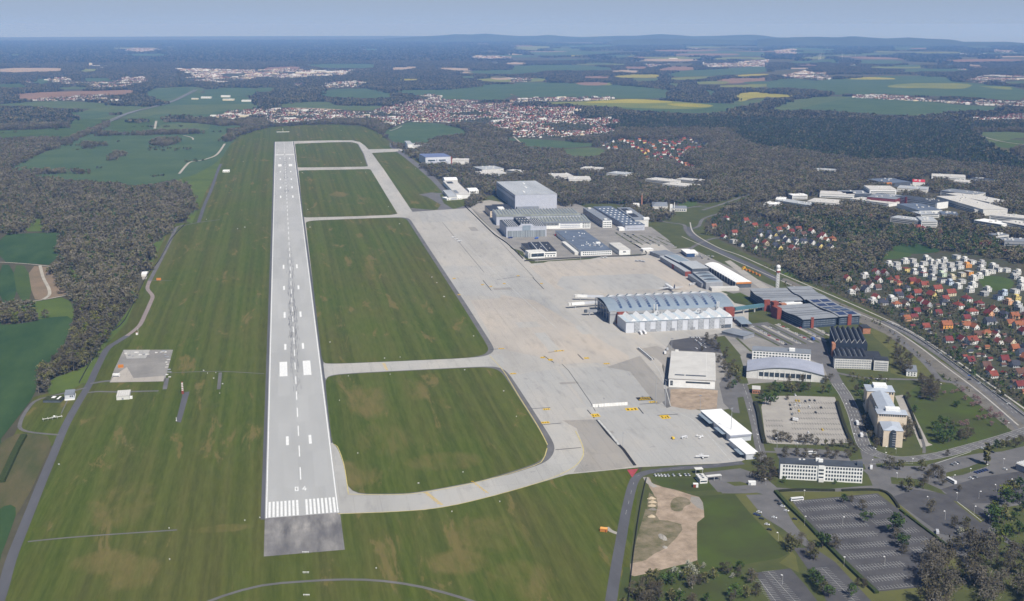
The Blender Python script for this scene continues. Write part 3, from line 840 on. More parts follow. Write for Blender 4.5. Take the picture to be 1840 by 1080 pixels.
# --- taxiways and apron: one concrete sheet, grass islands with asphalt shoulders on top
APRON = [(526, 254), (560, 253), (600, 252.3), (632, 252.3), (647, 255.5), (656, 262), (662, 268.6), (716, 267.3), (729, 269.5), (716, 272.6), (668, 275), (690, 305), (741, 380.5), (829, 374), (846, 374), (862, 392), (884, 412), (913, 437), (936, 456), (948, 470), (1002, 466.5), (1092, 461), (1150, 459), (1158, 452), (1135, 437), (1190, 440), (1215, 460), (1240, 480), (1262, 507), (1300, 526), (1345, 545), (1345, 592), (1205, 612), (1192, 634), (1190, 660), (1200, 700), (1206, 728), (1258, 738), (1300, 776), (1340, 826), (1325, 832), (1230, 836), (1150, 840), (1090, 846), (1020, 853), (960, 871), (890, 891), (820, 908), (762, 917), (690, 921.5), (606, 924.5)]
paint(APRON, BUILT)
sheet("apron", APRON, 0.34, M_apron)
for m, z, p in [
 (M_taxi, 0.37, [(526, 254.5), (632, 253), (647, 256), (661, 269), (716, 268), (716, 272), (667, 275.3), (689, 305), (740, 381), (728, 392), (714, 384), (640, 262), (560, 258)]),
 (M_taxi, 0.37, [(606, 924), (690, 921), (762, 916.5), (820, 907.5), (890, 890), (960, 870), (1010, 852), (1036, 836), (1048, 818), (1044, 795), (1026, 766), (1008, 730), (990, 700), (925, 690), (985, 795), (975, 830), (870, 865), (740, 890), (626, 892), (606, 880)]),
 (M_taxi, 0.37, [(581, 655), (700, 650), (845, 643), (905, 636), (905, 668), (800, 664), (600, 674), (584, 680)]),
 (M_apron_grey, 0.376, [(752, 381), (828, 376), (846, 395), (835, 398), (758, 400)]),
 (M_apron_grey, 0.376, [(792, 478), (900, 478), (925, 480), (968, 522), (1000, 551), (1010, 565), (880, 532), (822, 531)]),
 (M_apron_warm, 0.382, [(875, 622), (900, 530), (960, 540), (1060, 600), (1130, 640), (1130, 668), (1070, 652), (1010, 655), (960, 640)]),
 (M_apron_warm, 0.379, [(845, 540), (905, 536), (940, 560), (1000, 590), (1030, 615), (960, 628), (880, 600)]),
 (M_apron_grey, 0.388, [(1005, 662), (1090, 660), (1130, 668), (1182, 728), (1210, 740), (1250, 745), (1305, 800), (1325, 828), (1210, 833), (1150, 838), (1092, 775), (1062, 742)]),
 (M_apron_dark, 0.391, [(1090, 660), (1150, 640), (1192, 690), (1196, 720), (1180, 728), (1132, 668)]),
 (M_apron_dark, 0.391, [(1010, 756), (1078, 754), (1100, 780), (1143, 838), (1092, 845), (1030, 850), (1050, 820), (1048, 800), (1036, 770)]),
 (M_apron_grey, 0.378, [(905, 680), (960, 668), (1000, 664), (1060, 745), (1030, 765), (985, 762), (940, 720)]),
 (M_apron_warm, 0.376, [(985, 470), (1150, 462), (1180, 465), (1230, 498), (1262, 515), (1230, 522), (1000, 520), (950, 480)]),
 (M_apron_grey, 0.38, [(1010, 497), (1170, 492), (1205, 510), (1210, 520), (1020, 522), (1000, 512)]),
 (M_apron_dark, 0.379, [(1145, 628), (1180, 622), (1203, 632), (1196, 660), (1180, 645)]),
]:
 sheet("apron_slab_surface", p, z, m)
rs = random.Random(21)
for i in range(46):                     # replaced slabs: rectangles along the joints
 u, v = rs.uniform(780, 1200), rs.uniform(400, 820)
 if not (760 + (v - 390) * 0.62 < u < 900 + (v - 400) * 0.80):
  continue
 x, y = G(u, v)
 a, b = rs.choice([7.5, 15, 22.5, 30]), rs.choice([7.5, 15, 30, 45, 90])
 rect("apron_slab_surface", x, x + a, y, y + b, 0.40 + i * 0.0015, rs.choice([M_apron_grey, M_apron_dark, M_apron_warm, M_apron, M_taxi]))
ISL = [
 [(530, 258.5), (600, 255.8), (630, 255.5), (642, 258.5), (652, 276), (660, 299.6), (600, 300.6), (535, 301.3)],
 [(536.5, 306.5), (600, 305.3), (664, 304), (672, 312), (718, 379), (716, 383.5), (704, 386.5), (640, 389), (545, 391.3)],
 [(549, 397.2), (640, 393.6), (720, 390.8), (731, 394), (770, 455), (830, 548), (876, 622), (878, 630), (870, 638), (845, 643.5), (700, 650), (590, 654.5), (579, 651)],
 [(584, 682), (596, 675), (640, 671.5), (860, 660.5), (885, 661.5), (902, 669), (930, 712), (978, 788), (985, 806), (977, 824), (958, 836), (880, 860), (846, 868), (745, 886.5), (700, 888), (626, 887.5), (618, 836), (606, 804), (597, 798), (590, 740)],
]
for k, p in enumerate(ISL):
 W = [G(*q) for q in p]
 cx, cy = sum(q[0] for q in W) / len(W), sum(q[1] for q in W) / len(W)
 rd = fillet(W, 14 if k < 2 else 30)
 if k in (2, 3):                     # asphalt shoulder on the apron side
  sh = [(q[0] + (7.0 if q[0] > cx + 40 else 0), q[1] + (2.5 if q[1] > cy else -1.2)) for q in rd]
  sheet("taxiway_shoulder", sh, 0.405 + 0.002 * k, M_asph_old, world=True)
 else:
  sh = [(q[0] + (3.0 if q[0] > cx else 0), q[1]) for q in rd]
  sheet("taxiway_shoulder", sh, 0.405 + 0.002 * k, M_asph_old, world=True)
 sheet("grass_ground", rd, 0.43, M_grass, world=True)
# worn asphalt between the old hangars and the parallel taxiway
sheet("asphalt_surface", [(741, 381), (738, 374), (760, 376), (785, 378), (792, 368), (768, 354), (752, 350), (775, 346), (800, 348), (812, 362), (836, 366), (846, 374), (829, 375)], 0.36, M_asph_old)
sheet("grass_ground", [(790, 350), (806, 347), (832, 358), (842, 368), (815, 376), (798, 366)], 0.375, M_grass)
sheet("asphalt_surface", [(700, 256), (712, 266), (735, 281), (760, 300), (785, 322), (805, 347), (798, 349), (776, 325), (750, 302), (725, 282), (700, 264)], 0.36, M_asph_old)
sheet("grass_ground", [(600, 795), (606, 806), (618, 838), (626, 888), (607, 888)], 0.31, M_grass)
sheet("taxiway_fillet_surface", [(597, 799), (604, 799), (613, 815), (619, 840), (626, 889), (606, 892)], 0.414, M_taxi)
# yellow taxi lines, holding positions, apron markings
ym = MB()
zy = 0.46
def yline(pts, width=1.0, slot=0, z=None):
 ribbon_mb(ym, smooth_line([G(*p) for p in pts], 8), width, zy if z is None else z, slot)
yline([(983, 806), (976, 826), (958, 838), (870, 864), (745, 887.5), (626, 888.8)], 0.9, 1)
yline([(607, 924), (690, 921), (762, 916.5), (820, 907.5), (890, 890.5), (960, 870.5), (1008, 852.5), (1036, 836), (1048, 818), (1046, 800), (1034, 775)], 0.9, 1)
yline([(880, 640), (905, 668), (932, 712), (965, 764), (984, 800)], 0.9, 1)
yline([(597, 799), (606, 803), (618, 836), (626, 888)], 0.8, 1)
for (u0, v0, u1, v1, nl) in [(766, 884, 796, 908, 2), (849, 865, 878, 887, 1), (691, 653, 697, 666, 2)]:
 a, b = Vector(G(u0, v0)), Vector(G(u1, v1))
 d = (b - a).normalized()
 n = Vector((d.y, -d.x))
 for k in range(nl):
  ribbon_mb(ym, [a + n * (k * 1.3), b + n * (k * 1.3)], 0.5, zy)
 L = (b - a).length
 for j in range(int(L / 4)):
  q = a + d * (j * 4)
  ribbon_mb(ym, [q + n * (nl * 1.3), q + d * 2 + n * (nl * 1.3)], 0.7, zy)
tag(ym.obj("taxiway_marking", [M_yellow, M_paleyellow]), kind="structure")
# stand number fields: yellow panels with black characters and black lead-in lines
bl = MB()
yp = MB()
zp = 0.50
for (u, v, w_, l_) in [(816, 501, 8, 10), (867, 512, 7, 10), (882, 515, 7, 10), (906, 510, 7, 10), (931, 496, 8, 9), (973, 510, 7, 10), (825, 530, 7, 9), (901, 627, 12, 6), (1005, 631, 20, 7), (975, 643, 9, 9), (989, 647, 10, 11), (1054, 644, 10, 10), (1090, 654, 12, 7), (922, 672, 12, 7), (982, 736, 12, 8), (980, 760, 14, 9), (1070, 747, 14, 16), (1135, 736, 22, 14), (1173, 723, 14, 8), (1195, 750, 16, 18)]:
 x, y = G(u, v)
 w_, l_ = w_ * .62, l_ * .62
 yp.face([(x - w_ / 2, y - l_ / 2, zp), (x + w_ / 2, y - l_ / 2, zp), (x + w_ / 2, y + l_ / 2, zp), (x - w_ / 2, y + l_ / 2, zp)])
 for k in range(3):                  # three dark figures, strokes only as far as the picture shows them
  a = x - w_ * 0.3 + k * w_ * 0.3
  bl.face([(a - w_ * .06, y - l_ * .3, zp + .03), (a + w_ * .06, y - l_ * .3, zp + .03), (a + w_ * .06, y + l_ * (.3 if k != 1 else .05), zp + .03), (a - w_ * .06, y + l_ * (.3 if k != 1 else .05), zp + .03)])
for pts in [[(1632 / 4 + 460, 817 / 4 + 300), (1692 / 4 + 460, 890 / 4 + 300)], [(957, 499), (977, 520)], [(977, 640), (995, 652)], [(1038, 637), (1048, 647)], [(1055, 737), (1068, 752)], [(1147, 733), (1156, 744)], [(895, 627.5), (880, 629)], [(955, 735), (989, 733)], [(974, 764), (1008, 761)], [(998, 809), (1044, 805)], [(1149, 727), (1180, 725)], [(1181, 747), (1218, 745)], [(985, 634), (1008, 631)], [(893, 503), (935, 497)]]:
 ribbon_mb(bl, [Vector(G(*p)) for p in pts], 1.1, zp - 0.02)
for pts in [[(1010, 655), (1022, 667), (1060, 722), (1070, 740)], [(795, 400), (870, 490)], [(860, 393), (960, 500)], [(1073, 755), (1092, 780), (1120, 808), (1141, 837)]]:
 ribbon_mb(bl, [Vector(G(*p)) for p in pts], 0.6 if pts[0][0] != 1073 else 3.2, zp - 0.025)
# black board of yellow characters on the apron
x, y = G(1158, 717)
bl.face([(x - 8.6, y - 5.6, zp), (x + 8.6, y - 5.6, zp), (x + 8.6, y + 5.6, zp), (x - 8.6, y + 5.6, zp)])
for r in range(2):
 for k in range(5):
  if (r, k) == (0, 0):
   continue
  a, b = x - 7 + k * 2.9, y + (.9 if r == 0 else -4.3)
  yp.face([(a, b, zp + .03), (a + 2.1, b, zp + .03), (a + 2.1, b + 3.2, zp + .03), (a, b + 3.2, zp + .03)])
  bl.face([(a + .7, b + .9, zp + .06), (a + 1.4, b + .9, zp + .06), (a + 1.4, b + (2.3 if k % 2 else 3.2), zp + .06), (a + .7, b + (2.3 if k % 2 else 3.2), zp + .06)])
tag(bl.obj("apron_marking", M_black), kind="structure")
tag(yp.obj("apron_marking", M_yellow), kind="structure")
wl = MB()
for pts in [[(798, 402), (822, 425), (905, 505), (1000, 590)], [(1075, 755), (1100, 784), (1112, 800)], [(1208, 740), (1240, 752), (1275, 785), (1312, 828)], [(1150, 627), (1185, 668), (1205, 730)]]:
 ribbon_mb(wl, smooth_line([G(*p) for p in pts], 10), 0.8 if pts[0][0] != 1075 else 2.6, zp - 0.01)
for p in [(750, 402), (762, 414), (770, 424), (830, 405), (843, 417), (852, 430), (896, 479), (903, 527), (778, 400), (820, 490)]:
 x, y = G(*p)
 wl.face([(x - 4, y - 1, zp), (x + 4, y - 1, zp), (x + 4, y + 1, zp), (x - 4, y + 1, zp)])
tag(wl.obj("apron_marking", M_line), kind="structure")
sheet("red_surface", [(1126.5, 845), (1147, 843), (1136, 859)], 0.52, M_red)
# dry patches worn into the grass
M_dry = mat("dry_grass", (0.205, 0.165, 0.066), scale=0.05, col2=(0.125, 0.120, 0.045), detail=8)
# ================================================================== roads, tracks, car parks, yards
M_conc_lot = mat("pale_paving", (0.40, 0.375, 0.335), scale=0.05, col2=(0.32, 0.30, 0.27), detail=7)
M_yard = mat("grey_yard", (0.30, 0.285, 0.262), scale=0.03, col2=(0.215, 0.205, 0.19), detail=7)
M_verge = mat("verge_grass", (0.098, 0.105, 0.036), scale=0.03, col2=(0.066, 0.080, 0.030), detail=7)
M_verge_b = mat("lawn_grass", (0.074, 0.102, 0.022), scale=0.018, col2=(0.060, 0.068, 0.026), detail=7)
M_verge_y = mat("yellowed_grass", (0.135, 0.135, 0.045), scale=0.03, col2=(0.095, 0.10, 0.036), detail=7)
M_rail = mat("pale_concrete_strip", (0.45, 0.43, 0.39), var=0.08, scale=0.1)
M_bed = mat("gravel_bed", (0.20, 0.185, 0.16), scale=0.08, col2=(0.135, 0.125, 0.105), detail=6)
M_pinkroad = mat("pinkish_asphalt", (0.30, 0.25, 0.23), scale=0.05, col2=(0.24, 0.20, 0.19))
CITY = [(846, 374), (860, 360), (900, 345), (985, 360), (1010, 372), (1050, 366), (1105, 366), (1165, 398), (1190, 400), (1215, 372), (1240, 360), (1262, 368), (1300, 360), (1345, 348), (1362, 350), (1300, 375), (1275, 392), (1262, 405), (1290, 430), (1345, 458), (1440, 500), (1560, 555), (1640, 600), (1740, 660), (1850, 735), (1850, 1090), (1100, 1090), (1150, 850), (1210, 730), (1190, 640), (1250, 590), (1200, 460), (1000, 467), (940, 470), (900, 430)]
paint(CITY, BUILT)
sheet("verge_ground", CITY, 0.305, M_verge)
sheet("verge_ground", [(1838, 560), (2500, 620), (2700, 1300), (1500, 1300), (1500, 1078), (1838, 1078)], 0.27, M_verge)
sheet("grass_ground", [(-40, 1100), (1130, 1082), (1130, 1300), (-300, 1300)], 0.26, M_grass)
sheet("field", [(2, 560), (-500, 600), (-700, 1300), (-60, 1300), (2, 1000)], 0.08, M_crop_near)
for m, z, p in [
 (M_yard, 0.33, [(846, 374), (876, 364), (930, 372), (1000, 352), (1050, 372), (1060, 380), (1100, 400), (1170, 408), (1200, 430), (1215, 446), (1160, 456), (1090, 461), (1000, 467), (950, 470), (936, 456), (905, 432), (870, 398)]),
 (M_conc_lot, 0.335, [(846, 373), (858, 362), (880, 360), (905, 364), (925, 376), (905, 380), (880, 380), (862, 384)]),
 (M_verge, 0.345, [(915, 444), (938, 452), (962, 470), (1080, 462), (1060, 466), (955, 474), (935, 458)]),
 (M_yard, 0.32, [(1180, 450), (1240, 445), (1290, 470), (1400, 520), (1395, 530), (1340, 535), (1262, 510)]),
 (M_conc_lot, 0.328, [(1302, 470), (1312, 468), (1398, 528), (1380, 530)]),
 (M_yard, 0.318, [(1200, 600), (1345, 590), (1400, 600), (1480, 640), (1492, 680), (1350, 690), (1320, 700), (1310, 735), (1280, 740), (1215, 730), (1195, 690), (1190, 640)]),
 (M_asph_dark, 0.335, [(1196, 611), (1238, 603), (1290, 612), (1320, 640), (1290, 634), (1215, 630), (1208, 625)]),
 (M_verge, 0.34, [(1285, 606), (1300, 604), (1330, 640), (1345, 690), (1320, 690), (1300, 640)]),
 (M_asph_old, 0.34, [(1310, 665), (1330, 690), (1338, 720), (1350, 745), (1318, 742), (1300, 725), (1292, 690)]),
 (M_verge, 0.35, [(1325, 715), (1336, 713), (1346, 748), (1330, 748)]),
 (M_verge, 0.35, [(1315, 748), (1340, 748), (1348, 778), (1335, 772)]),
 (M_sand, 0.352, [(1205, 700), (1240, 698), (1290, 702), (1288, 735), (1240, 737), (1204, 730)]),
 (M_asph_old, 0.345, [(1180, 702), (1202, 698), (1208, 730), (1198, 734), (1176, 706)]),
 (M_conc_lot, 0.345, [(1374, 712), (1440, 712), (1500, 714), (1514, 750), (1527, 796), (1460, 800), (1390, 798), (1376, 795), (1368, 732)]),
 (M_verge_b, 0.335, [(1375, 690), (1440, 692), (1510, 700), (1506, 712), (1440, 711), (1372, 709)]),
 (M_verge, 0.335, [(1360, 795), (1530, 800), (1540, 830), (1480, 828), (1370, 815)]),
 (M_asph_old, 0.336, [(1390, 805), (1450, 806), (1520, 812), (1530, 832), (1400, 826)]),
 (M_verge_b, 0.336, [(1620, 715), (1650, 692), (1740, 692), (1790, 730), (1830, 770), (1760, 800), (1690, 818), (1650, 800), (1640, 770)]),
 (M_verge, 0.334, [(1552, 690), (1600, 680), (1660, 680), (1660, 720), (1640, 770), (1655, 815), (1580, 822), (1560, 800), (1540, 740)]),
 (M_conc_lot, 0.338, [(1608, 712), (1622, 710), (1640, 740), (1668, 796), (1676, 800), (1655, 805), (1640, 770), (1620, 740)]),
 (M_verge_y, 0.334, [(1560, 590), (1600, 596), (1640, 630), (1700, 690), (1650, 688), (1600, 670), (1598, 630), (1570, 605)]),
 (M_asph_old, 0.332, [(1320, 585), (1420, 575), (1480, 600), (1490, 640), (1475, 655), (1400, 620), (1345, 600)]),
 (M_verge, 0.342, [(1365, 562), (1390, 572), (1440, 592), (1460, 604), (1420, 598), (1380, 580)]),
 (M_verge_b, 0.342, [(1305, 530), (1330, 526), (1348, 535), (1365, 555), (1345, 550), (1320, 545)]),
 # ground at the lower right
 (M_verge_b, 0.34, [(1256, 892), (1320, 888), (1345, 920), (1378, 955), (1418, 995), (1400, 1004), (1330, 1016), (1254, 1010), (1252, 960)]),
 (M_verge_y, 0.338, [(1320, 889), (1362, 886), (1385, 940), (1430, 1000), (1436, 1030), (1400, 1012), (1420, 996), (1378, 955), (1346, 920)]),
 (M_verge_b, 0.345, [(1174, 858), (1245, 860), (1290, 855), (1300, 880), (1240, 884), (1190, 876)]),
 (M_verge_b, 0.338, [(1120, 1020), (1180, 1015), (1260, 1010), (1330, 1018), (1350, 1085), (1110, 1085)]),
 (M_asph_old, 0.35, [(1265, 850), (1330, 842), (1370, 855), (1400, 880), (1392, 895), (1340, 880), (1290, 885), (1275, 868)]),
 (M_verge, 0.356, [(1305, 867), (1330, 866), (1350, 872), (1320, 874)]),
 (M_verge_b, 0.34, [(1395, 870), (1400, 858), (1550, 870), (1560, 880), (1500, 884), (1440, 880)]),
 (M_asph_old, 0.345, [(1340, 890), (1400, 888), (1425, 905), (1448, 950), (1475, 985), (1450, 985), (1405, 950), (1372, 930)]),
 (M_asph_dark, 0.36, [(1423, 901), (1500, 894), (1577, 887), (1640, 935), (1712, 990), (1655, 1056), (1577, 1064), (1530, 1030), (1470, 960)]),
 (M_verge_y, 0.352, [(1394, 884), (1450, 884), (1500, 884), (1580, 882), (1600, 888), (1660, 935), (1735, 1000), (1700, 1085), (1655, 1058), (1712, 990), (1578, 888), (1425, 902), (1470, 960), (1530, 1030), (1578, 1064), (1650, 1056), (1690, 1085), (1560, 1085), (1500, 1040), (1462, 985), (1425, 940)]),
 (M_asph_dark, 0.357, [(1357, 1030), (1420, 1022), (1445, 1050), (1476, 1090), (1390, 1090)]),
 (M_asph_dark, 0.355, [(1425, 985), (1462, 985), (1500, 1010), (1560, 1075), (1575, 1090), (1490, 1090), (1470, 1050)]),
 (M_asph_old, 0.349, [(1550, 845), (1590, 838), (1660, 838), (1700, 826), (1760, 815), (1800, 812), (1850, 800), (1850, 905), (1790, 915), (1770, 935), (1850, 1000), (1780, 960), (1740, 1000), (1700, 975), (1620, 910), (1590, 880)]),
 (M_asph_dark, 0.353, [(1600, 895), (1640, 880), (1720, 890), (1790, 930), (1770, 960), (1730, 968), (1690, 960)]),
 (M_asph_dark, 0.353, [(1690, 880), (1760, 858), (1850, 845), (1850, 900), (1780, 905), (1730, 905)]),
 (M_verge, 0.362, [(1700, 850), (1740, 840), (1765, 830), (1780, 836), (1730, 854), (1700, 858)]),
 (M_verge, 0.362, [(1600, 858), (1650, 862), (1690, 880), (1700, 890), (1650, 876), (1602, 870)]),
 (M_verge_y, 0.362, [(1712, 900), (1722, 903), (1770, 935), (1762, 940)]),
]:
 _vz = globals().get("_vz", 0) + 0.0007
 sheet("verge_ground" if m in (M_verge, M_verge_b, M_verge_y) else ("dirt_ground" if m is M_sand else "pavement"), p, z + _vz, m)
# excavated sandy ground beside the perimeter road
M_dist = mat("disturbed_earth", (0.27, 0.22, 0.155), scale=0.09, col2=(0.105, 0.105, 0.048), detail=9)
sheet("verge_ground", ZO([(960, 420), (1040, 430), (1220, 520), (1330, 540), (1330, 700), (1000, 790), (850, 830), (900, 620)]), 0.36, M_dist)
sheet("dirt_ground", ZO([(965, 190), (990, 195), (1005, 235), (1080, 262), (1180, 285), (1290, 320), (1345, 335), (1372, 375), (1380, 440), (1382, 480), (1330, 520), (1328, 640), (1332, 790), (1250, 815), (1150, 838), (1050, 865), (950, 890), (880, 905), (848, 895), (850, 815), (960, 790), (1020, 745), (1110, 700), (1185, 625), (1225, 570), (1215, 530), (1120, 505), (1060, 500), (1020, 440), (1045, 370), (1010, 300), (985, 260)]), 0.365, M_sand)
sheet("dirt_ground", ZO([(1150, 350), (1200, 330), (1270, 345), (1290, 385), (1240, 400), (1220, 440), (1150, 435), (1135, 395)]), 0.372, M_dist, rounded=1)
sheet("dirt_ground", ZO([(1290, 330), (1345, 338), (1370, 375), (1378, 430), (1330, 410), (1280, 365)]), 0.374, M_gravel)
sheet("dirt_ground", ZO([(985, 300), (1040, 340), (1050, 400), (1030, 470), (985, 490), (970, 400)]), 0.37, M_dist)
# airfield perimeter road and tracks
road("road", [(-12, 1112), (5, 1060), (20, 1007), (38, 960), (58, 910), (78, 860), (97, 815), (117, 767), (140, 725), (160, 692), (175, 660), (192, 628), (207, 617), (230, 603)], 8.2, 0.40, M_asph)
road("road", [(228, 604), (250, 586), (261, 565), (270, 545), (274, 532), (265, 519), (269, 505)], 6.0, 0.41, M_pinkroad)
road("road", [(268, 507), (282, 480), (300, 445), (316, 411), (322, 407), (332, 405)], 6.5, 0.405, M_asph_old)
road("road", [(357, 400), (367, 370), (380, 340), (391, 308), (397, 295)], 7.5, 0.40, M_asph)
road("road", [(332, 405), (357, 400), (395, 395)], 3.5, 0.40, M_asph_old)
for p, w_ in [([(320, 315), (335, 300), (350, 292), (380, 284), (400, 265), (407, 252)], 7), ([(50, 974), (120, 967), (200, 961), (260, 957), (318, 953)], 2.2), ([(162, 690), (185, 686), (198, 685)], 6), ([(158, 706), (180, 704), (210, 705), (240, 704), (285, 703)], 4),
      ([(155, 697), (120, 706), (85, 714), (62, 722), (45, 742), (36, 762), (38, 772), (60, 778), (106, 782)], 4), ([(296, 700), (300, 680)], 5), ([(305, 671), (340, 669), (400, 668), (475, 672)], 1.8), ([(396, 670), (394, 690), (393, 700)], 4),
      ([(330, 1100), (400, 1072), (470, 1053), (540, 1046), (620, 1042), (690, 1045), (760, 1056), (830, 1075), (880, 1092)], 3.2), ([(122, 718), (110, 744)], 1.2), ([(270, 504), (310, 505)], 2.0)]:
 road("path", p, w_, 0.42, M_asph_old)
sheet("pavement", [(253, 488), (267, 488), (263, 502), (256, 503)], 0.40, M_conc_lot)
sheet("pavement", [(316, 758), (329, 706), (341, 704), (325, 760)], 0.42, M_asph)
PADP = [(222, 629), (311, 629), (296, 686), (197, 688), (205, 665)]
sheet("pavement", PADP, 0.42, M_yard)
sheet("pavement", [(222, 630), (270, 629), (262, 644), (228, 645)], 0.43, M_apron_grey)
sheet("pavement", [(205, 676), (228, 660), (240, 680), (296, 676), (293, 685.5), (198, 687)], 0.43, M_apron_warm)
# road along the apron's lower edge and down past the sandy ground
road("road", [(1094, 1110), (1101, 1060), (1108, 1015), (1116, 970), (1124, 925), (1133, 885), (1140, 864), (1150, 854), (1170, 848), (1220, 842), (1280, 838), (1335, 832)], 8.6, 0.425, M_asph)
road("path", [(1090, 948), (1098, 955), (1112, 960)], 4, 0.42, M_conc_lot)
road("path", [(1160, 858), (1166, 868), (1178, 876)], 5, 0.42, M_conc_lot)
for p, w_ in [
 ([(1296, 884), (1340, 884), (1400, 880), (1460, 884), (1520, 880), (1575, 876), (1600, 880)], 8),
 ([(1590, 878), (1640, 920), (1690, 965), (1730, 1000), (1770, 1050)], 8),
 ([(1335, 690), (1345, 720), (1356, 760), (1364, 800), (1372, 830)], 9),
 ([(1484, 640), (1494, 668), (1505, 690), (1520, 712), (1535, 745), (1545, 780), (1556, 805), (1580, 818), (1620, 826), (1680, 820), (1740, 805), (1800, 788), (1850, 772)], 14),
 ([(1500, 840), (1550, 830), (1590, 828), (1650, 826)], 12), ([(1556, 810), (1565, 840), (1580, 875)], 11),
 ([(1486, 666), (1520, 674), (1560, 680), (1620, 682), (1690, 684), (1735, 690)], 6), ([(1400, 590), (1440, 610), (1480, 632), (1490, 650)], 8), ([(1200, 460), (1230, 452), (1260, 436), (1285, 428), (1300, 428)], 7),
 ([(1372, 812), (1440, 816), (1520, 824)], 4), ([(1650, 770), (1660, 800), (1660, 815)], 3), ([(1830, 775), (1800, 740), (1760, 705), (1735, 692), (1690, 686)], 4),
]:
 _rz = globals().get("_rz", 0.372) + 0.0035
 road("road", p, w_, _rz, M_asph_old)
# main road and railway strip running down the right-hand side
road("road", [(1236, 408), (1242, 422), (1262, 436), (1300, 455), (1350, 478), (1400, 505)], 16, 0.385, M_asph)
sheet("railway_surface", [(1398, 502), (1412, 500), (1500, 540), (1592, 580), (1700, 655), (1850, 760), (1850, 800), (1740, 712), (1660, 650), (1590, 600), (1500, 560)], 0.37, M_bed)
road("road", [(1592, 577), (1640, 603), (1700, 643), (1760, 688), (1810, 728), (1870, 778)], 17, 0.39, M_asph_old)
road("road", [(1600, 592), (1630, 622), (1665, 655), (1690, 685)], 8, 0.385, M_asph_old)
for p, w_ in [([(1240, 400), (1248, 420), (1290, 445), (1331, 460), (1400, 491), (1480, 525), (1560, 560), (1640, 598), (1720, 650), (1800, 706), (1870, 756)], 2.4), ([(1225, 425), (1240, 432), (1306, 462), (1370, 490), (1430, 516), (1510, 550), (1587, 583), (1640, 615), (1700, 660), (1760, 705), (1830, 765)], 1.8)]:
 road("railway_strip_surface", p, w_, 0.44, M_rail)
for p, w_ in [([(1242, 424), (1232, 414), (1228, 404), (1200, 400), (1188, 396), (1195, 388), (1225, 376), (1260, 370)], 7), ([(1240, 412), (1255, 407), (1262, 395), (1280, 387), (1296, 384)], 7), ([(1262, 378), (1300, 366), (1340, 352), (1362, 348)], 8), ([(1210, 368), (1260, 372), (1275, 374)], 4)]:
 road("road", p, w_, 0.40, M_asph_old)
for p in [[(1478, 512), (1530, 520), (1600, 540), (1680, 572), (1760, 612), (1850, 668)], [(1545, 478), (1600, 500), (1660, 530), (1740, 560), (1850, 600)], [(1600, 466), (1660, 480), (1730, 500), (1790, 530), (1850, 560)], [(1668, 572), (1700, 540), (1740, 500), (1770, 470)], [(1760, 612), (1790, 570), (1810, 530)], [(1300, 400), (1360, 415), (1430, 430), (1500, 445)], [(1310, 425), (1380, 422), (1450, 420), (1520, 434)]]:
 road("road", p, 5, 0.42, M_asph_old)
# motorway far to the left, three farm tracks
road("road", [(68, 274), (95, 264), (120, 253), (160, 236), (200, 217), (235, 203), (262, 196), (300, 186), (325, 176), (352, 162)], 24, 1.2, mat("motorway_asphalt", (0.20, 0.20, 0.21), var=0.08))
road("motorway_reservation_surface", [(68, 274), (120, 253), (200, 217), (262, 196), (325, 176), (352, 162)], 4, 1.3, M_verge)
for p, w_ in [([(278, 232), (281, 218)], 9), ([(330, 244), (345, 248), (347, 252)], 6), ([(322, 313), (340, 293), (355, 290), (372, 286), (390, 278), (404, 259)], 7), ([(0, 472), (50, 475), (97, 480), (130, 481)], 3.5), ([(72, 478), (78, 500), (88, 520), (88, 532), (75, 540)], 5), ([(8, 549), (75, 540), (122, 531)], 3.5), ([(923, 246), (940, 262)], 6), ([(1855, 262), (1800, 255), (1752, 242)], 6),
      ([(700, 236), (712, 232), (722, 227)], 5), ([(0, 545), (40, 548)], 3)]:
 road("path", p, w_, 0.95, M_track)
# lane markings on the town roads
lm = MB()
def dashes(pts, off, wd, dash, gap, z):
 line = smooth_line([G(*p) for p in pts], 6)
 s = 0.0
 for a, b in zip(line, line[1:]):
  d = (b - a)
  l = d.length
  if (s % (dash + gap)) < dash:
   n = Vector((d.y, -d.x)) / max(l, 1e-6)
   ribbon_mb(lm, [a + n * off, b + n * off], wd, z)
  s += l
mainr = [(1505, 690), (1520, 712), (1535, 745), (1545, 780), (1556, 805), (1580, 818), (1620, 826), (1680, 820), (1740, 805), (1800, 788), (1850, 772)]
for o in (-3.4, 0, 3.4):
 dashes(mainr, o, 0.35, 6, 7, 0.43)
for o in (-6.6, 6.6):
 dashes(mainr, o, 0.35, 100, 0, 0.432)
for o in (-4, 0, 4):
 dashes([(1592, 577), (1640, 603), (1700, 643), (1760, 688), (1810, 728), (1870, 778)], o, 0.3, 6, 9, 0.43)
dashes([(1124, 925), (1140, 864), (1150, 854), (1170, 848), (1220, 842), (1335, 832)], 0.1, 0.2, 4, 7, 0.455)
dashes([(1335, 690), (1345, 720), (1356, 760), (1364, 800), (1372, 830)], 0, 0.35, 5, 6, 0.42)
dashes([(1540, 837), (1600, 832), (1640, 834)], 0, 0.4, 3, 3, 0.43)
dashes([(1680, 834), (1745, 812)], 0, 0.7, 2.0, 2.4, 0.43)
dashes([(1720, 902), (1765, 938)], 0, 0.6, 3, 2, 0.43)
tag(lm.obj("road_marking", M_line), kind="structure")
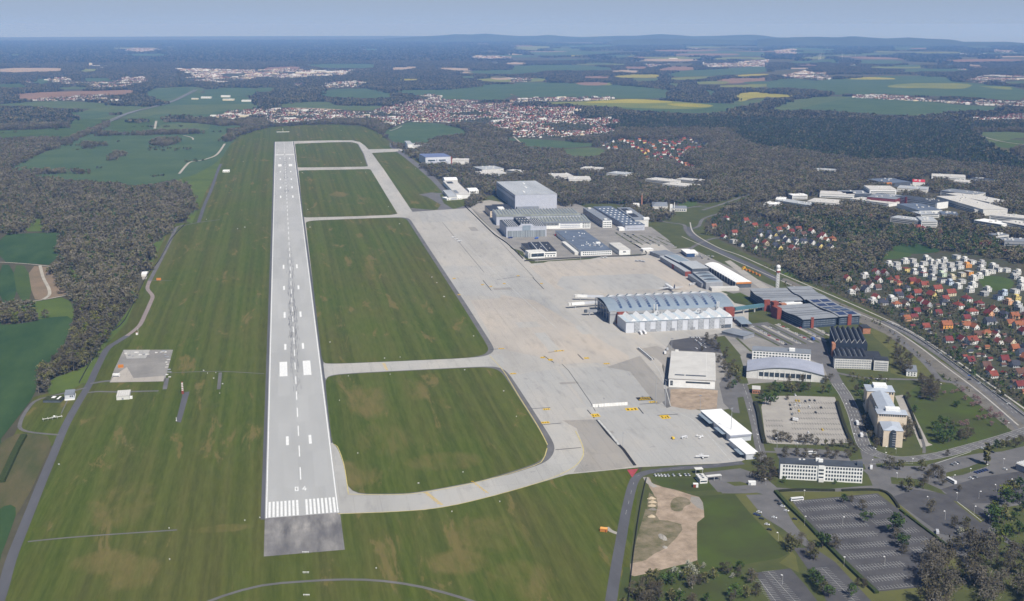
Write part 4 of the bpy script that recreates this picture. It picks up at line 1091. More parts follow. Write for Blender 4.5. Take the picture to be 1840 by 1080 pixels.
# car park bays: a spine with bay lines on both sides
def bays(mb, a, b, left=4.8, right=4.8, step=2.6, z=0.40, wd=0.24):
 a, b = Vector(G(*a)), Vector(G(*b))
 d = b - a
 L = d.length
 d.normalize()
 n = Vector((d.y, -d.x))
 ribbon_mb(mb, [a, b], wd, z)
 for k in range(int(L / step) + 1):
  q = a + d * (k * step)
  for s, l in ((1, right), (-1, left)):
   if l:
    ribbon_mb(mb, [q + n * (s * 0.13), q + n * (s * l)], wd, z)
bm_ = MB()
for r in [[(184, 370), (560, 338)], [(620, 334), (780, 319)], [(235, 425), (570, 400)], [(610, 392), (850, 374)], [(310, 490), (650, 462)], [(700, 448), (890, 432)], [(365, 552), (715, 528)], [(765, 522), (980, 497)], [(445, 622), (790, 596)], [(985, 578), (1072, 570)], [(515, 695), (868, 668)], [(1010, 645), (1150, 634)], [(578, 765), (945, 733)], [(1040, 716), (1190, 702)], [(655, 848), (985, 812)], [(735, 928), (1000, 900)], [(788, 1004), (1062, 972)]]:
 a, b = ZP(r)
 e = 0 if r[0][1] in (1004,) else 4.8
 f_ = 0 if r[0][1] in (370, 334) else 4.8
 bays(bm_, a, b, left=f_ if f_ == 0 else 4.8, right=e if e == 0 else 4.8)
for r in [[(0, 870), (200, 1090)], [(-60, 930), (60, 1090)], [(385, 845), (620, 1080)]]:
 a, b = ZP(r)
 bays(bm_, a, b)
tag(bm_.obj("parking_marking", mat("bay_line", (0.44, 0.44, 0.425), var=0.12, scale=0.05)), kind="structure")
bm_ = MB()
for k in range(9):
 v = 724 + k * 9.4
 bays(bm_, (1418 + k * 1.2, v), (1500 + k * 3.0, v + 1), 3.4, 3.4, 2.7, 0.375, 0.5)
 if 2 < k < 8:
  bays(bm_, (1375 + k * .6, v + 4), (1404 + k * .6, v + 4.3), 3.4, 3.4, 2.7, 0.375, 0.5)
for k in range(3):
 bays(bm_, ZP([(70 + k * 22, 505)])[0], ZP([(170 + k * 22, 600)])[0], 2.4, 2.4, 2.6, 0.385, 0.25)
tag(bm_.obj("parking_marking", mat("dark_bay_line", (0.13, 0.125, 0.115), var=0.1)), kind="structure")
bm_ = MB()
for k in range(6):                     # strips of planting in the hangar car park and the terminal forecourt
 a = Vector(G(1105 + k * 15, 418 + k * 1.5))
 b = Vector(G(1140 + k * 15, 440 + k * .2))
 ribbon_mb(bm_, [a, b], 3.0, 0.38)
for k in range(5):
 ribbon_mb(bm_, [Vector(G(1335 + k * 24, 588 - k * 2)), Vector(G(1400 + k * 24, 622 - k * 2))], 3.2, 0.38)
for pts in [[(1300, 604), (1330, 640)], [(1315, 600), (1350, 632)]]:
 ribbon_mb(bm_, [Vector(G(*p)) for p in pts], 3, 0.38)
tag(bm_.obj("planting_strip_ground", M_verge), kind="structure")
bm_ = MB()
for k in range(5):
 ribbon_mb(bm_, [Vector(G(1346 + k * 24, 587 - k * 2)), Vector(G(1412 + k * 24, 620 - k * 2))], 5, 0.376)
tag(bm_.obj("forecourt_lane_surface", M_conc_lot), kind="structure")
# ================================================================== buildings
B_white = mat("white_render", (0.80, 0.80, 0.78), var=0.04, scale=0.2)
B_offwhite = mat("offwhite_render", (0.66, 0.65, 0.62), var=0.06, scale=0.2)
B_cream = mat("cream_render", (0.66, 0.56, 0.44), var=0.04, scale=0.2)
B_lav = mat("pale_metal_cladding", (0.46, 0.48, 0.54), rough=0.6, var=0.04, scale=0.15)
B_lav2 = mat("silver_cladding", (0.56, 0.58, 0.62), rough=0.55, var=0.04, scale=0.15)
B_lavd = mat("blue_grey_door", (0.24, 0.28, 0.34), rough=0.5, var=0.15, scale=0.4, stretch=(1, 1, 0.02))
B_grey = mat("grey_cladding", (0.30, 0.31, 0.33), rough=0.7, var=0.06, scale=0.15)
B_dgrey = mat("dark_wall", (0.10, 0.115, 0.135), rough=0.6, var=0.1, scale=0.2)
B_navy = mat("navy_mesh_wall", (0.055, 0.075, 0.105), rough=0.6, var=0.12, scale=0.3)
B_red = mat("red_brick_red_panel", (0.26, 0.075, 0.052), var=0.08, scale=0.3)
B_brick = mat("orange_brick", (0.42, 0.20, 0.12), var=0.1, scale=0.4)
B_glass = mat("window_glass", (0.045, 0.06, 0.075), rough=0.15, var=0, spec=0.5)
B_glassb = mat("blue_glass", (0.035, 0.075, 0.17), rough=0.15, var=0, spec=0.5)
R_dark = mat("bitumen_roof", (0.075, 0.085, 0.10), var=0.14, scale=0.08, detail=6)
R_black = mat("black_roof", (0.05, 0.055, 0.065), var=0.12, scale=0.1)
R_grey = mat("grey_roof", (0.23, 0.25, 0.28), var=0.08, scale=0.06, detail=6)
R_blue = mat("blue_grey_roof", (0.135, 0.165, 0.215), var=0.10, scale=0.06, detail=6)
R_light = mat("light_metal_roof", (0.42, 0.44, 0.46), rough=0.6, var=0.08, scale=0.04, stretch=(1, .15, 1), detail=6)
R_lav = mat("lilac_grey_roof", (0.36, 0.38, 0.45), rough=0.6, var=0.05, scale=0.06)
R_beige = mat("pale_beige_roof", (0.56, 0.545, 0.515), var=0.05, scale=0.06)
R_white = mat("white_membrane_roof", (0.85, 0.85, 0.84), var=0.02, scale=0.1)
R_metal = mat("zinc_roof", (0.25, 0.30, 0.35), rough=0.5, var=0.05, scale=0.08)
R_green = mat("grey_green_shed_roof", (0.30, 0.32, 0.29), var=0.12, scale=0.05, detail=6)
R_solar = mat("solar_panel", (0.03, 0.04, 0.10), rough=0.25, var=0.05, spec=0.5)
B_steel = mat("grey_steel", (0.38, 0.39, 0.40), rough=0.5, var=0.03)
B_teal = mat("teal_bridge", (0.10, 0.20, 0.24), rough=0.5, var=0.06)
B_orange = mat("orange_panel", (0.56, 0.22, 0.05), var=0.03, scale=0.3)
MESHC = {}
def shared(key, fn):
 if key not in MESHC:
  MESHC[key] = fn()
 return MESHC[key]
def boxmesh(name, x, y, z, m):
 return shared(("box", name, x, y, z, m.name), lambda: MB().box(-x / 2, x / 2, -y / 2, y / 2, 0, z).mesh(name, m))
BLDS = []
class Bld:
 """a building standing on a rectangle: A, B are the front corners of its roof in the picture, D the rear-left one, all at height h"""
 def __init__(s, name, label, cat, A, B, D, h, group=None):
  a, b, d = (Vector(G(*q, h)) for q in (A, B, D))
  u, v = b - a, d - a
  if v.length > 1.25 * u.length:       # the longer side sets the direction
   v.normalize()
   u = Vector((v.y, -v.x))
  else:
   u.normalize()
   v = Vector((-u.y, u.x))
  s.L = (b - a).dot(u)
  s.W = (d - a).dot(v)
  s.h = h
  if name == "container":
   s.W = min(s.W, 3.4)
  BLDS.append((a.x, a.y, math.atan2(u.y, u.x), s.L, max(s.W, 10)))
  s.root = empty(name, (a.x, a.y, 0.35), label, cat, group, math.atan2(u.y, u.x))
 def box(s, part, x0, x1, y0, y1, z0, z1, m, parent=None):
  return MB().box(x0, x1, y0, y1, z0, z1).obj(part, m, parent or s.root)
 def wall(s, m, z1=None, part="wall"):
  return s.box(part, 0, s.L, 0, s.W, -0.3, s.h if z1 is None else z1, m)
 def roof(s, m, over=0.5, t=0.5, z=None, part="roof", x0=0, x1=None, y0=0, y1=None):
  x1 = s.L if x1 is None else x1
  y1 = s.W if y1 is None else y1
  z = s.h if z is None else z
  return s.box(part, x0 - over, x1 + over, y0 - over, y1 + over, z + 0.003, z + t, m)
 def win(s, face, xs, zs, w_, h_, m=None, part="window", at=0.0, parent=None):
  """windows as children; face f(ront) l(eft) r(ight) b(ack)"""
  me = boxmesh(part, w_, 0.24, h_, m or B_glass)
  for z in zs:
   for x in xs:
    loc, rz = {"f": ((x, at - 0.05, z), 0), "l": ((at - 0.05, x, z), PI / 2), "r": ((s.L + at + 0.05, x, z), PI / 2), "b": ((x, s.W + at + 0.05, z), 0)}[face]
    put(part, me, parent or s.root, loc, rz)
 def band(s, face, a, b, zs, h_, m=None, part="window"):
  me = boxmesh(part, round(b - a, 2), 0.24, h_, m or B_glass)
  for z in zs:
   x = (a + b) / 2
   loc, rz = {"f": ((x, -0.05, z), 0), "l": ((-0.05, x, z), PI / 2), "r": ((s.L + 0.05, x, z), PI / 2)}[face]
   put(part, me, s.root, loc, rz)
 def units(s, pts, size=(3, 3, 1.6), m=None, part="roof_unit", z=None):
  me = boxmesh(part, *size, m or B_offwhite)
  for x, y in pts:
   put(part, me, s.root, (x, y, (s.h if z is None else z) + 0.5))
def rng(a, b, n):
 return [a + (b - a) * (i + 0.5) / n for i in range(n)]
# ---- great grey hangar
b = Bld("hangar", "huge pale grey box hangar with flat roof, tallest of the maintenance halls", "hangar", (925.6, 351), (1003.3, 350.4), (892.2, 327), 33)
b.wall(B_lav)
b.roof(R_light, 0.3, 0.6)
b.band("l", 4, b.W - 4, [1], 17, B_lavd, "hangar_door")
b.band("l", 2, b.W - 2, [25], 3.0, B_grey, "louvre_band")
b.units([(b.L * .3, b.W * .2), (b.L * .5, b.W * .5), (b.L * .6, b.W * .8)], (3, 20, 1), R_white, "roof_light")
b.box("annex", b.L * 0.02, b.L * .55, -10, -0.1, 0, 7, R_grey)
# ---- hall with ribbed sawtooth roof, two bays
def saw_roof(s, n, x0, x1, y0, y1, z0, rise, m, m2):
 """shed ridges running front to back"""
 mb = MB()
 dx = (x1 - x0) / n
 for i in range(n):
  a = x0 + i * dx
  mb.extrude_y([(a, z0), (a + dx * 0.25, z0 + rise), (a + dx, z0)], y0, y1)
 for k in range(len(mb.f)):
  if k % 5 == 0:
   mb.s[k] = 1
 return mb.obj("roof", [m, m2], s.root)
b = Bld("maintenance_hall", "long hangar hall with grey-green ribbed shed roof, rear bay below the great hangar", "hangar", (892, 389), (1043, 386), (883, 378), 19)
b.wall(B_lav)
saw_roof(b, 26, 0, b.L, 0, b.W, b.h, 2.6, R_green, R_light)
b.box("gable_edge", 0, b.L, -0.8, -0.1, b.h - 1, b.h + 2.9, R_green)
b = Bld("maintenance_hall", "hall with grey-green ribbed shed roof and white windowed front", "hangar", (957, 399.5), (1061, 398), (951, 388), 14.5)
b.wall(B_white)
saw_roof(b, 18, 0, b.L, 0, b.W, b.h, 2.4, R_green, R_light)
b.box("eaves", -0.3, b.L + .3, -0.7, -0.05, b.h - 2.5, b.h + 0.6, R_grey)
b.win("f", rng(b.L * .17, b.L * .45, 12), [7], 2.2, 4.2)
b.band("f", b.L * .48, b.L * .82, [2.5, 6, 9.6], 1.4, R_lav)
b.win("f", rng(b.L * .86, b.L * .99, 4), [2, 5.6, 9.2], 2.2, 2.2)
# ---- hangar with rooflights and a stepped front
b = Bld("hangar", "pale lilac hangar with stepped gable, glazed doors and dark roof dotted with rooflights", "hangar", (909.8, 409), (982, 407), (892, 396), 20)
b.W = max(b.W, 62)
b.wall(B_lav)
L = b.L
b.box("roof", 0.3, L - .3, 0.8, b.W, b.h + .01, b.h + .6, R_dark)
b.box("raised_roof", L * .36, L * .66, 0.9, b.W, b.h + .62, b.h + 5.2, R_dark)
g = MB().extrude_y([(0, b.h - .5), (L, b.h - .5), (L, b.h + 1), (L * .70, b.h + 1.2), (L * .63, b.h + 6), (L * .37, b.h + 6), (L * .30, b.h + 1.2), (0, b.h + 1)], -0.4, 0.5)
g.obj("stepped_gable", B_lav, b.root)
b.box("hangar_door", L * .03, L * .97, -0.7, -0.05, 0, 13, mat("glazed_door", (0.28, 0.31, 0.33), rough=0.4, var=0.25, scale=0.5, stretch=(1, 1, 0.01)))
b.box("tail_door", L * .40, L * .60, -0.75, -0.42, 13.2, b.h + 3, R_metal)
for cx in (.03, .69):
 b.units([(L * (cx + .045 + .055 * i), b.W * (.12 + .15 * j)) for i in range(5) for j in range(6)], (2.0, 2.2, 0.5), R_white, "roof_light", b.h + .1)
b.units([(L * (.40 + .07 * i), b.W * (.15 + .3 * j)) for i in range(4) for j in range(3)], (2.0, 2.2, 0.5), R_white, "roof_light", b.h + 4.8)
# ---- cream house with black roof, west of the halls
b = Bld("workshop_building", "cream flat-roofed workshop with black roof beside the great hangar", "building", (881, 379.5), (897, 378.5), (871, 370), 13)
b.wall(B_cream)
b.roof(R_black, 0.3)
b.win("f", rng(1, b.L - 1, 3), [2, 6, 9.5], 2.5, 1.6)
b = Bld("workshop_building", "low block with black flat roof and white penthouse beside the great hangar", "building", (893, 378.5), (921, 376), (884, 368), 11)
b.wall(B_offwhite)
b.roof(R_black, 0.3)
b.box("penthouse", b.L * .1, b.L * .45, 0.5, b.W * .3, b.h + .5, b.h + 4.5, B_white)
# ---- black-roofed building and its white front block at the apron
b = Bld("hangar", "white building with black roof and two pale roof strips at the apron corner", "building", (963, 453), (998.7, 450.5), (948.7, 436), 10)
b.wall(B_white)
b.roof(R_black, 0.4, 0.6)
for x in (b.L * .12, b.L * .55):
 b.box("roof_light", x, x + 1.6, 1, b.W - 1, b.h + .6, b.h + 1.0, R_light)
b.units([(b.L * .3, b.W * .3), (b.L * .3, b.W * .7), (b.L * .8, b.W * .3), (b.L * .8, b.W * .7), (b.L * .45, b.W * .5)], (1.6, 1.6, .6), R_white, "roof_vent")
b.band("f", b.L * .1, b.L * .95, [5.5], 1.5)
b.win("f", rng(b.L * .1, b.L * .95, 6), [1.2], 2.2, 2.4)
b = Bld("office_wing", "low wing with black roof and window bands left of the roof strips", "building", (950, 450), (962, 449), (936.5, 438), 8.5)
b.wall(B_offwhite)
b.roof(R_black, 0.3)
b.band("l", 2, b.W - 2, [2, 5.4], 1.4)
b = Bld("office_wing", "white block with one large dark glazed front facing the apron", "building", (949.5, 454), (979, 452.5), (948, 450), 11)
b.W = max(b.W, 9)
b.wall(B_white)
b.roof(B_offwhite, 0.2)
b.band("f", b.L * .18, b.L * .95, [2.5], 6.0)
b.band("f", b.L * .03, b.L * .12, [2, 4, 6, 8], 1.1)
# ---- large flat grey roof
b = Bld("workshop_hall", "wide low hall with blue-grey flat roof, vents and white windowed front", "building", (1044, 451.8), (1099.6, 450), (997.8, 415), 8.5)
b.wall(B_white)
b.roof(R_blue, 0.5, 0.6)
rs = random.Random(4)
b.units([(rs.uniform(.1, .9) * b.L, rs.uniform(.15, .95) * b.W) for _ in range(16)], (2, 2, 1), R_white, "roof_vent")
b.units([(rs.uniform(.4, .85) * b.L, rs.uniform(.12, .35) * b.W) for _ in range(12)], (2.4, 1.2, 2.0), B_steel, "roof_unit")
b.units([(b.L * .84, b.W * .30)], (8, 6, 3), B_white, "penthouse")
b.win("f", rng(b.L * .05, b.L * .98, 14), [1.5, 5.2], 2.4, 1.7)
b.box("side_wing", -9, -0.1, b.W * .05, b.W * .55, 0, 5, B_offwhite)
b = Bld("storage_hall", "plain white box hall with pale roof between grey workshop and car park", "building", (1112.6, 449.8), (1131, 448), (1094, 437), 9)
b.wall(B_white)
b.roof(R_beige, 0.3)
b.band("f", b.L * .35, b.L * .6, [4.5], 2)
b.band("l", 3, b.W - 3, [6], 1.2, B_grey)
# ---- factory complex behind the halls
b = Bld("factory_office", "long three-storey office bar with blue-grey roof and white end", "building", (1083, 397), (1098.7, 396), (1047.8, 374), 14.5)
b.wall(B_grey)
b.roof(R_grey, 0.4)
b.box("end_wall", 0.05, b.L - .05, -0.5, -0.02, 0, b.h, B_white)
b.win("f", rng(1, b.L - 1, 5), [1.5, 5.5, 9.8], 2.4, 1.8, at=-0.5)
b.band("l", 3, b.W - 3, [2.5, 6.3, 10.2], 1.9)
b.units([(b.L * .5, b.W * .9), (b.L * .4, b.W * .05)], (6, 8, 2.5), B_offwhite, "roof_unit")
b = Bld("factory_hall", "wide factory hall with dark blue-grey roof dotted with white rooflights", "factory", (1123.7, 405.4), (1158.9, 404.4), (1066, 372), 11)
b.wall(B_lav)
b.roof(R_blue, 0.4, 0.6)
b.units([(b.L * (.15 + .23 * i), b.W * (.06 + .115 * j)) for i in range(4) for j in range(8)], (3.5, 3.5, .8), R_white, "roof_light")
b.band("f", b.L * .1, b.L * .9, [4], 1.0, B_grey)
b.box("porch", -12, -0.1, 2, 18, 0, 6, B_white)
b = Bld("factory_hall", "narrow stepped factory block with dark roof wells and white end", "factory", (1141, 396), (1164, 394.5), (1109, 373.5), 14)
b.wall(B_offwhite)
b.roof(R_grey, 0.4)
b.units([(b.L * .35, b.W * .75), (b.L * .35, b.W * .35)], (b.L * .45, b.W * .26, .9), R_black, "roof_well")
b.units([(b.L * .3, b.W * .55), (b.L * .85, b.W * .03)], (12, 10, 4), B_white, "penthouse")
# ---- chimney and small works
x, y = G(1153, 369)
ch = empty("brick_chimney", (x, y, 0.3), "tall red brick factory chimney standing among bare trees", "chimney")
MB().tube((0, 0, 0), (0, 0, 24), 1.9, 1.3, 10).obj("shaft", B_brick, ch)
MB().tube((0, 0, 24.01), (0, 0, 27), 1.75, 1.6, 10).obj("cap", mat("chimney_cap", (0.3, 0.24, 0.19)), ch)
b = Bld("ruined_hall", "grey hip-roofed old shed beside the brick chimney", "building", (1172, 371), (1200, 370), (1171, 363), 6)
b.wall(B_offwhite)
MB().raw([(0, 0, 6), (b.L, 0, 6), (b.L, b.W, 6), (0, b.W, 6), (b.L * .3, b.W / 2, 11), (b.L * .7, b.W / 2, 11)], [(0, 1, 5, 4), (1, 2, 5), (2, 3, 4, 5), (3, 0, 4)]).obj("roof", R_grey, b.root)
b = Bld("works_building", "white works building with slim white stack beside the road junction", "building", (1206, 374.5), (1234, 375), (1212, 370), 7)
b.wall(B_offwhite)
b.roof(R_grey, 0.3)
b.box("tower_block", -3, 3, 1, 7, 0, 15, B_white)
MB().tube((7, 4, 0), (7, 4, 20), .8, .7, 8).obj("stack", B_white, b.root)
b.win("f", rng(8, b.L - 2, 5), [2], 3, 2.5)
b = Bld("small_house", "small white house left of the brick chimney", "house", (1138, 369), (1149, 369), (1137, 365.5), 4)
b.wall(B_white)
MB().raw([(-.5, -.5, 4), (b.L + .5, -.5, 4), (b.L + .5, b.W + .5, 4), (-.5, b.W + .5, 4), (0, b.W / 2, 7), (b.L, b.W / 2, 7)], [(0, 1, 5, 4), (2, 3, 4, 5), (1, 2, 5), (3, 0, 4)]).obj("roof", B_offwhite, b.root)
# ---- old white airport buildings farther up
b = Bld("old_hangar", "long white-roofed old hangar lying oblique to the taxiway", "hangar", (820, 350.5), (843, 348), (796.3, 325.5), 9)
b.wall(B_white)
b.roof(R_beige, 0.4)
b.box("roof_light", b.L * .15, b.L * .6, b.W * .78, b.W * .92, b.h + .5, b.h + 1.1, R_dark)
b.box("roof_slot", 1, b.L * .3, b.W * .08, b.W * .3, b.h + .5, b.h + .9, R_grey)
b = Bld("old_hangar", "small white hangar with flat roof in front of the oblique one", "hangar", (806, 354), (820.5, 352), (796, 342), 8)
b.wall(B_offwhite)
b.roof(R_light, 0.3)
b.band("f", 2, b.L - 2, [1], 4, B_lav, "door")
b = Bld("low_shed", "low white shed at the foot of the small old hangar", "shed", (803, 357.5), (831, 355.5), (803, 354), 4)
b.wall(B_white)
b.roof(R_white, 0.2)
b.win("f", rng(1, b.L - 1, 6), [1], 2, 1.6)
def barrel(s, x0, x1, y0, y1, z, rise, m, part="roof", k=10, along="y"):
 """barrel vault; its axis runs along y (or x)"""
 mb = MB()
 if along == "y":
  prof = [(x0 + (x1 - x0) * i / k, z + rise * math.sin(PI * i / k)) for i in range(k + 1)]
  return mb.extrude_y(prof, y0, y1).obj(part, m, s.root)
 prof = [(y0 + (y1 - y0) * i / k, z + rise * math.sin(PI * i / k)) for i in range(k + 1)]
 n = len(prof)
 mb.raw([(x0, p[0], p[1]) for p in prof] + [(x1, p[0], p[1]) for p in prof], [(i, (i + 1) % n, n + (i + 1) % n, n + i) for i in range(n)] + [tuple(range(n)), tuple(range(2 * n - 1, n - 1, -1))])
 return mb.obj(part, m, s.root)
b = Bld("old_hangar", "white barrel-roofed hall behind the oblique old hangar", "hangar", (799, 324), (822, 323), (795, 319), 6)
b.wall(B_offwhite)
barrel(b, 0, b.L, 0, b.W, 6.01, 3, R_white, along="x")
b = Bld("old_hangar", "white pavilion with rounded pale roof among trees right of the oblique hangar", "building", (843, 343), (858, 341), (836, 338), 7)
b.wall(B_white)
barrel(b, 0, b.L, 0, b.W, 7.01, 2.5, R_white, along="x")
b.win("f", rng(1, b.L - 1, 4), [1.5, 4.4], 2, 1.5)
# ---- blue hangar with red end and white hangar at the far taxiway
b = Bld("hangar", "blue-grey hangar with red right end and two dark window strips", "hangar", (764.5, 283), (810, 281.5), (761.5, 277), 22)
b.wall(B_lav2)
b.roof(mat("slate_blue_roof", (0.16, 0.20, 0.34), var=0.05), 0.4, 0.8)
b.box("red_end", b.L + .05, b.L + 3.5, 0, b.W * .9, 0, b.h - 1, B_red)
b.band("f", b.L * .1, b.L * .38, [10], 4)
b.band("f", b.L * .52, b.L * .80, [10], 4)
b.band("f", b.L * .43, b.L * .46, [10], 5)
b.box("annex", b.L * .2, b.L * .85, -14, -.05, 0, 10, B_lav)
b = Bld("hangar", "tall white hangar block with low ribbed wing near the far taxiway", "hangar", (732.5, 259.5), (741.5, 259), (727, 253.5), 19)
b.wall(B_white)
b.roof(R_light, 0.3)
b.box("low_wing", b.L + .05, b.L + 58, 2, b.W - 2, 0, 10, B_white)
b.box("wing_roof", b.L + .4, b.L + 58.5, 1.5, b.W - 1.5, 10.01, 10.6, R_light)
for k in range(6):
 b.box("wing_rib", b.L + 4 + k * 9, b.L + 9 + k * 9, 3, b.W - 3, 10.61, 11.2, R_grey if k > 3 else R_beige)
b.box("porch", b.L + 10, b.L + 60, -9, 1.9, 0, 5, B_offwhite)
# ---- terminal: glass hall under a wide arched roof with rows of triangular roof lights
b = Bld("terminal_building", "glass airport terminal under a wide arched blue-grey roof with rows of sawtooth rooflights", "terminal", (1097, 559.5), (1316.5, 550), (1060.5, 536), 18)
L, W = b.L, b.W
b.box("wall", 1.5, L - 1.5, 1.5, W - 1.5, 0, 17.5, mat("terminal_glass", (0.10, 0.13, 0.16), rough=0.2, var=0.25, scale=0.3, stretch=(1, 1, .1), spec=0.5))
K = 14
arc = lambda t: 17.6 + 7.5 * math.sin(PI * t) ** 0.85 if 0 < t < 1 else 17.6
mb = MB()
top = [(-1 + (W + 2) * i / K, arc(i / K)) for i in range(K + 1)]
n = len(top)
vs = [(-2, p[0], p[1]) for p in top] + [(L + 2, p[0], p[1]) for p in top] + [(-2, p[0], p[1] - 0.8) for p in top] + [(L + 2, p[0], p[1] - 0.8) for p in top]
fs = [(i, i + 1, n + i + 1, n + i) for i in range(n - 1)] + [(2 * n + i, 3 * n + i, 3 * n + i + 1, 2 * n + i + 1) for i in range(n - 1)]
fs += [(i, 2 * n + i, 2 * n + i + 1, i + 1) for i in range(n - 1)] + [(n + i, n + i + 1, 3 * n + i + 1, 3 * n + i) for i in range(n - 1)] + [(0, n, 3 * n, 2 * n), (n - 1, 3 * n - 1, 4 * n - 1, 2 * n - 1)]
mb.raw(vs, fs).obj("roof", R_metal, b.root)
dxl = 7.2
m0 = MB()
pr = []
for i in range(1, K):
 t = i / K
 yv = -1 + (W + 2) * t
 pr.append((yv, arc(t)))
n = len(pr)
m0.raw([(0, p[0], p[1]) for p in pr] + [(dxl * .5, p[0], p[1] + 3.2 * math.sin(PI * (i + .3) / n)) for i, p in enumerate(pr)] + [(dxl, p[0], p[1]) for i, p in enumerate(pr)],
     [(i, i + 1, n + i + 1, n + i) for i in range(n - 1)], 0)
m0.raw([(dxl * .5, p[0], p[1] + 3.2 * math.sin(PI * (i + .3) / n)) for i, p in enumerate(pr)] + [(dxl, p[0], p[1]) for i, p in enumerate(pr)], [(i, i + 1, n + i + 1, n + i) for i in range(n - 1)], 1)
me_rl = m0.mesh("roof_light", [B_glassb, R_metal])
m1 = MB()
for i in range(n - 1):
 if i % 1 == 0:
  p, q = pr[i], pr[i + 1]
  z = lambda j: pr[j][1] + 3.2 * math.sin(PI * (j + .3) / n)
  m1.face([(-0.2, p[0], pr[i][1] + .25), (-0.2, p[0] + (q[0] - p[0]) * .45, pr[i][1] + .3), (dxl * .5 - .2, p[0] + (q[0] - p[0]) * .45, z(i) + .25), (dxl * .5 - .2, p[0], z(i) + .2)])
me_rb = m1.mesh("louvre", R_white)
ng = 11
for k in range(ng):
 o = put("roof_light", me_rl, b.root, (L * (.085 + .078 * k), 0, 0))
 put("louvre", me_rb, o)
 MB().face([(L * (.085 + .078 * k) - 1.5, W + .5, 18.2), (L * (.085 + .078 * k) + 6.5, W + .5, 18.2), (L * (.085 + .078 * k) + 2.5, W - 5, 24)]).obj("roof_peak", R_white, b.root)
b.box("cornice", -1, L + 1, -1.9, -1.1, 13.5, 17.2, B_steel)
b.win("l", rng(3, W - 3, 10), [2, 6.2, 10.4], (W - 6) / 10 - .8, 3.2, B_glassb, at=1.4)
for k in range(6):
 b.box("column", -1.5, -0.6, 3 + k * (W - 6) / 5 - .5, 3 + k * (W - 6) / 5 + .5, 0, 17, B_steel)
b.box("stair_tower", -1, 8, -1.0, 1.4, 0, 18.2, B_steel)
b.box("red_block", 8.5, 22, -12, -1.95, 0, 17, B_red)
b.box("red_block", L - 14, L - 1, -11, -1.95, 0, 17.5, B_red)
for x in (.345, .37, .86, .875):
 MB().tube((L * x, -4, 12), (L * x, -4, 26), .7, .7, 8).obj("vent_pipe", B_offwhite, b.root)
# ---- white sawtooth hall in front of the terminal
b = Bld("baggage_hall", "white hall with zigzag folded roof and steel cross braces before the terminal", "building", (1124.8, 579.5), (1316.5, 570), (1115, 566), 15)
L, W = b.L, max(b.W, 30)
b.wall(B_lav2, 15)
z0 = MB()
nz = 10
prof = []
for k in range(nz):
 a = L * k / nz
 d = L / nz
 prof += [(a, 15.05), (a + d * .42, 15.05), (a + d * .72, 19.5)]
prof += [(L, 15.05)]
z0.extrude_y(prof + [(L, 14.9), (0, 14.9)], 0.2, W - .2)
z0.obj("roof", R_white, b.root)
for k in range(nz):
 a, d = L * k / nz, L / nz
 b.box("roof_glazing", a + d * .06, a + d * .4, 2, W - 2, 15.06, 15.5, mat("pale_roof_glass", (0.50, 0.57, 0.62), rough=0.3, var=0.04))
 if k < nz - 1:
  f = MB()
  x0, x1 = a + d * .80, a + d * 1.24
  for (p, q) in [((x0, 0), (x0, 15)), ((x1, 0), (x1, 15)), ((x0, 0), (x1, 5)), ((x1, 0), (x0, 5)), ((x0, 5), (x1, 10)), ((x1, 5), (x0, 10)), ((x0, 10), (x1, 15)), ((x1, 10), (x0, 15)), ((x0, 5), (x1, 5)), ((x0, 10), (x1, 10))]:
   f.tube((p[0], -1.0, p[1]), (q[0], -1.0, q[1]), .17, k=4)
  f.obj("truss_frame", B_steel, b.root)
  b.box("panel_recess", x0 - .4, x1 + .4, -0.35, -0.05, 0, 14.6, mat("pale_grey_panel", (0.50, 0.52, 0.55), var=0.03))
for x in (.23, .41, .60):
 b.box("loading_door", L * x, L * x + 7, -0.5, -0.06, 0, 3.6, B_grey)
b.box("loading_dock", L - 16, L - 2, -0.55, -0.06, 0, 5, B_dgrey)
b.box("cornice", -.2, L + .2, -.6, -.05, 14.65, 15.6, R_metal)
for x in (.35, .73):
 b.units([(L * x, W * .55), (L * x + 4, W * .55)], (3, 3, 2.2), B_steel, "roof_unit", 18.5)
b = Bld("flat_roof_pavilion", "low dark grey flat canopy roof at the right end of the zigzag hall", "pavilion", (1297, 596), (1336, 605), (1310, 589), 4.5)
b.wall(B_grey, 4.4)
b.roof(R_grey, 0.6)
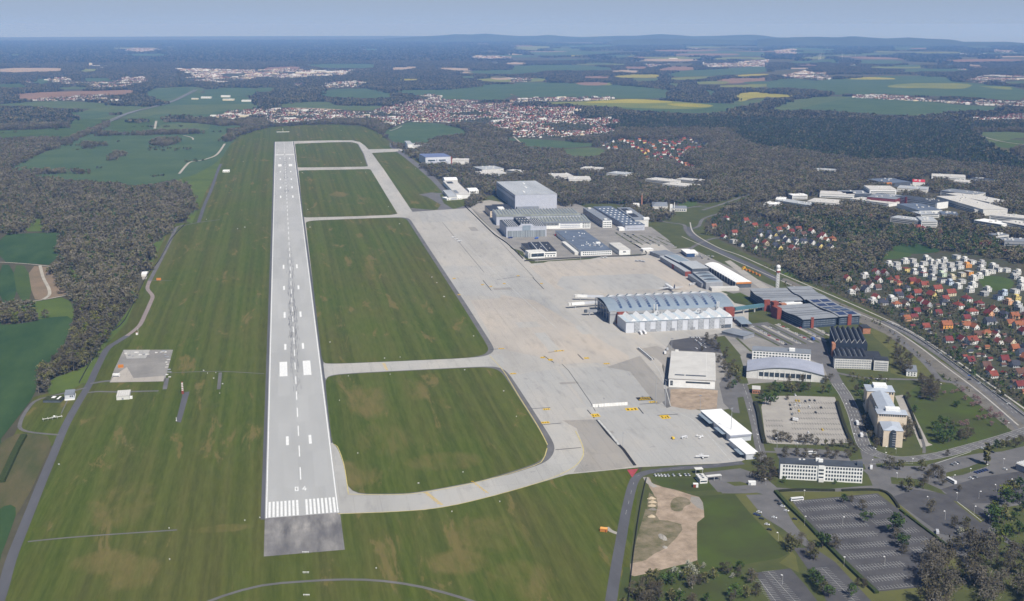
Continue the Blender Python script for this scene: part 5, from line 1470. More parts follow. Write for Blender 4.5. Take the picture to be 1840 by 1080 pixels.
# ---- multi-storey car parks with curved ribbed roofs
def parkdeck(label, A, B, D, h, solar=False, pale=False):
 b = Bld("parking_garage", label, "parking garage", A, B, D, h, "navy multi-storey car parks")
 L, W = b.L, b.W
 b.wall(B_navy, h - 1.5)
 K = 18
 z = lambda y: h - 1.0 + 1.0 * math.sin(y / W * 2 * PI * 1.25)
 ys_ = [-2 + (W + 4) * i / K for i in range(K + 1)]
 mb = MB()
 n = K + 1
 mb.raw([(-1.5, y, z(y)) for y in ys_] + [(L + 1.5, y, z(y)) for y in ys_] + [(-1.5, y, z(y) + .6) for y in ys_] + [(L + 1.5, y, z(y) + .6) for y in ys_],
      [(i, n + i, n + i + 1, i + 1) for i in range(K)] + [(2 * n + i, 2 * n + i + 1, 3 * n + i + 1, 3 * n + i) for i in range(K)] + [(i, i + 1, 2 * n + i + 1, 2 * n + i) for i in range(K)] + [(n + i, 3 * n + i, 3 * n + i + 1, n + i + 1) for i in range(K)] + [(0, 2 * n, 3 * n, n), (K, n + K, 3 * n + K, 2 * n + K)])
 mb.obj("roof", R_beige if pale else mat("ribbed_sheet_roof", (0.27, 0.285, 0.305), rough=0.6, var=0.06, scale=0.08), b.root)
 for k in range(1, 5):
  y = W * k / 5
  b.box("roof_rib", -1.2, L + 1.2, y - .5, y + .5, z(y) + .61, z(y) + 1.0, mat("dark_rib", (0.15, 0.155, 0.17)))
 for k in range(1, 4):
  b.band("f", 2, L - 2, [h * .2 * k + .3], 1.2, mat("deck_opening", (0.16, 0.19, 0.23), var=0.2, scale=0.5, stretch=(1, 1, .1)), "deck_opening")
  b.band("l", 2, W - 2, [h * .2 * k + .3], 1.2, mat("deck_opening", (0.1, 0.1, 0.1)), "deck_opening")
 if solar:
  for i in range(2):
   for j in range(5):
    y0, y1 = W * (.03 + .19 * j), W * (.17 + .19 * j)
    MB().raw([(L * (.06 + .48 * i), y0, z(y0) + .8), (L * (.46 + .48 * i), y0, z(y0) + .8), (L * (.46 + .48 * i), y1, z(y1) + .8), (L * (.06 + .48 * i), y1, z(y1) + .8)], [(0, 1, 2, 3)]).obj("solar_panel", R_solar, b.root)
 return b
b = parkdeck("navy car park with grey ribbed roof, the one nearest the radar tower", (1375, 540), (1437, 536.5), (1348.5, 520), 15)
b.box("red_stair_tower", -2.5, 6, -5, -1.6, 0, 16.5, B_red)
b = parkdeck("navy car park with grey ribbed roof alongside the main road, farthest back", (1446, 537), (1485, 535.5), (1415.7, 516.5), 15)
b = parkdeck("navy car park with grey ribbed roof and red stair strip, nearest the dark vaulted hall", (1442.6, 573), (1502, 568), (1396, 551), 14)
b.box("red_stair_tower", b.L * .23, b.L * .31, -2, -.3, 0, 15, B_red)
b.box("red_stair_tower", -9, -2.2, b.W * .75, b.W * .98, 0, 16, B_red)
b = parkdeck("navy car park roofed with blue solar panels beside the main road", (1508, 567.5), (1543.5, 564.8), (1449, 538), 14, True)
b.box("red_stair_tower", b.L * .40, b.L * .58, -2, -.3, 0, 15, B_red)
b = Bld("glazed_courtyard", "white canopied court with red brick stair towers between the navy car parks", "building", (1397, 548), (1442, 545), (1385, 539.5), 11)
b.wall(B_white)
b.roof(R_white, .2)
b.box("canopy", b.L * .25, b.L * .75, b.W * .2, b.W * .8, b.h + .51, b.h + 2, R_light)
b.box("brick_tower", -10, -2, -8, 2, 0, 17, B_red)
b.box("brick_tower", -2, 6, -16, -8.1, 0, 16, B_brick)
# ---- teal footbridge
a, c = Vector(G(1319, 566)), Vector(G(1377, 558))
br = empty("footbridge", (a.x, a.y, .35), "teal lattice footbridge from terminal to the navy car parks", "bridge", None, math.atan2((c - a).y, (c - a).x))
l = (c - a).length
MB().box(0, l, -2.5, 2.5, 6, 6.6).obj("deck", B_steel, br)
MB().box(0, l, -2.5, 2.5, 10.2, 10.8).obj("roof", B_teal, br)
for s in (-2.6, 2.6):
 f = MB()
 for k in range(14):
  f.tube((l * k / 14, s, 6.3), (l * (k + 1) / 14, s, 10.4), .3, k=4)
  f.tube((l * (k + 1) / 14, s, 6.3), (l * k / 14, s, 10.4), .3, k=4)
 f.obj("lattice_side", B_teal, br)
 MB().box(0, l, s - .1, s + .1, 6.7, 10.1).obj("glazing", B_teal, br)
for k in (.28, .62, .9):
 MB().box(l * k - .6, l * k + .6, -1.2, 1.2, 0, 5.99).obj("pier", B_offwhite, br)
b = Bld("bus_canopy", "flat blue-grey canopy below the teal footbridge", "canopy", (1332, 583), (1346, 578), (1317, 570), 5)
b.roof(R_metal, 0, .5)
for x in (1, b.L - 1):
 for y in (2, b.W - 2):
  b.box("post", x - .2, x + .2, y - .2, y + .2, 0, 5, B_steel)
# ---- radar tower
x, y = G(1396, 531)
tw = empty("radar_tower", (x, y, .3), "slender white lattice tower with red band and white radar dome", "radar tower")
f = MB()
for sx, sy in ((-1.7, -1.7), (1.7, -1.7), (1.7, 1.7), (-1.7, 1.7)):
 f.tube((sx, sy, 0), (sx, sy, 36), .34, k=4)
for z in range(0, 36, 4):
 for s in (-1.7, 1.7):
  f.tube((-1.7, s, z), (1.7, s, z + 4), .16, k=4)
  f.tube((s, -1.7, z), (s, 1.7, z + 4), .16, k=4)
  f.tube((-1.7, s, z), (1.7, s, z), .2, k=4)
f.obj("lattice_mast", B_white, tw)
MB().box(-.45, .45, -.45, .45, 0, 36).obj("shaft", B_steel, tw)
MB().box(-2.3, 2.3, -2.3, 2.3, 36.01, 39).obj("red_cabin", B_red, tw)
MB().box(-2.8, 2.8, -2.8, 2.8, 39.01, 41.5).obj("platform", B_white, tw)
MB().ball((0, 0, 44.6), 3.3, 14, 10).obj("radar_dome", B_white, tw, smooth=True)
# ---- dark hall with six vaults and white front building
b = Bld("vaulted_hall", "dark hall with six curved black vaults, white ridge zigzag and brick strip", "hall", (1501, 612), (1560, 616), (1491.5, 587), 20)
L, W = b.L, b.W
b.wall(mat("dark_blue_wall", (0.035, 0.045, 0.06), var=0.1), 17)
for k in range(6):
 o = barrel(b, L * k / 6, L * (k + 1) / 6, 0, W, 17.01, 4.5, R_black, "vault", 6)
 MB().extrude_y([(L * k / 6, 17.0), (L * (k + .5) / 6, 22.0), (L * (k + .5) / 6, 22.6), (L * k / 6, 17.9)], -.5, -.1).obj("gable_edge", B_offwhite, b.root)
 b.box("rib", L * k / 6 - .3, L * k / 6 + .3, 0, W, 17.3, 18.3, R_grey)
b.box("brick_strip", -4, -.05, -8, 4, 0, 17, B_brick)
b = Bld("vaulted_hall", "lower row of dark vaults behind the white panelled block", "hall", (1504, 641), (1562, 643.5), (1497, 624), 12)
L, W = b.L, b.W
b.wall(mat("dark_blue_wall", (0.1, 0.1, 0.1)), 9)
for k in range(6):
 barrel(b, L * k / 6, L * (k + 1) / 6, 0, W, 9.01, 3.5, R_black, "vault", 6)
 MB().raw([(L * (k + .3) / 6, -.3, 9), (L * (k + .7) / 6, -.3, 9), (L * (k + .5) / 6, -.3, 12.6)], [(0, 1, 2)]).obj("gable_tip", B_white, b.root)
 b.box("rib", L * k / 6 - .3, L * k / 6 + .3, 0, W, 9.3, 10.2, R_grey)
b.box("flat_link", L + .05, L + 17, 8, W, 0, 9, R_black)
b = Bld("panel_block", "white prefabricated block with fine window grid and dark roof before the vaults", "building", (1500, 644.5), (1567, 646.5), (1500, 638), 12.5)
b.W = 10
b.wall(B_offwhite)
b.roof(R_black, .3)
b.win("f", rng(1, b.L - 1, 15), [.8, 3.7, 6.6, 9.5], 2.2, 1.5, B_grey)
b = Bld("panel_block", "narrow white block with window grid and dark roof, right of the long panelled one", "building", (1571, 647.5), (1597, 649), (1569, 640), 13)
b.W = 16
b.wall(B_offwhite)
b.roof(R_black, .3)
b.win("f", rng(1, b.L - 1, 7), [.8, 3.5, 6.2, 8.9], 1.9, 1.5, B_grey)
b = Bld("gate_house", "small house with black flat roof and orange brick behind the vaults", "building", (1551, 590), (1566, 591), (1543, 584), 8)
b.wall(B_brick)
b.roof(R_black, .6)
# ---- beige hangar at the apron
b = Bld("hangar", "hangar with pale beige roof, dark clerestory slit and white front above sandy ground", "hangar", (1202, 680.5), (1285, 684.5), (1207.5, 632), 10)
L, W = b.L, b.W
b.wall(B_white)
b.roof(R_beige, .8, .6)
b.box("clerestory", L * .12, L * .33, W * .10, W * .12, b.h + .61, b.h + 1.4, B_dgrey)
b.box("clerestory", L * .36, L * .80, W * .10, W * .12, b.h + .61, b.h + 1.4, B_dgrey)
b.box("roof_step", L * .80, L * .81, W * .15, W, b.h + .61, b.h + .9, B_offwhite)
b.win("f", [L * (.42 + .105 * i) for i in range(5)], [5.6], 5.5, 2)
b.win("f", [L * .06], [2, 4, 6], 3, 1.6)
b.box("side_door", -.5, -.05, 3, W - 6, 0, 8.6, B_dgrey)
b.box("chimney_stub", 4, 8, W - 2, W + 3, 0, 12, B_offwhite)
# ---- arched lilac hangar
b = Bld("arched_hangar", "wide hangar with shallow arched lilac-grey roof and glazed white front", "hangar", (1341.5, 667), (1481.7, 675.5), (1341, 648.5), 8.5)
L, W = b.L, b.W
b.wall(B_offwhite)
K = 16
mb = MB()
pr = [(L * i / K, 8.4 + 6.5 * math.sin(PI * i / K) ** 1.0) for i in range(K + 1)]
mb.extrude_y([(0, 8.2), *pr, (L, 8.2)], .05, W)
mb.obj("gable", B_offwhite, b.root)
n = K + 1
mb = MB()
mb.raw([(p[0], -1.2, p[1] + .1) for p in pr] + [(p[0], W + .5, p[1] + .1) for p in pr] + [(p[0], -1.2, p[1] + .8) for p in pr] + [(p[0], W + .5, p[1] + .8) for p in pr],
     [(i, i + 1, n + i + 1, n + i) for i in range(K)] + [(2 * n + i, 3 * n + i, 3 * n + i + 1, 2 * n + i + 1) for i in range(K)] + [(i, 2 * n + i, 2 * n + i + 1, i + 1) for i in range(K)] + [(n + i, n + i + 1, 3 * n + i + 1, 3 * n + i) for i in range(K)] + [(0, n, 3 * n, 2 * n), (K, 2 * n + K, 3 * n + K, n + K)])
mb.obj("roof", R_lav, b.root)
b.win("f", [L * (.19 + .068 * i) for i in range(10)], [3.2], L * .055, 5.2)
for i in range(11):
 b.box("pier", L * (.156 + .068 * i) - .3, L * (.156 + .068 * i) + .3, -.6, -.06, 0, 10.2, B_white)
b.box("side_door", -.5, -.05, 4, W - 4, 0, 7, B_dgrey)
b = Bld("office_building", "white two-storey office with grey roof behind the arched hangar", "building", (1352, 630), (1457, 636.5), (1351, 622.5), 12)
b.wall(B_white)
b.roof(R_grey, .4)
b.win("f", rng(1, b.L - 1, 18), [2, 5.4, 8.8], 2.3, 1.6)
b.units([(b.L * .68, b.W * .4)], (7, 6, 3), B_white, "penthouse")
b = Bld("brick_house", "small flat-roofed brick house beside the road south of the arched hangar", "house", (1352, 700), (1366, 701), (1352, 694), 5)
b.wall(B_brick)
b.roof(R_beige, .4)
b.win("f", rng(.5, b.L - .5, 3), [1.2], 1.6, 1.6)
# ---- white-roofed apron hangars
b = Bld("apron_hangar", "long white-roofed hangar with dark bays toward the apron", "hangar", (1312, 783), (1350, 780), (1259.5, 739), 7)
b.wall(B_lav2)
b.roof(R_white, .6, .6)
b.box("fascia", 0, b.L, -.6, -.05, 5, 7, R_lav)
for a, c in ((.55, .95), (.12, .38)):
 b.box("bay_opening", -.4, -.05, b.W * a, b.W * c, 0, 4.8, B_dgrey)
 b.box("awning", -5, -.5, b.W * a, b.W * c, 5.2, 5.6, R_metal)
b = Bld("apron_hangar", "shorter white-roofed hangar at the lower end of the apron", "hangar", (1341, 817), (1359.5, 812.5), (1310.5, 791), 5.5)
b.wall(B_lav2)
b.roof(R_white, .6, .6)
b.box("bay_opening", -.4, -.05, 3, b.W * .45, 0, 4, B_dgrey)
b.box("awning", -5, -.5, 3, b.W * .45, 4.3, 4.7, R_metal)
# ---- cream office building with stepped wings
M_eave = mat("zinc_hip_roof", (0.42, 0.46, 0.52), rough=0.5, var=0.04)
def hip(s, x0, x1, y0, y1, z, rise, o=.6, part="roof", gable=False, m=None):
 x0, x1, y0, y1 = x0 - o, x1 + o, y0 - o, y1 + o
 cx = (x0 + x1) / 2
 d = 0.02 if gable else min((x1 - x0) / 2, (y1 - y0) / 2) * .8
 return MB().raw([(x0, y0, z), (x1, y0, z), (x1, y1, z), (x0, y1, z), (cx, y0 + d, z + rise), (cx, y1 - d, z + rise)], [(0, 1, 4), (1, 2, 5, 4), (2, 3, 5), (3, 0, 4, 5), (0, 3, 2, 1)]).obj(part, m or M_eave, s.root)
b = Bld("office_tower_building", "cream office building stepping down in zinc-roofed wings with arched glass strip", "office building", (1588, 773.7), (1623.5, 776), (1562.2, 716.8), 17)
L, W = b.L, 27
b.wall(B_cream, 17)
hip(b, 0, L, 0, W, 17.01, 3, .5)
b.box("glazed_bay", L * .34, L * .64, -1.4, -.05, 0, 15, B_glass)
MB().tube((L * .49, -.05, 15), (L * .49, -1.4, 15), L * .15, L * .15, 16).obj("bay_arch", B_glass, b.root)
for z in (2.4, 4.8, 7.2, 9.6, 12, 14.4):
 b.box("bay_spandrel", L * .46, L * .64, -1.6, -1.45, z, z + .5, R_lav)
x0, x1 = -2, L + 7.5
y0 = W + .05
b.box("wall", x0, x1, y0, y0 + 15, 0, 25, B_cream)
hip(b, x0, x1, y0, y0 + 15, 25.01, 2.0, .9)
b.box("penthouse", x0 + 8, x1 - 6, y0 + 5, y0 + 13, 25.5, 29, B_white)
b.win("f", rng(x0 + 1, x1 - 1, 12), [22.4], 1.5, 1.8, at=y0)
b.box("wall", 2.5, L + 1, y0 + 15.05, y0 + 78, 0, 22, B_cream)
hip(b, 2.5, L + 1, y0 + 15.1, y0 + 78, 22.01, 3.5, .5, gable=True)
b.box("wall", -2, L + 7.5, y0 + 78.05, y0 + 101, 0, 24, B_cream)
hip(b, -2, L + 7.5, y0 + 78.1, y0 + 101, 24.01, 2.5, .8)
b.box("penthouse", L * .3, L + 1, y0 + 85, y0 + 98, 25, 28, B_white)
b.win("f", rng(L + 1.6, L + 7, 2), [21], 1.6, 2, at=y0 + 78)
for z in (3, 7, 11, 15, 19):
 me = boxmesh("window", 1.6, .2, 1.7, B_glass)
 for k in range(9):
  put("window", me, b.root, (2.45, y0 + 19 + k * 6.4, z), PI / 2)
for z in (3, 6.5, 10, 13.5):
 for k in range(3):
  put("window", boxmesh("window", 1.6, .2, 1.7, B_glass), b.root, (-.05, 3 + k * 5, z), PI / 2)
b.box("steel_stair", .3, 2.4, y0 + 24, y0 + 36, 0, 21, R_metal)
# ---- white four-storey building by the big car park
b = Bld("administration_building", "long white four-storey building with window rows and dark flat roof by the car park", "office building", (1402.5, 833.5), (1551, 841), (1400, 824.5), 15)
L = b.L
b.W = max(b.W, 14)
b.wall(B_white)
b.roof(R_dark, .35, .5)
b.box("stair_bay", L * .462, L * .535, -1.0, -.05, 0, 15.2, B_white)
xsw = [L * (.045 + .0345 * i) for i in range(12)] + [L * (.565 + .0345 * i) for i in range(13)]
b.win("f", xsw, [1.4, 4.9, 8.4, 11.9], 1.55, 1.9)
b.win("f", [L * .485, L * .512], [3.3, 6.8, 10.3], 2.4, 1.5, at=-1.0)
b.units([(L * .47, b.W * .75), (L * .5, b.W * .6)], (4, 3, 2.4), B_white, "roof_unit")
b.units([(L * .965, b.W * .35)], (5, 4, 3), B_dgrey, "roof_unit")
b.units([(L * .25, b.W * .8), (L * .30, b.W * .8)], (2, 1, .8), B_white, "roof_vent")
b.box("entrance", L * .47, L * .53, -3, -1.05, 0, 3.2, B_offwhite)
# ---- cargo halls right of the apron
def hall(label, A, B, D, h, wall, roof, cat="hall", name="cargo_hall", vault=0, lights=0, over=.4):
 b = Bld(name, label, cat, A, B, D, h)
 b.wall(wall, h)
 if vault:
  barrel(b, -over, b.L + over, -over, b.W + over, h + .01, vault, roof)
 else:
  b.roof(roof, over)
 return b
b = hall("low grey cargo shed with flat roof, rearmost of the cargo row", (1185.5, 459), (1215, 456.5), (1179, 451.5), 6, B_grey, R_grey)
b = hall("long low cargo building with light roof and grey wall along the apron", (1231, 488.5), (1241.5, 487), (1186, 461), 8, B_grey, R_light)
b.box("red_end", 0, b.L, -.6, -.05, 0, 8.2, B_red)
b.box("red_end", -.6, -.05, b.W * .42, b.W * .5, 0, 8.2, B_red)
b.band("l", 2, b.W * .4, [5], 1.2)
b = hall("cargo hall with row of curved rooflights, nearer the roundabout", (1222, 473), (1237, 467.5), (1194, 459), 11, B_dgrey, R_light)
for k in range(7):
 MB().extrude_y([(1, 11.5), (b.L * .3, 12.8), (b.L * .7, 12.8), (b.L - 1, 11.5)], b.W * (.06 + .13 * k), b.W * (.12 + .13 * k)).obj("roof_light", R_metal, b.root)
b = hall("taller cargo block with plain pale flat roof and dark front", (1244, 483.5), (1271, 481), (1222, 470.5), 13, B_dgrey, R_light)
b = hall("cargo hall with row of curved rooflights, nearest the terminal", (1269, 508.5), (1293, 503), (1245, 489.5), 11, B_grey, R_light)
for k in range(6):
 MB().extrude_y([(1, 11.5), (b.L * .3, 13), (b.L * .7, 13), (b.L - 1, 11.5)], b.W * (.06 + .15 * k), b.W * (.13 + .15 * k)).obj("roof_light", B_dgrey if k % 2 else R_metal, b.root)
b.box("ramp", b.L * .2, b.L + 22, -14, -.05, 0, 5, R_beige)
b = hall("low grey cargo wing beside the bus stand", (1261, 510), (1269, 508), (1236, 493.5), 7.5, B_grey, R_grey)
b = hall("long white barrel-roofed cargo hall with orange end fascia", (1323, 508), (1352, 508), (1266.5, 475), 9, B_dgrey, R_white, vault=3)
b.box("orange_fascia", 0, b.L, -.8, -.45, 6.5, 9.3, B_orange)
for k in range(12):
 b.box("pier", -1, -.5, b.W * k / 12, b.W * k / 12 + 1, 0, 9, B_offwhite)
b = hall("small office with white flat roof and glass front near the roundabout", (1234, 456), (1247, 454.5), (1224, 448.5), 6.5, B_glassb, R_white, "office", "office_pavilion")
b = hall("flat white canopy roof beside the parked cars near the roundabout", (1247, 456), (1254, 455.3), (1240, 449.5), 4, B_offwhite, R_white, "canopy", "canopy_building")
b = hall("flat white shed left of the rearmost cargo shed", (1156, 449), (1174, 448), (1154, 446.5), 4, B_offwhite, R_white, "shed", "storage_shed")
# white house on the main road side, and a shell-roofed hall at the frame edge
b = hall("small white cube house with grey roof beside the main road slip lane", (1629, 667.5), (1648, 669), (1627, 656), 6, B_white, R_grey, "house", "cube_house")
b.win("f", rng(1, b.L - 1, 3), [1.0, 3.6], 1.6, 1.4)
b = hall("filling station with wide white slatted flat roof at the lower right road", (1826, 834), (1862, 848), (1810, 816), 6, B_grey, R_beige, "filling station", "filling_station")
for k in range(5):
 b.box("roof_slat", -1, b.L + 1, b.W * (.1 + .2 * k), b.W * (.1 + .2 * k) + 1.6, b.h + .51, b.h + 1.1, B_white)
# ---- western industrial quarter beyond the suburb
def plain(label, A, B, D, h, wall, roof, rows=2, n=8, name="factory_building", win=True, cat="building"):
 b = Bld(name, label, cat, A, B, D, h)
 b.wall(wall, h)
 b.roof(roof, .4)
 if win and b.L > 14:
  nb = max(1, min(rows, int(h / 3.4)))
  for k in range(nb):
   b.band("f", b.L * .04, b.L * .96, [1.4 + 3.5 * k], 1.5)
  if b.W > 14:
   for k in range(nb):
    b.band("l", b.W * .05, b.W * .95, [1.4 + 3.5 * k], 1.5)
 rs = random.Random(int(A[0] * 7))
 if b.L * b.W > 500:
  b.units([(rs.uniform(.1, .9) * b.L, rs.uniform(.15, .9) * b.W) for _ in range(5)], (4, 3, 2), B_offwhite)
 return b
plain("white flat-roofed hall at the woodland edge, leftmost of the industrial quarter", (1473, 348.5), (1535, 351), (1500, 344), 8, B_white, R_beige, 1)
plain("tall white factory office with black window bands, highest of the industrial quarter", (1563, 340.5), (1611, 341), (1568, 334), 18, B_white, R_beige, 4)
plain("dark slate storage block left of the tall white factory office", (1520, 349), (1566, 348.5), (1530, 342.5), 8, B_dgrey, R_grey, 1)
plain("maroon square hall with grey flat roof in the industrial quarter", (1558, 354), (1609, 358.5), (1580, 348), 14, mat("maroon_cladding", (0.20, 0.055, 0.06), var=0.05), R_grey, 0, win=False)
plain("long low white hall before the maroon one", (1528, 357.5), (1597, 366.5), (1545, 354), 7, B_white, R_beige, 1)
plain("dark-roofed six-window-band white office block with red stair tower", (1609, 353.5), (1684, 364.5), (1618, 349.5), 15, B_white, R_dark, 4).box("red_stair_tower", 27, 33, -1.5, -.1, 0, 18, B_red)
plain("white hall with broad dark blue roof, nearest of the industrial quarter", (1612, 366.5), (1652, 379), (1640, 362), 8, B_white, R_blue, 0, win=False)
plain("very long beige-grey factory hall at the right of the industrial quarter", (1683, 353), (1767, 377), (1700, 345.5), 13, B_offwhite, R_beige, 2)
plain("narrow beige hall behind the long beige-grey factory", (1700, 348), (1778, 364), (1718, 343), 10, B_offwhite, R_beige, 1)
plain("dark slate-roofed hall with orange corner block at the woodland edge", (1592, 329.5), (1637, 327.5), (1560, 322), 10, B_dgrey, R_blue, 0, win=False).box("orange_block", -8, 12, -8, -.1, 0, 12, B_orange)
plain("bright red flat-roofed store behind the slate-roofed hall", (1640, 327), (1662, 328), (1640, 322.5), 9, B_white, mat("bright_red_roof", (0.55, 0.05, 0.07), var=0.05), 0, win=False)
plain("low white sheds left of the red-roofed store", (1612, 331), (1638, 331), (1612, 327), 5, B_white, R_beige, 1)
plain("white two-storey block in the wood edge left of the suburb", (1424, 351.5), (1451, 351), (1424, 348.5), 9, B_white, R_white, 2)
plain("long pale hall with light roof beside the two-storey wood-edge block", (1450, 362), (1502, 366), (1455, 355.5), 7, B_offwhite, R_beige, 1)
plain("pale workshop with grey roof above the suburb's first houses", (1395, 360), (1458, 370), (1402, 356), 6, B_offwhite, R_light, 1)
plain("small white office with square windows at the wood edge", (1394, 358), (1411, 359), (1396, 354.5), 8, B_white, R_white, 2)
plain("white apartment slab with balconies in the trees", (1656, 397.5), (1682, 396), (1647, 389.5), 12, B_white, R_light, 3, cat="apartment house", name="apartment_house")
plain("beige apartment slab half hidden in the trees", (1600, 391), (1650, 397), (1604, 386.5), 9, B_offwhite, R_light, 2, cat="apartment house", name="apartment_house")
plain("low dark blue roofed hall below the broad dark blue one", (1692, 385), (1722, 386), (1688, 380), 6, B_grey, R_blue, 0, win=False)
plain("small white office left of the low dark blue roofed hall", (1655, 386), (1688, 385), (1652, 380.5), 7, B_white, R_light, 2)
plain("white end block with blue stripe right of the long beige-grey factory", (1752, 378), (1786, 374.5), (1745, 369), 9, B_white, R_beige, 2)
plain("grey flat hall between tall white office and red-roofed store", (1612, 338), (1665, 341), (1610, 333), 9, B_offwhite, R_light, 1)
plain("pale multi-window slab behind the long beige-grey factory", (1690, 343), (1752, 350), (1696, 338), 11, B_offwhite, R_grey, 3)
plain("white low sheds at the far left of the industrial quarter", (1372, 366), (1396, 368), (1374, 362), 6, B_white, R_white, 1)
plain("long white stepped apartment block at the frame edge, upper row", (1778, 387), (1850, 394), (1782, 382), 12, B_white, R_beige, 3, cat="apartment house", name="apartment_house")
plain("long white stepped apartment block at the frame edge, lower row", (1800, 398), (1860, 410), (1806, 392), 11, B_white, R_beige, 3, cat="apartment house", name="apartment_house")
plain("white apartment slab below the stepped blocks, farther left", (1750, 396), (1800, 404), (1754, 391), 8, B_white, R_white, 2, cat="apartment house", name="apartment_house")
plain("grey three-storey school-like block at the wood edge", (1790, 424), (1813, 422), (1780, 420.5), 10, B_offwhite, R_grey, 3)
plain("grey-roofed block with white glazed ground floor at the frame edge", (1805, 434), (1850, 435), (1810, 428), 8, B_grey, R_grey, 1)
plain("long low white hall with dark clerestory near the upper wood", (1744, 320.5), (1786, 324.5), (1744, 318), 7, B_white, R_dark, 0, win=False)
plain("group of white flat halls near the upper wood", (1674, 316.5), (1735, 319), (1680, 312.5), 7, B_white, R_beige, 1)
plain("pale hall between the white flat halls and the dark clerestory hall", (1712, 326), (1740, 328), (1712, 322), 6, B_offwhite, R_beige, 1)
plain("long light hall far back in the upper wood", (1462, 304.5), (1500, 306.5), (1462, 302), 6, B_white, R_light, 0, win=False)
for A, B_, D, h, lab in [((866, 305), (905, 303), (870, 299), 8, "white flat-roofed school block among trees behind the airfield"), ((862, 313), (910, 311), (864, 308), 6, "lower white pavilion before the flat-roofed school block"), ((910, 306), (940, 310), (912, 303), 5, "long pale shed right of the flat-roofed school block"),
        ((994, 317), (1030, 316), (997, 312), 7, "white-roofed depot left of the grey gable hall"), ((1022, 323), (1062, 323), (1026, 317), 7, "white-roofed depot with stepped roof amid the trees"), ((1090, 311), (1124, 314), (1095, 307), 8, "grey gable hall in the eastern wood"),
        ((1160, 322), (1205, 327), (1168, 318), 6, "row of white garages in the eastern wood"), ((1190, 331), (1240, 336), (1196, 326), 6, "long beige barrack in the eastern wood"), ((1215, 322), (1258, 326), (1220, 319), 5, "low white store right of the barracks"), ((1043, 302), (1080, 304), (1045, 299), 6, "pale hall beyond the depots"),
        ((812, 289), (842, 289), (814, 285), 7, "white low hall right of the blue-grey hangar"), ((820, 295), (835, 295), (820, 291), 5, "small white shed right of the blue-grey hangar")]:
 plain(lab, A, B_, D, h, B_offwhite, R_beige if h != 8 else R_light, 1, name="depot_building")
# ---- small structures on the airfield
b = Bld("transmitter_house", "pale grey two-storey hut with flat roof beside the perimeter road", "building", (116, 711), (133, 710.5), (118, 702), 6)
b.wall(B_lav2)
b.roof(R_grey, .3)
b.win("f", [b.L * .6, b.L * .8], [3.6], 1.4, 1.6)
b.win("r", rng(1, b.W - 1, 3), [3.6], 1.2, 1.6)
b.box("base", -.4, b.L + .4, -.4, b.W + .4, -.2, 1.4, B_white)
b = Bld("bunker", "low grass-roofed bunker with white skylights near the perimeter road", "bunker", (77, 720), (108, 720), (82, 713), 2.6)
b.wall(B_dgrey)
b.roof(mat("turf_roof", (0.06, 0.07, 0.03), var=.2, scale=.3), .3)
b.box("skylight", b.L * .35, b.L * .55, b.W * .5, b.W * .9, 3.11, 3.5, R_white)
b.box("skylight", b.L * .75, b.L * .85, b.W * .2, b.W * .9, 3.11, 3.5, R_white)
b = Bld("white_hut", "white box hut with ribbed roof alone on the grass", "hut", (209, 713.5), (232, 713), (212, 703), 4)
b.wall(B_offwhite)
b.roof(R_beige, .2)
for k in range(6):
 b.box("roof_rib", b.L * k / 6 + .8, b.L * k / 6 + 1.2, 0, b.W, 4.51, 4.75, B_offwhite)
b.box("door", b.L * .4, b.L * .55, -.2, -.03, 0, 2.2, B_grey)
b.box("tank", b.L + .3, b.L + 3, 1, 5, 0, 2.4, B_white)
b = Bld("container", "orange container beside the paved storage yard", "container", (212, 657.5), (221.5, 657.5), (213, 651), 3)
b.wall(B_orange)
b.roof(B_orange, .1, .2)
b.band("f", .4, b.L - .4, [1.2], 1.0, mat("rust_panel", (0.55, 0.2, 0.03)), "panel")
b = Bld("container", "white container with grey base at the storage yard entrance", "container", (202, 673), (214, 673), (203, 669.5), 3)
b.wall(B_white)
b.roof(B_white, .1, .2)
b.band("f", .4, b.L - .4, [.2], 1.0, B_dgrey, "base_band")
x, y = G(328.5, 708)
t = empty("approach_antenna", (x, y, .3), "red and white striped antenna mast over a small red base", "antenna mast")
MB().box(-1.2, 1.2, -1.2, 1.2, 0, 4).obj("base", B_red, t)
for k in range(5):
 MB().box(-.9, .9, -.9, .9, 4.01 + k * 2.0, 5.0 + k * 2.0).obj("white_section", B_white, t)
 MB().box(-.7, .7, -.7, .7, 5.01 + k * 2.0, 6.0 + k * 2.0).obj("red_section", B_red, t)
x, y = G(317, 757)
t = empty("marker_post", (x, y, .42), "thin white post at the end of the dark strip", "post")
MB().tube((0, 0, 0), (0, 0, 4), .25, k=6).obj("post", B_white, t)
MB().box(-.6, .6, -.6, .6, 0, .6).obj("foot", B_offwhite, t)
b = Bld("gatehouse", "white security gatehouse with three roof domes beside the perimeter road bend", "gatehouse", (1258, 862), (1270, 859.5), (1250, 853), 4.2)
b.wall(B_white)
b.roof(B_offwhite, .2)
b.band("f", .5, b.L - .5, [1.4], 1.2)
b.band("l", .5, b.W - .5, [1.4], 1.2)
for k in range(3):
 MB().tube((b.L * .5, b.W * (.2 + .3 * k), 4.7), (b.L * .5, b.W * (.2 + .3 * k), 5.0), 1.2, k=12).obj("roof_vent", B_dgrey, b.root)
b = Bld("gate_canopy", "flat white canopy over the entry lane beside the security gatehouse", "canopy", (1271, 858), (1297, 855.5), (1270, 855), 4.5)
b.roof(B_offwhite, 0, .4)
for xk in (.5, b.L / 2, b.L - .5):
 b.box("post", xk - .2, xk + .2, .5, .9, 0, 4.5, B_steel)
b = Bld("gate_canopy", "small white canopy behind the security gatehouse", "canopy", (1250, 845), (1264, 844), (1250, 841), 4.5)
b.roof(B_offwhite, 0, .4)
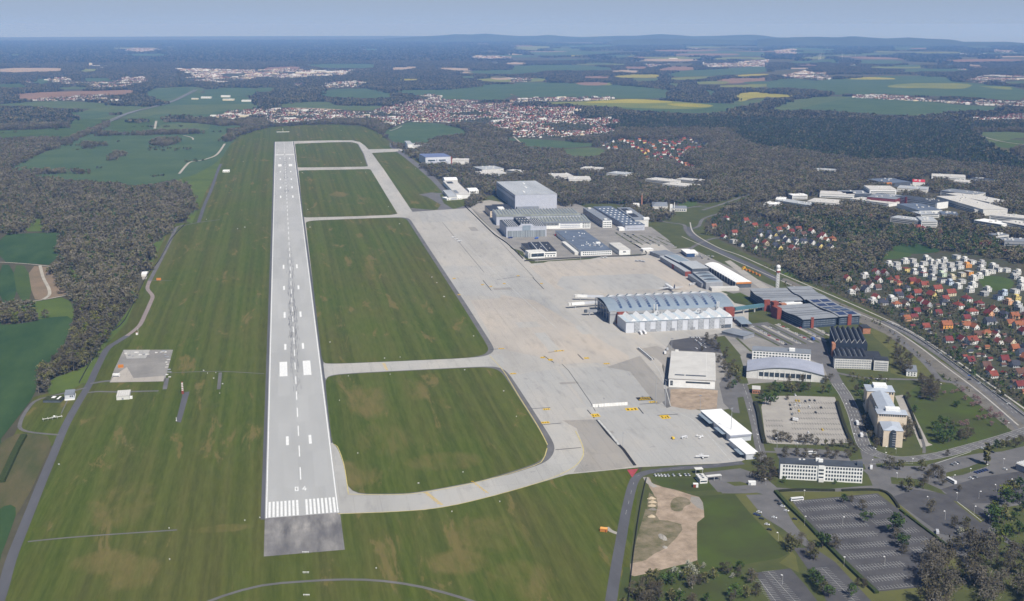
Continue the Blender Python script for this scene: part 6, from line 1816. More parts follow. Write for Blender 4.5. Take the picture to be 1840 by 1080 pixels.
for xk in (.5, b.L - .5):
 b.box("post", xk - .2, xk + .2, .5, .9, 0, 4.5, B_steel)
b = Bld("container", "orange container on the grass beside the lower perimeter road", "container", (1078, 950.5), (1090.5, 952), (1077.5, 944.5), 2.6)
b.wall(B_orange)
b.roof(mat("faded_orange", (0.85, 0.42, 0.12), var=.03), .1, .2)
b.box("door", b.L * .75, b.L * .9, -.15, -.03, 0, 2, B_red)
b = Bld("container", "red and white cabin below the security gatehouse", "container", (1246, 871), (1255, 872), (1245, 866), 3)
b.wall(B_white)
b.roof(B_white, .1, .2)
b.box("red_half", 0, b.L * .55, -.2, -.03, 0, 3, B_red)
b = Bld("container", "white box container alone on the lot right of the security gatehouse", "container", (1345.5, 867), (1358.5, 867), (1346, 863), 3)
b.wall(B_white)
b.roof(B_white, .1, .2)
b.box("door", .5, 2, -.15, -.03, 0, 2.2, B_grey)
b = Bld("small_hut", "small white hut at the woodland edge above the perimeter road", "hut", (400, 307.5), (412, 307.5), (401, 305.5), 4)
b.wall(B_white)
b.roof(R_white, .2)
b.win("f", rng(.5, b.L - .5, 4), [1], 2, 1.6)
b = Bld("container", "orange cabin at the bend of the perimeter road", "container", (281, 501), (289, 501), (282, 497.5), 3)
b.wall(B_orange)
b.roof(B_orange, .1, .2)
x, y = G(246, 602)
t = empty("weather_mast", (x, y, .3), "white and red cabinet with slim mast by the perimeter road", "mast")
MB().box(-1.2, 1.2, -1, 1, 0, 3.2).obj("cabinet", B_white, t)
MB().box(-1.3, 1.3, -1.1, 1.1, 3.21, 3.8).obj("cap", B_red, t)
MB().tube((1.8, 0, 0), (1.8, 0, 9), .15, k=5).obj("mast", B_white, t)
b = Bld("glide_path_hut", "white triangular tent hut on the concrete pad beside the wood", "hut", (254, 494), (263, 494), (256, 489), 3)
b.wall(B_offwhite)
b.roof(R_white, .2)
x, y = G(98, 754)
t = empty("antenna_array", (x, y, .3), "white horizontal antenna frame on thin legs inside the road loop", "antenna", None, R(20))
MB().box(-12, 8, -.3, .3, 2.0, 2.5).obj("boom", B_offwhite, t)
for k in range(5):
 MB().tube((-11 + k * 4.6, 0, 0), (-11 + k * 4.6, 0, 1.99), .15, k=5).obj("leg", B_offwhite, t)
 MB().box(-11.2 + k * 4.6, -10.8 + k * 4.6, -3, 3, 2.51, 2.75).obj("cross_arm", B_offwhite, t)
MB().box(-1, 1, -1, 1, 2.76, 4).obj("head", B_white, t)
x, y = G(508.5, 238.5)
t = empty("localizer_array", (x, y, .3), "far white antenna row with tall mast beyond the runway end", "antenna")
MB().box(-24, 24, -.5, .5, 2, 4).obj("boom", B_offwhite, t)
MB().tube((0, 0, 4.01), (0, 0, 18), .6, .4, k=6).obj("mast", B_white, t)
for k in range(5):
 MB().tube((-20 + k * 10, 0, 0), (-20 + k * 10, 0, 1.99), .3, k=4).obj("leg", B_offwhite, t)
# ================================================================== houses
W_white = mat("house_white", (0.72, 0.71, 0.68), var=0)
W_cream = mat("house_cream", (0.66, 0.58, 0.42), var=0)
W_yellow = mat("house_yellow", (0.72, 0.58, 0.22), var=0)
W_peach = mat("house_peach", (0.74, 0.42, 0.24), var=0)
W_orange = mat("house_orange", (0.76, 0.36, 0.10), var=0)
W_green = mat("house_green", (0.58, 0.68, 0.52), var=0)
W_grey = mat("house_grey", (0.45, 0.45, 0.45), var=0)
W_blue = mat("house_pale_blue", (0.55, 0.62, 0.72), var=0)
T_red = mat("red_tiles", (0.23, 0.068, 0.050), var=0.10, scale=0.2)
T_crim = mat("crimson_tiles", (0.17, 0.046, 0.044), var=0.10, scale=0.2)
T_orange = mat("orange_tiles", (0.29, 0.115, 0.062), var=0.10, scale=0.2)
T_dark = mat("slate_tiles", (0.06, 0.065, 0.085), var=0.10, scale=0.2)
T_brown = mat("brown_tiles", (0.13, 0.075, 0.06), var=0.10, scale=0.2)
T_flat = mat("gravel_flat_roof", (0.40, 0.395, 0.385), var=0.05, scale=0.2)
HW = {"w": (W_white, "white"), "c": (W_cream, "cream"), "y": (W_yellow, "yellow"), "p": (W_peach, "peach"), "o": (W_orange, "orange"), "g": (W_green, "pale green"), "e": (W_grey, "grey"), "b": (W_blue, "pale blue")}
HR = {"r": (T_red, "red tiled"), "R": (T_crim, "crimson tiled"), "o": (T_orange, "orange tiled"), "d": (T_dark, "dark slate"), "n": (T_brown, "brown tiled"), "f": (T_flat, "flat")}
def gable_wall(L, W, e, r, m):
 return shared(("gw", L, W, e, r, m.name), lambda: MB().extrude_y([(-W / 2, -.3), (-W / 2, e), (0, r), (W / 2, e), (W / 2, -.3)], -L / 2, L / 2).mesh("wall", m))
def gable_roof(L, W, e, r, m):
 def fn():
  s = (r - e) / (W / 2)
  o = .6
  pr = [(-W / 2 - o, e - s * o + .06), (0, r + .06), (W / 2 + o, e - s * o + .06), (W / 2 + o, e - s * o + .4), (0, r + .42), (-W / 2 - o, e - s * o + .4)]
  return MB().extrude_y(pr, -L / 2 - .5, L / 2 + .5).mesh("roof", m)
 return shared(("gr", L, W, e, r, m.name), fn)
def hip_roof(L, W, e, r, m):
 def fn():
  o = .6
  d = W / 2 * .9
  return MB().raw([(-W / 2 - o, -L / 2 - o, e + .05), (W / 2 + o, -L / 2 - o, e + .05), (W / 2 + o, L / 2 + o, e + .05), (-W / 2 - o, L / 2 + o, e + .05), (0, -L / 2 + d, r), (0, L / 2 - d, r)], [(0, 1, 4), (1, 2, 5, 4), (2, 3, 5), (3, 0, 4, 5), (0, 3, 2, 1)]).mesh("roof", m)
 return shared(("hr", L, W, e, r, m.name), fn)
def house(u, v, wall, roof, ang, shape, label, group, windows=True, near=True):
 x, y = G(u, v, 4.0)
 mw, mr = HW[wall][0], HR[roof][0]
 if roof == "f" or shape == "cube":
  L, W, e = RND.choice([(10.5, 9.5, 6.2), (11.5, 10, 6.4), (9.5, 9.5, 6.0)])
  o = put("cube_house", shared(("cw", L, W, e, mw.name), lambda: MB().box(-W / 2, W / 2, -L / 2, L / 2, -.3, e).mesh("wall", mw)), None, (x, y, .35), ang)
  put("roof", shared(("cr", L, W, e, mr.name), lambda: MB().box(-W / 2 - .15, W / 2 + .15, -L / 2 - .15, L / 2 + .15, e + .003, e + .35).mesh("roof", mr)), o)
  if RND.random() < .6:
   put("penthouse", boxmesh("penthouse", W * .62, L * .55, 2.7, mw), o, (RND.choice([-1, 1]) * W * .14, RND.choice([-1, 1]) * L * .15, e + .36))
  wz = (1.0, 3.9)
 else:
  L, W, e, r = {"s": (10, 8.5, 3.6, 8.2), "m": (12, 9.5, 4.6, 9.4), "l": (15, 10, 5.4, 10.4), "t": (8, 7, 3.4, 7.2), "b": (6, 4.5, 2.4, 3.8)}[shape]
  if shape in "ml" and RND.random() < .28 and near:
   o = put("detached_house", shared(("bw", L, W, e, mw.name), lambda: MB().box(-W / 2, W / 2, -L / 2, L / 2, -.3, e).mesh("wall", mw)), None, (x, y, .35), ang)
   rf = put("roof", hip_roof(L, W, e, r - .8, mr), o)
  else:
   o = put("detached_house", gable_wall(L, W, e, r, mw), None, (x, y, .35), ang)
   rf = put("roof", gable_roof(L, W, e, r, mr), o)
  if near and shape in "ml":
   put("chimney", boxmesh("chimney", .9, .9, 2.2, B_brick), rf, (W * .12, L * .2, r - 1.1))
  wz = (1.0, 3.4) if shape in "ml" else (1.0,)
 if windows:
  me = shared(("hwin",), lambda: MB().box(-.75, .75, -.08, .08, 0, 1.5).mesh("window", B_glass))
  for z in wz:
   se = -1 if math.cos(ang) > 0 else 1
   for k in (-.28, .28):
    put("window", me, o, (k * W, se * (L / 2 + .03), z))
   sd = -1 if math.sin(ang) > 0 else 1      # the long side that looks toward the camera
   for k in (-.3, 0, .3):
    put("window", me, o, (sd * (W / 2 + .03), k * L, z), PI / 2)
 return tag(o, label, "house", group)
a, c = Vector(G(1331, 460)), Vector(G(1640, 597))
HANG = math.atan2((c - a).y, (c - a).x)
# position of each house's roof in the picture, wall and roof colour, size
EST1 = [(785, 62, "wR", "m"), (970, 87, "wr", "m"), (1055, 137, "cr", "m"), (1180, 142, "wR", "m"), (660, 142, "co", "s"), (860, 207, "wr", "m"), (760, 243, "wR", "s"), (1365, 152, "wo", "m"), (1290, 177, "wr", "m"), (1480, 172, "wr", "m"), (1610, 192, "wr", "m"), (1415, 192, "wR", "s"), (1725, 232, "wr", "m"),
  (1815, 262, "po", "m"), (1755, 272, "wo", "s"), (1690, 250, "wR", "s"), (1530, 217, "wn", "s"), (1110, 192, "wd", "s"), (1110, 222, "wd", "s"), (1195, 202, "gd", "s"), (1200, 242, "wd", "m"), (1258, 222, "yd", "t"), (1340, 247, "wd", "s"), (1270, 265, "wd", "s"), (1370, 282, "wd", "m"), (1450, 267, "wd", "m"),
  (1455, 302, "wd", "s"), (1530, 287, "wd", "m"), (1615, 302, "wd", "m"), (1690, 337, "yd", "m"), (1795, 352, "wd", "l"), (1060, 282, "wd", "m"), (1165, 307, "cr", "m"), (1255, 325, "wd", "s"), (1300, 347, "yd", "s"), (850, 287, "wf", "cube"), (930, 322, "wd", "t"), (1060, 347, "gn", "s"), (1425, 357, "er", "m"),
  (1468, 377, "pn", "s"), (1535, 397, "yd", "t"), (1400, 432, "wn", "s"), (1500, 457, "wn", "b"), (1380, 335, "wn", "b"), (1560, 335, "wn", "b"), (1010, 95, "wn", "b"), (1330, 300, "en", "b"), (1150, 345, "wn", "b"), (1500, 385, "wn", "b")]
EST2 = [(120, 325, "cr", "m"), (270, 373, "cn", "t"), (350, 388, "wn", "m"), (400, 265, "er", "m"), (485, 275, "eR", "m"), (420, 340, "wR", "m"), (545, 340, "cr", "m"), (612, 365, "pr", "m"), (600, 320, "cr", "t"), (750, 350, "oR", "m"), (822, 370, "cr", "m"), (868, 388, "cr", "m"), (415, 410, "en", "s"), (202, 425, "eo", "s"),
  (610, 458, "wr", "s"), (400, 512, "wr", "m"), (600, 575, "wo", "m"), (620, 490, "ed", "m"), (735, 515, "wr", "m"), (800, 465, "er", "m"), (835, 548, "er", "m"), (895, 578, "eR", "m"), (900, 630, "cn", "s"), (940, 490, "yr", "l"), (990, 430, "cr", "l"), (1120, 470, "cr", "l"), (1070, 518, "wr", "s"), (1065, 555, "ed", "m"),
  (1000, 657, "wR", "s"), (1200, 590, "wr", "l"), (1280, 525, "wR", "l"), (1330, 650, "wr", "l"), (1400, 568, "eR", "m"), (1495, 668, "pR", "m"), (1545, 630, "wr", "m"), (1645, 675, "ed", "l"), (1740, 690, "po", "m"), (1700, 760, "yo", "m"), (1785, 782, "wo", "l"), (1270, 780, "wo", "m"), (1357, 792, "wo", "s"), (1470, 862, "co", "l"),
  (1080, 780, "oo", "l"), (880, 790, "er", "s"), (1325, 932, "wr", "l"), (1235, 912, "eR", "s"), (1590, 935, "wr", "s"), (290, 302, "wf", "cube"), (160, 462, "wf", "cube"), (365, 545, "wf", "cube"), (270, 530, "pn", "b"), (470, 560, "ed", "m"), (560, 525, "wf", "cube"), (690, 415, "ed", "m"), (970, 740, "en", "b"), (1050, 820, "wn", "b"), (1390, 1050, "wn", "b"),
  (300, 430, "ed", "m"), (800, 620, "en", "b"), (1120, 660, "en", "b"), (1560, 730, "en", "b"), (1640, 860, "en", "b"), (790, 640, "eR", "s"), (920, 700, "en", "b"), (1180, 760, "wn", "b"), (1795, 620, "ef", "cube"), (1500, 745, "ed", "l"), (1450, 1055, "wn", "b"), (1640, 1010, "wn", "b"), (1430, 590, "wn", "b")]
EST3 = [(525, 187, "wf"), (602, 180, "wf"), (605, 225, "wf"), (680, 160, "wf"), (755, 148, "wf"), (775, 190, "wf"), (865, 178, "wf"), (895, 130, "wf"), (940, 165, "wf"), (955, 212, "wf"), (850, 235, "wf"), (770, 262, "wd"), (860, 282, "wr"), (690, 240, "yr"), (955, 257, "ef"), (1050, 240, "wf"), (1045, 285, "gf"), (1045, 197, "wf"), (1060, 150, "wf"),
  (1120, 187, "wf"), (1180, 115, "wf"), (1205, 175, "wf"), (1210, 212, "wf"), (1135, 232, "wf"), (1330, 165, "wf"), (1285, 197, "of"), (1300, 270, "of"), (1230, 285, "cf"), (1135, 312, "cf"), (1232, 350, "wf"), (1040, 345, "wd"), (945, 317, "wd"), (1115, 365, "bd"), (1190, 400, "wd"), (1340, 387, "wf"), (1310, 437, "wf"), (1425, 180, "ef"), (1420, 227, "wf"),
  (1545, 207, "wf"), (1665, 242, "wf"), (1765, 267, "wf"), (1590, 237, "wf"), (1520, 257, "wf"), (1460, 272, "wf"), (1400, 302, "wf"), (1345, 322, "wf"), (1745, 307, "ef"), (1810, 340, "wf"), (1822, 372, "wf"), (1815, 412, "wf"), (1750, 447, "wf"), (1632, 465, "bd"), (1585, 507, "bd"), (1760, 512, "yd"), (1680, 552, "pf"), (1775, 577, "wd"), (1480, 430, "wf"),
  (1450, 470, "ef"), (990, 170, "wf"), (1260, 145, "wf")]
def estate(lst, zf, place, group, ang, cubes=False, rows=4, near=True, win=True):
 """places houses; each label tells colour and, row by row from the back, its place from the left"""
 items = []
 for it in lst:
  u, v = zf([(it[0], it[1])])[0]
  items.append((u, v, it[2][0], it[2][1], "cube" if cubes else it[3]))
 kinds = {}
 for it in items:
  kinds.setdefault((it[2], it[3], it[4] == "cube", it[4] == "b"), []).append(it)
 for (w_, r_, cb, small), L in kinds.items():
  if cb:
   d = f"{HW[w_][1]} cube house, " + ("flat pale roof" if r_ == "f" else HR[r_][1] + " roof")
  else:
   d = f"{'little ' if small else ''}{HW[w_][1]} {'shed' if small else 'house'}, {HR[r_][1]} roof"
  L.sort()
  if len(L) == 1:
   names = {id(L[0]): f"{d}, the only one {place}"}
  else:
   names = {}
   vs = sorted(i[1] for i in L)
   nr = 1 if len(L) < 7 else (2 if len(L) < 16 else rows)
   RN = {1: [""], 2: [", back row", ", front row"], 4: [", back row", ", upper middle row", ", lower middle row", ", front row"], 5: [", back row", ", upper row", ", middle row", ", lower row", ", front row"]}[nr]
   for k in range(nr):
    lo = vs[int(len(vs) * k / nr)]
    hi = vs[int(len(vs) * (k + 1) / nr)] if k < nr - 1 else 1e9
    row = [i for i in L if lo <= i[1] < hi]
    for j, i in enumerate(row):
     names[id(i)] = f"{d}, {nth(j)} from left{RN[k]} {place}"
  for i in L:
   a = ang + RND.choice([0, PI / 2]) + RND.uniform(-.12, .12)
   house(i[0], i[1], i[2], i[3], a, i[4], names[id(i)], group, win, near)
estate(EST1, Z7, "past the roundabout", "houses past the roundabout", HANG + .15)
estate(EST2, Z6, "by the railway", "houses in the gardens beside the railway", HANG)
estate(EST3, Z6, "of the white estate", "houses of the white cube estate", HANG + .1, cubes=True)
FAR1 = [(450, 310, "wR", "m"), (490, 315, "wr", "m"), (525, 320, "wr", "s"), (595, 330, "wr", "s"), (720, 365, "eR", "l"), (665, 575, "wr", "m"), (772, 572, "po", "l"), (1070, 440, "wr", "l"), (1110, 440, "wR", "m"), (1185, 460, "wn", "m"), (1245, 475, "wn", "m"), (1150, 490, "wn", "s"), (1570, 555, "wR", "l"), (1630, 605, "wn", "s"), (1700, 610, "wn", "s"), (1755, 630, "cn", "s"),
  (945, 432, "wd", "s"), (1480, 470, "eR", "l"), (1540, 565, "eR", "m"), (440, 350, "wf", "m"), (960, 460, "wn", "b"), (1600, 575, "er", "s")]
estate(FAR1, ZH, "behind the estates", "houses among the trees", HANG, rows=2)
# more roofs half hidden in the gardens along the main road
rs = random.Random(44)
more, taken = [], [Z6([(i[0], i[1])])[0] for i in EST2 + EST3]
while len(more) < 48:
 u = rs.uniform(1560, 1850)
 v = rs.uniform(540, 725)
 lim = np.interp(u, [1540, 1600, 1700, 1850], [530, 566, 630, 722])
 if v > lim - 8 or v < np.interp(u, [1560, 1700, 1850], [525, 540, 560]) or any(math.hypot(u - q[0], (v - q[1]) * 1.7) < 13 for q in taken):
  continue
 taken.append((u, v))
 more.append((u, v, rs.choice(["en", "wn", "ed", "wd", "cn", "wr", "eR", "wR", "cR", "po"]), rs.choice("smbb")))
estate(more, lambda p: p, "lower garden side", "houses on the lower garden side", HANG)
# the village beyond the wood, its nearer houses each by itself
VIL = [(650, 880), (680, 868), (720, 855), (775, 852), (800, 850), (830, 858), (860, 866), (915, 845), (950, 862), (985, 872), (1010, 885), (690, 900), (740, 905), (865, 890), (900, 905), (930, 918), (970, 925), (1025, 910), (1060, 858), (1090, 875), (1100, 855), (1120, 885), (1150, 865), (1165, 880), (1195, 868), (1215, 850), (1235, 838), (1280, 840), (1295, 860),
     (1320, 862), (1340, 890), (1370, 855), (1390, 880), (1410, 888), (1090, 912), (1110, 930), (1150, 905), (1195, 925), (1220, 930), (1090, 945), (1045, 945), (1020, 955), (950, 940), (970, 975), (1070, 975), (1150, 975), (1180, 985), (1205, 955), (1220, 960), (1250, 915), (1270, 905), (1210, 1010), (1250, 1020), (1280, 1035), (1300, 1040), (1345, 905), (1310, 908), (640, 872), (1130, 955), (1060, 995)]
rs = random.Random(8)
vil = []
for (a_, b_) in VIL:
 d = a_ + b_ * .7
 wl_ = "w" if rs.random() < .7 else rs.choice("cyp")
 rf_ = rs.choice("rrroR") if 740 < a_ < 1260 or b_ > 900 else rs.choice("ddrn")
 vil.append((a_, b_, wl_ + rf_, rs.choice("mml")))
estate(vil, ZC, "of the village", "houses of the village beyond the wood", HANG + .3, rows=5, near=False, win=False)
# every farther house of the towns and villages: one mass
def far_houses():
 V, F, S = [], [], []
 mats = [W_white, T_red, T_crim, T_dark, W_cream, T_brown]
 rg = np.random.default_rng(3)
 n = 0
 for q in TOWNS:
  us, vs = [p[0] for p in q], [p[1] for p in q]
  if min(us) > 1065 and min(vs) > 240 and max(us) < 1290:
   continue                        # the village built above
  Wd = np.array([G(*p) for p in q])
  lo, hi = Wd.min(0), Wd.max(0)
  D = np.hypot(*Wd.mean(0))
  sp = 22 if D < 7000 else 29
  cnt = int((hi[0] - lo[0]) * (hi[1] - lo[1]) / sp ** 2)
  cnt = min(cnt, 9000)
  P = rg.uniform(lo, hi, (cnt, 2))
  ok = np.zeros(cnt, bool)
  k = len(Wd)
  for i in range(k):
   (ax, ay), (bx, by) = Wd[i], Wd[(i + 1) % k]
   if ay == by:
    continue
   ok ^= ((ay > P[:, 1]) != (by > P[:, 1])) & (P[:, 0] < (bx - ax) * (P[:, 1] - ay) / (by - ay) + ax)
  P = P[ok]
  base = rg.uniform(0, PI)
  redness = 0.78 if np.mean(vs) > 215 else 0.42
  for (x, y) in P:
   if mnoise.noise(Vector((x * .004, y * .004, 3))) < (-.3 if D < 7000 else -.08):
    continue
   L, W, e, r = rg.uniform(8, 13), rg.uniform(7, 9), rg.uniform(3, 5), 0
   big = rg.random() < (.035 if D < 6000 else .07)
   if big:
    L, W, e = rg.uniform(25, 60), rg.uniform(12, 25), rg.uniform(6, 10)
   r = e + (W * .42 if not big else .5)
   a = base + (PI / 2 if rg.random() < .5 else 0) + rg.normal(0, .15)
   ca, sa = math.cos(a), math.sin(a)
   pts = [(-W / 2, -L / 2, .5), (W / 2, -L / 2, .5), (W / 2, L / 2, .5), (-W / 2, L / 2, .5), (-W / 2, -L / 2, e), (W / 2, -L / 2, e), (W / 2, L / 2, e), (-W / 2, L / 2, e), (0, -L / 2, r), (0, L / 2, r)]
   V += [(x + p[0] * ca - p[1] * sa, y + p[0] * sa + p[1] * ca, p[2]) for p in pts]
   F += [(n, n + 1, n + 5, n + 8, n + 4), (n + 1, n + 2, n + 6, n + 5), (n + 2, n + 3, n + 7, n + 9, n + 6), (n + 3, n, n + 4, n + 7), (n + 4, n + 8, n + 9, n + 7), (n + 5, n + 6, n + 9, n + 8)]
   wm = 0 if rg.random() < .75 else 4
   rm = (0 if big and rg.random() < .6 else (rg.choice([1, 1, 2]) if rg.random() < redness else rg.choice([3, 5, 2])))
   S += [wm] * 4 + [rm] * 2
   n += 10
 me = bpy.data.meshes.new("distant_houses")
 me.from_pydata(V, [], F)
 for m in mats:
  me.materials.append(m)
 me.polygons.foreach_set("material_index", np.array(S, np.int32))
 me.update()
 o = bpy.data.objects.new("distant_houses", me)
 C.objects.link(o)
 return tag(o, "red and white houses of the far towns and villages", "houses", kind="stuff")
far_houses()
# big pale halls that stand out in the far towns
FARH = [(530, 137, 20, 2), (548, 132.5, 34, 2.2), (572, 129, 26, 2), (600, 130.5, 30, 2), (620, 133, 24, 2), (645, 128, 36, 2.2), (662, 130.5, 20, 2), (690, 128.5, 22, 1.6), (705, 131, 18, 1.5), (370, 177, 18, 2.5), (405, 175, 16, 3.0), (410, 181, 20, 2.5), (446, 183, 24, 2.5), (350, 179, 12, 2), (163, 119.5, 5, 6), (172, 121, 12, 3), (183, 120.5, 16, 2), (198, 118.5, 10, 2), (183, 124, 5, 3),
  (1361, 91, 22, 1.4), (1210, 106, 14, 1.2), (1735, 98, 16, 1.6), (1750, 99.5, 22, 2), (1770, 98, 18, 1.6), (775, 106.5, 9, 1.4), (860, 101.5, 12, 1.6), (1264, 116, 2.4, 4), (310, 90, 22, 1.2)]
FARH.sort()
for k, (u, v, wd, hp) in enumerate(FARH):
 s = scl(v)
 x, y = G(u, v)
 Wd, h = wd * s, hp * s
 o = empty("distant_hall", (x, y, .5), f"pale flat far-off hall, {nth(k)} from the left of the big halls in distant towns", "hall", "pale halls of the distant towns", -YAW)
 MB().box(-Wd / 2, Wd / 2, 0, Wd * .45, 0, h).obj("wall", W_white if k % 3 else W_cream, o)
 MB().box(-Wd / 2 - 1, Wd / 2 + 1, -1, Wd * .45 + 1, h + .01, h + .8).obj("roof", R_white, o)
# wind turbines and masts on the horizon fields
for k, (u, v, hp) in enumerate([(1471.5, 108, 12), (1474.5, 107, 13), (1513, 107, 11), (1537, 101.5, 5)]):
 x, y = G(u, v)
 h = hp * scl(v)
 t = empty("wind_turbine", (x, y, .5), f"far white wind turbine, {nth(k)} from the left on the horizon fields", "wind turbine", "wind turbines on the horizon")
 MB().tube((0, 0, 0), (0, 0, h * .7), h * .03, h * .018, 6).obj("tower", W_white, t)
 hub = MB().ball((0, -h * .03, h * .71), h * .025, 6, 4).obj("hub", W_white, t)
 for q in range(3):
  a = q * 2 * PI / 3 + k * .5
  MB().tube((0, -h * .05, h * .71), (math.sin(a) * h * .3, -h * .05, h * .71 + math.cos(a) * h * .3), h * .012, h * .004, 4).obj("blade", W_white, hub)
# ================================================================== hills on the skyline
M_hill = mat("wooded_hill", (0.045, 0.05, 0.035), scale=0.0012, col2=(0.075, 0.09, 0.045), detail=6)
def ridge(pts, base_v, depth, seed):
 """pts: skyline of one hill range in the picture; it rises from the ground at row base_v"""
 rs = random.Random(seed)
 n = 90
 us = [p[0] for p in pts]
 rows = 14
 V, F = [], []
 for i in range(n + 1):
  u = us[0] + (us[-1] - us[0]) * i / n
  v = float(np.interp(u, us, [p[1] for p in pts])) - 1.8
  bx, by = G(u, base_v)
  D = math.hypot(bx, by)
  dx, dy = bx / D, by / D
  # height so that the crest, depth/2 behind the foot, shows at row v
  Dc = D + depth * .5
  r = ray(u, v)
  hh = H + r[2] / math.hypot(r[0], r[1]) * Dc
  for j in range(rows + 1):
   t = j / rows
   q = math.sin(PI * t) ** 1.3
   wob = 1 + .10 * mnoise.noise(Vector((u * .02, t * 3, seed)))
   V.append((dx * (D + depth * t), dy * (D + depth * t), .4 + max(0, hh) * q * (wob if 0 < t < .45 else 1)))
 for i in range(n):
  for j in range(rows):
   a = i * (rows + 1) + j
   F.append((a, a + 1, a + rows + 2, a + rows + 1))
 o = MB().raw(V, F).obj("hill_terrain", M_hill, smooth=True)
 return tag(o, kind="structure")
ridge([(690, 71), (740, 68.5), (790, 65.5), (820, 63.2), (850, 63.8), (872, 62), (900, 64.5), (935, 66.5), (965, 66), (985, 64.5), (1010, 66.5), (1040, 68.5), (1080, 71)], 76, 5000, 1)
ridge([(1010, 70.5), (1060, 68), (1110, 66), (1140, 66), (1165, 64.5), (1185, 63), (1215, 64.5), (1245, 67), (1290, 66), (1330, 64.5), (1352, 64), (1375, 66), (1395, 69), (1440, 70), (1470, 68.5)], 77, 5000, 2)
ridge([(1360, 72), (1430, 68.5), (1470, 68), (1505, 69), (1530, 66.8), (1560, 69), (1590, 71), (1632, 69), (1660, 71), (1710, 73), (1730, 77), (1780, 77), (1810, 77), (1840, 79.5), (1900, 82), (1960, 88)], 84, 4500, 3)
ridge([(1100, 74), (1180, 71), (1260, 72), (1340, 74), (1420, 73), (1500, 76)], 82, 2600, 4)
# ================================================================== trees
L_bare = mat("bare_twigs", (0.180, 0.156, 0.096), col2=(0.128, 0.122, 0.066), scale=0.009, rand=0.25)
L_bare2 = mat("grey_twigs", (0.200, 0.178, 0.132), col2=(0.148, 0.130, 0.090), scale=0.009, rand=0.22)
L_olive = mat("budding_leaves", (0.150, 0.145, 0.058), var=0.25, scale=0.3, rand=0.25)
L_green = mat("spring_leaves", (0.072, 0.115, 0.030), var=0.28, scale=0.3, rand=0.25)
L_bright = mat("fresh_leaves", (0.145, 0.170, 0.030), var=0.22, scale=0.3, rand=0.2)
L_dark = mat("conifer_needles", (0.066, 0.084, 0.040), col2=(0.042, 0.058, 0.030), scale=0.008, rand=0.25)
L_white = mat("white_blossom", (0.36, 0.36, 0.28), var=0.15, scale=0.5, rand=0.15)
L_pink = mat("pink_blossom", (0.27, 0.17, 0.17), var=0.18, scale=0.5, rand=0.15)
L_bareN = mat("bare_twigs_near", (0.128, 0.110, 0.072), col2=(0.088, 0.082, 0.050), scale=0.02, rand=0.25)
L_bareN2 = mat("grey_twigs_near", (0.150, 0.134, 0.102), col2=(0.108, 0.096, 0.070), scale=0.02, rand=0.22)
L_bark = mat("bark", (0.15, 0.125, 0.10), var=0.2, scale=0.6)
L_palebark = mat("pale_bark", (0.34, 0.32, 0.28), var=0.2, scale=0.6)
def leaf(mb, c, s, rg, slot=0, up=0.0, thin=1.0):
 d = Vector((rg.gauss(0, 1), rg.gauss(0, 1), rg.gauss(0, 1) + up)).normalized()
 a = d.orthogonal().normalized()
 a = Matrix.Rotation(rg.uniform(0, 6.28), 3, d) @ a
 b = d.cross(a) * thin
 k = s * rg.uniform(.6, 1.3)
 n = len(mb.v)
 mb.v += [tuple(c + a * k * .5 + b * k * .5), tuple(c - a * k * .5 + b * k * .45), tuple(c - a * k * .45 - b * k * .5), tuple(c + a * k * .55 - b * k * .4)]
 mb.f.append([n, n + 1, n + 2, n + 3])
 mb.s.append(slot)
def crown_points(rg, n, r, h0, h1, shape):
 """clumped points in a crown: boughs first, then leaves round each bough"""
 nb = max(5, n // 14)
 boughs = []
 for _ in range(nb):
  t = rg.random()
  z = h0 + (h1 - h0) * (t ** .8 if shape != "cone" else t * .98)
  f = (z - h0) / (h1 - h0)
  if shape == "cone":
   rad = r * (1 - f) * .95 + .25
  elif shape == "column":
   rad = r * (math.sin(PI * min(1, .15 + f * .83))) ** .6
  else:
   rad = r * math.sqrt(max(0.05, 1 - (2 * f - .85) ** 2 * .9))
  q = rg.uniform(0, 6.283)
  k = math.sqrt(rg.uniform(.15, 1)) * rad
  boughs.append((Vector((math.cos(q) * k, math.sin(q) * k, z)), .16 * r + rg.random() * .20 * r))
 out = []
 for _ in range(n):
  c, s = boughs[rg.randrange(nb)]
  out.append(c + Vector((rg.gauss(0, s), rg.gauss(0, s), rg.gauss(0, s * .75))))
 return out, boughs
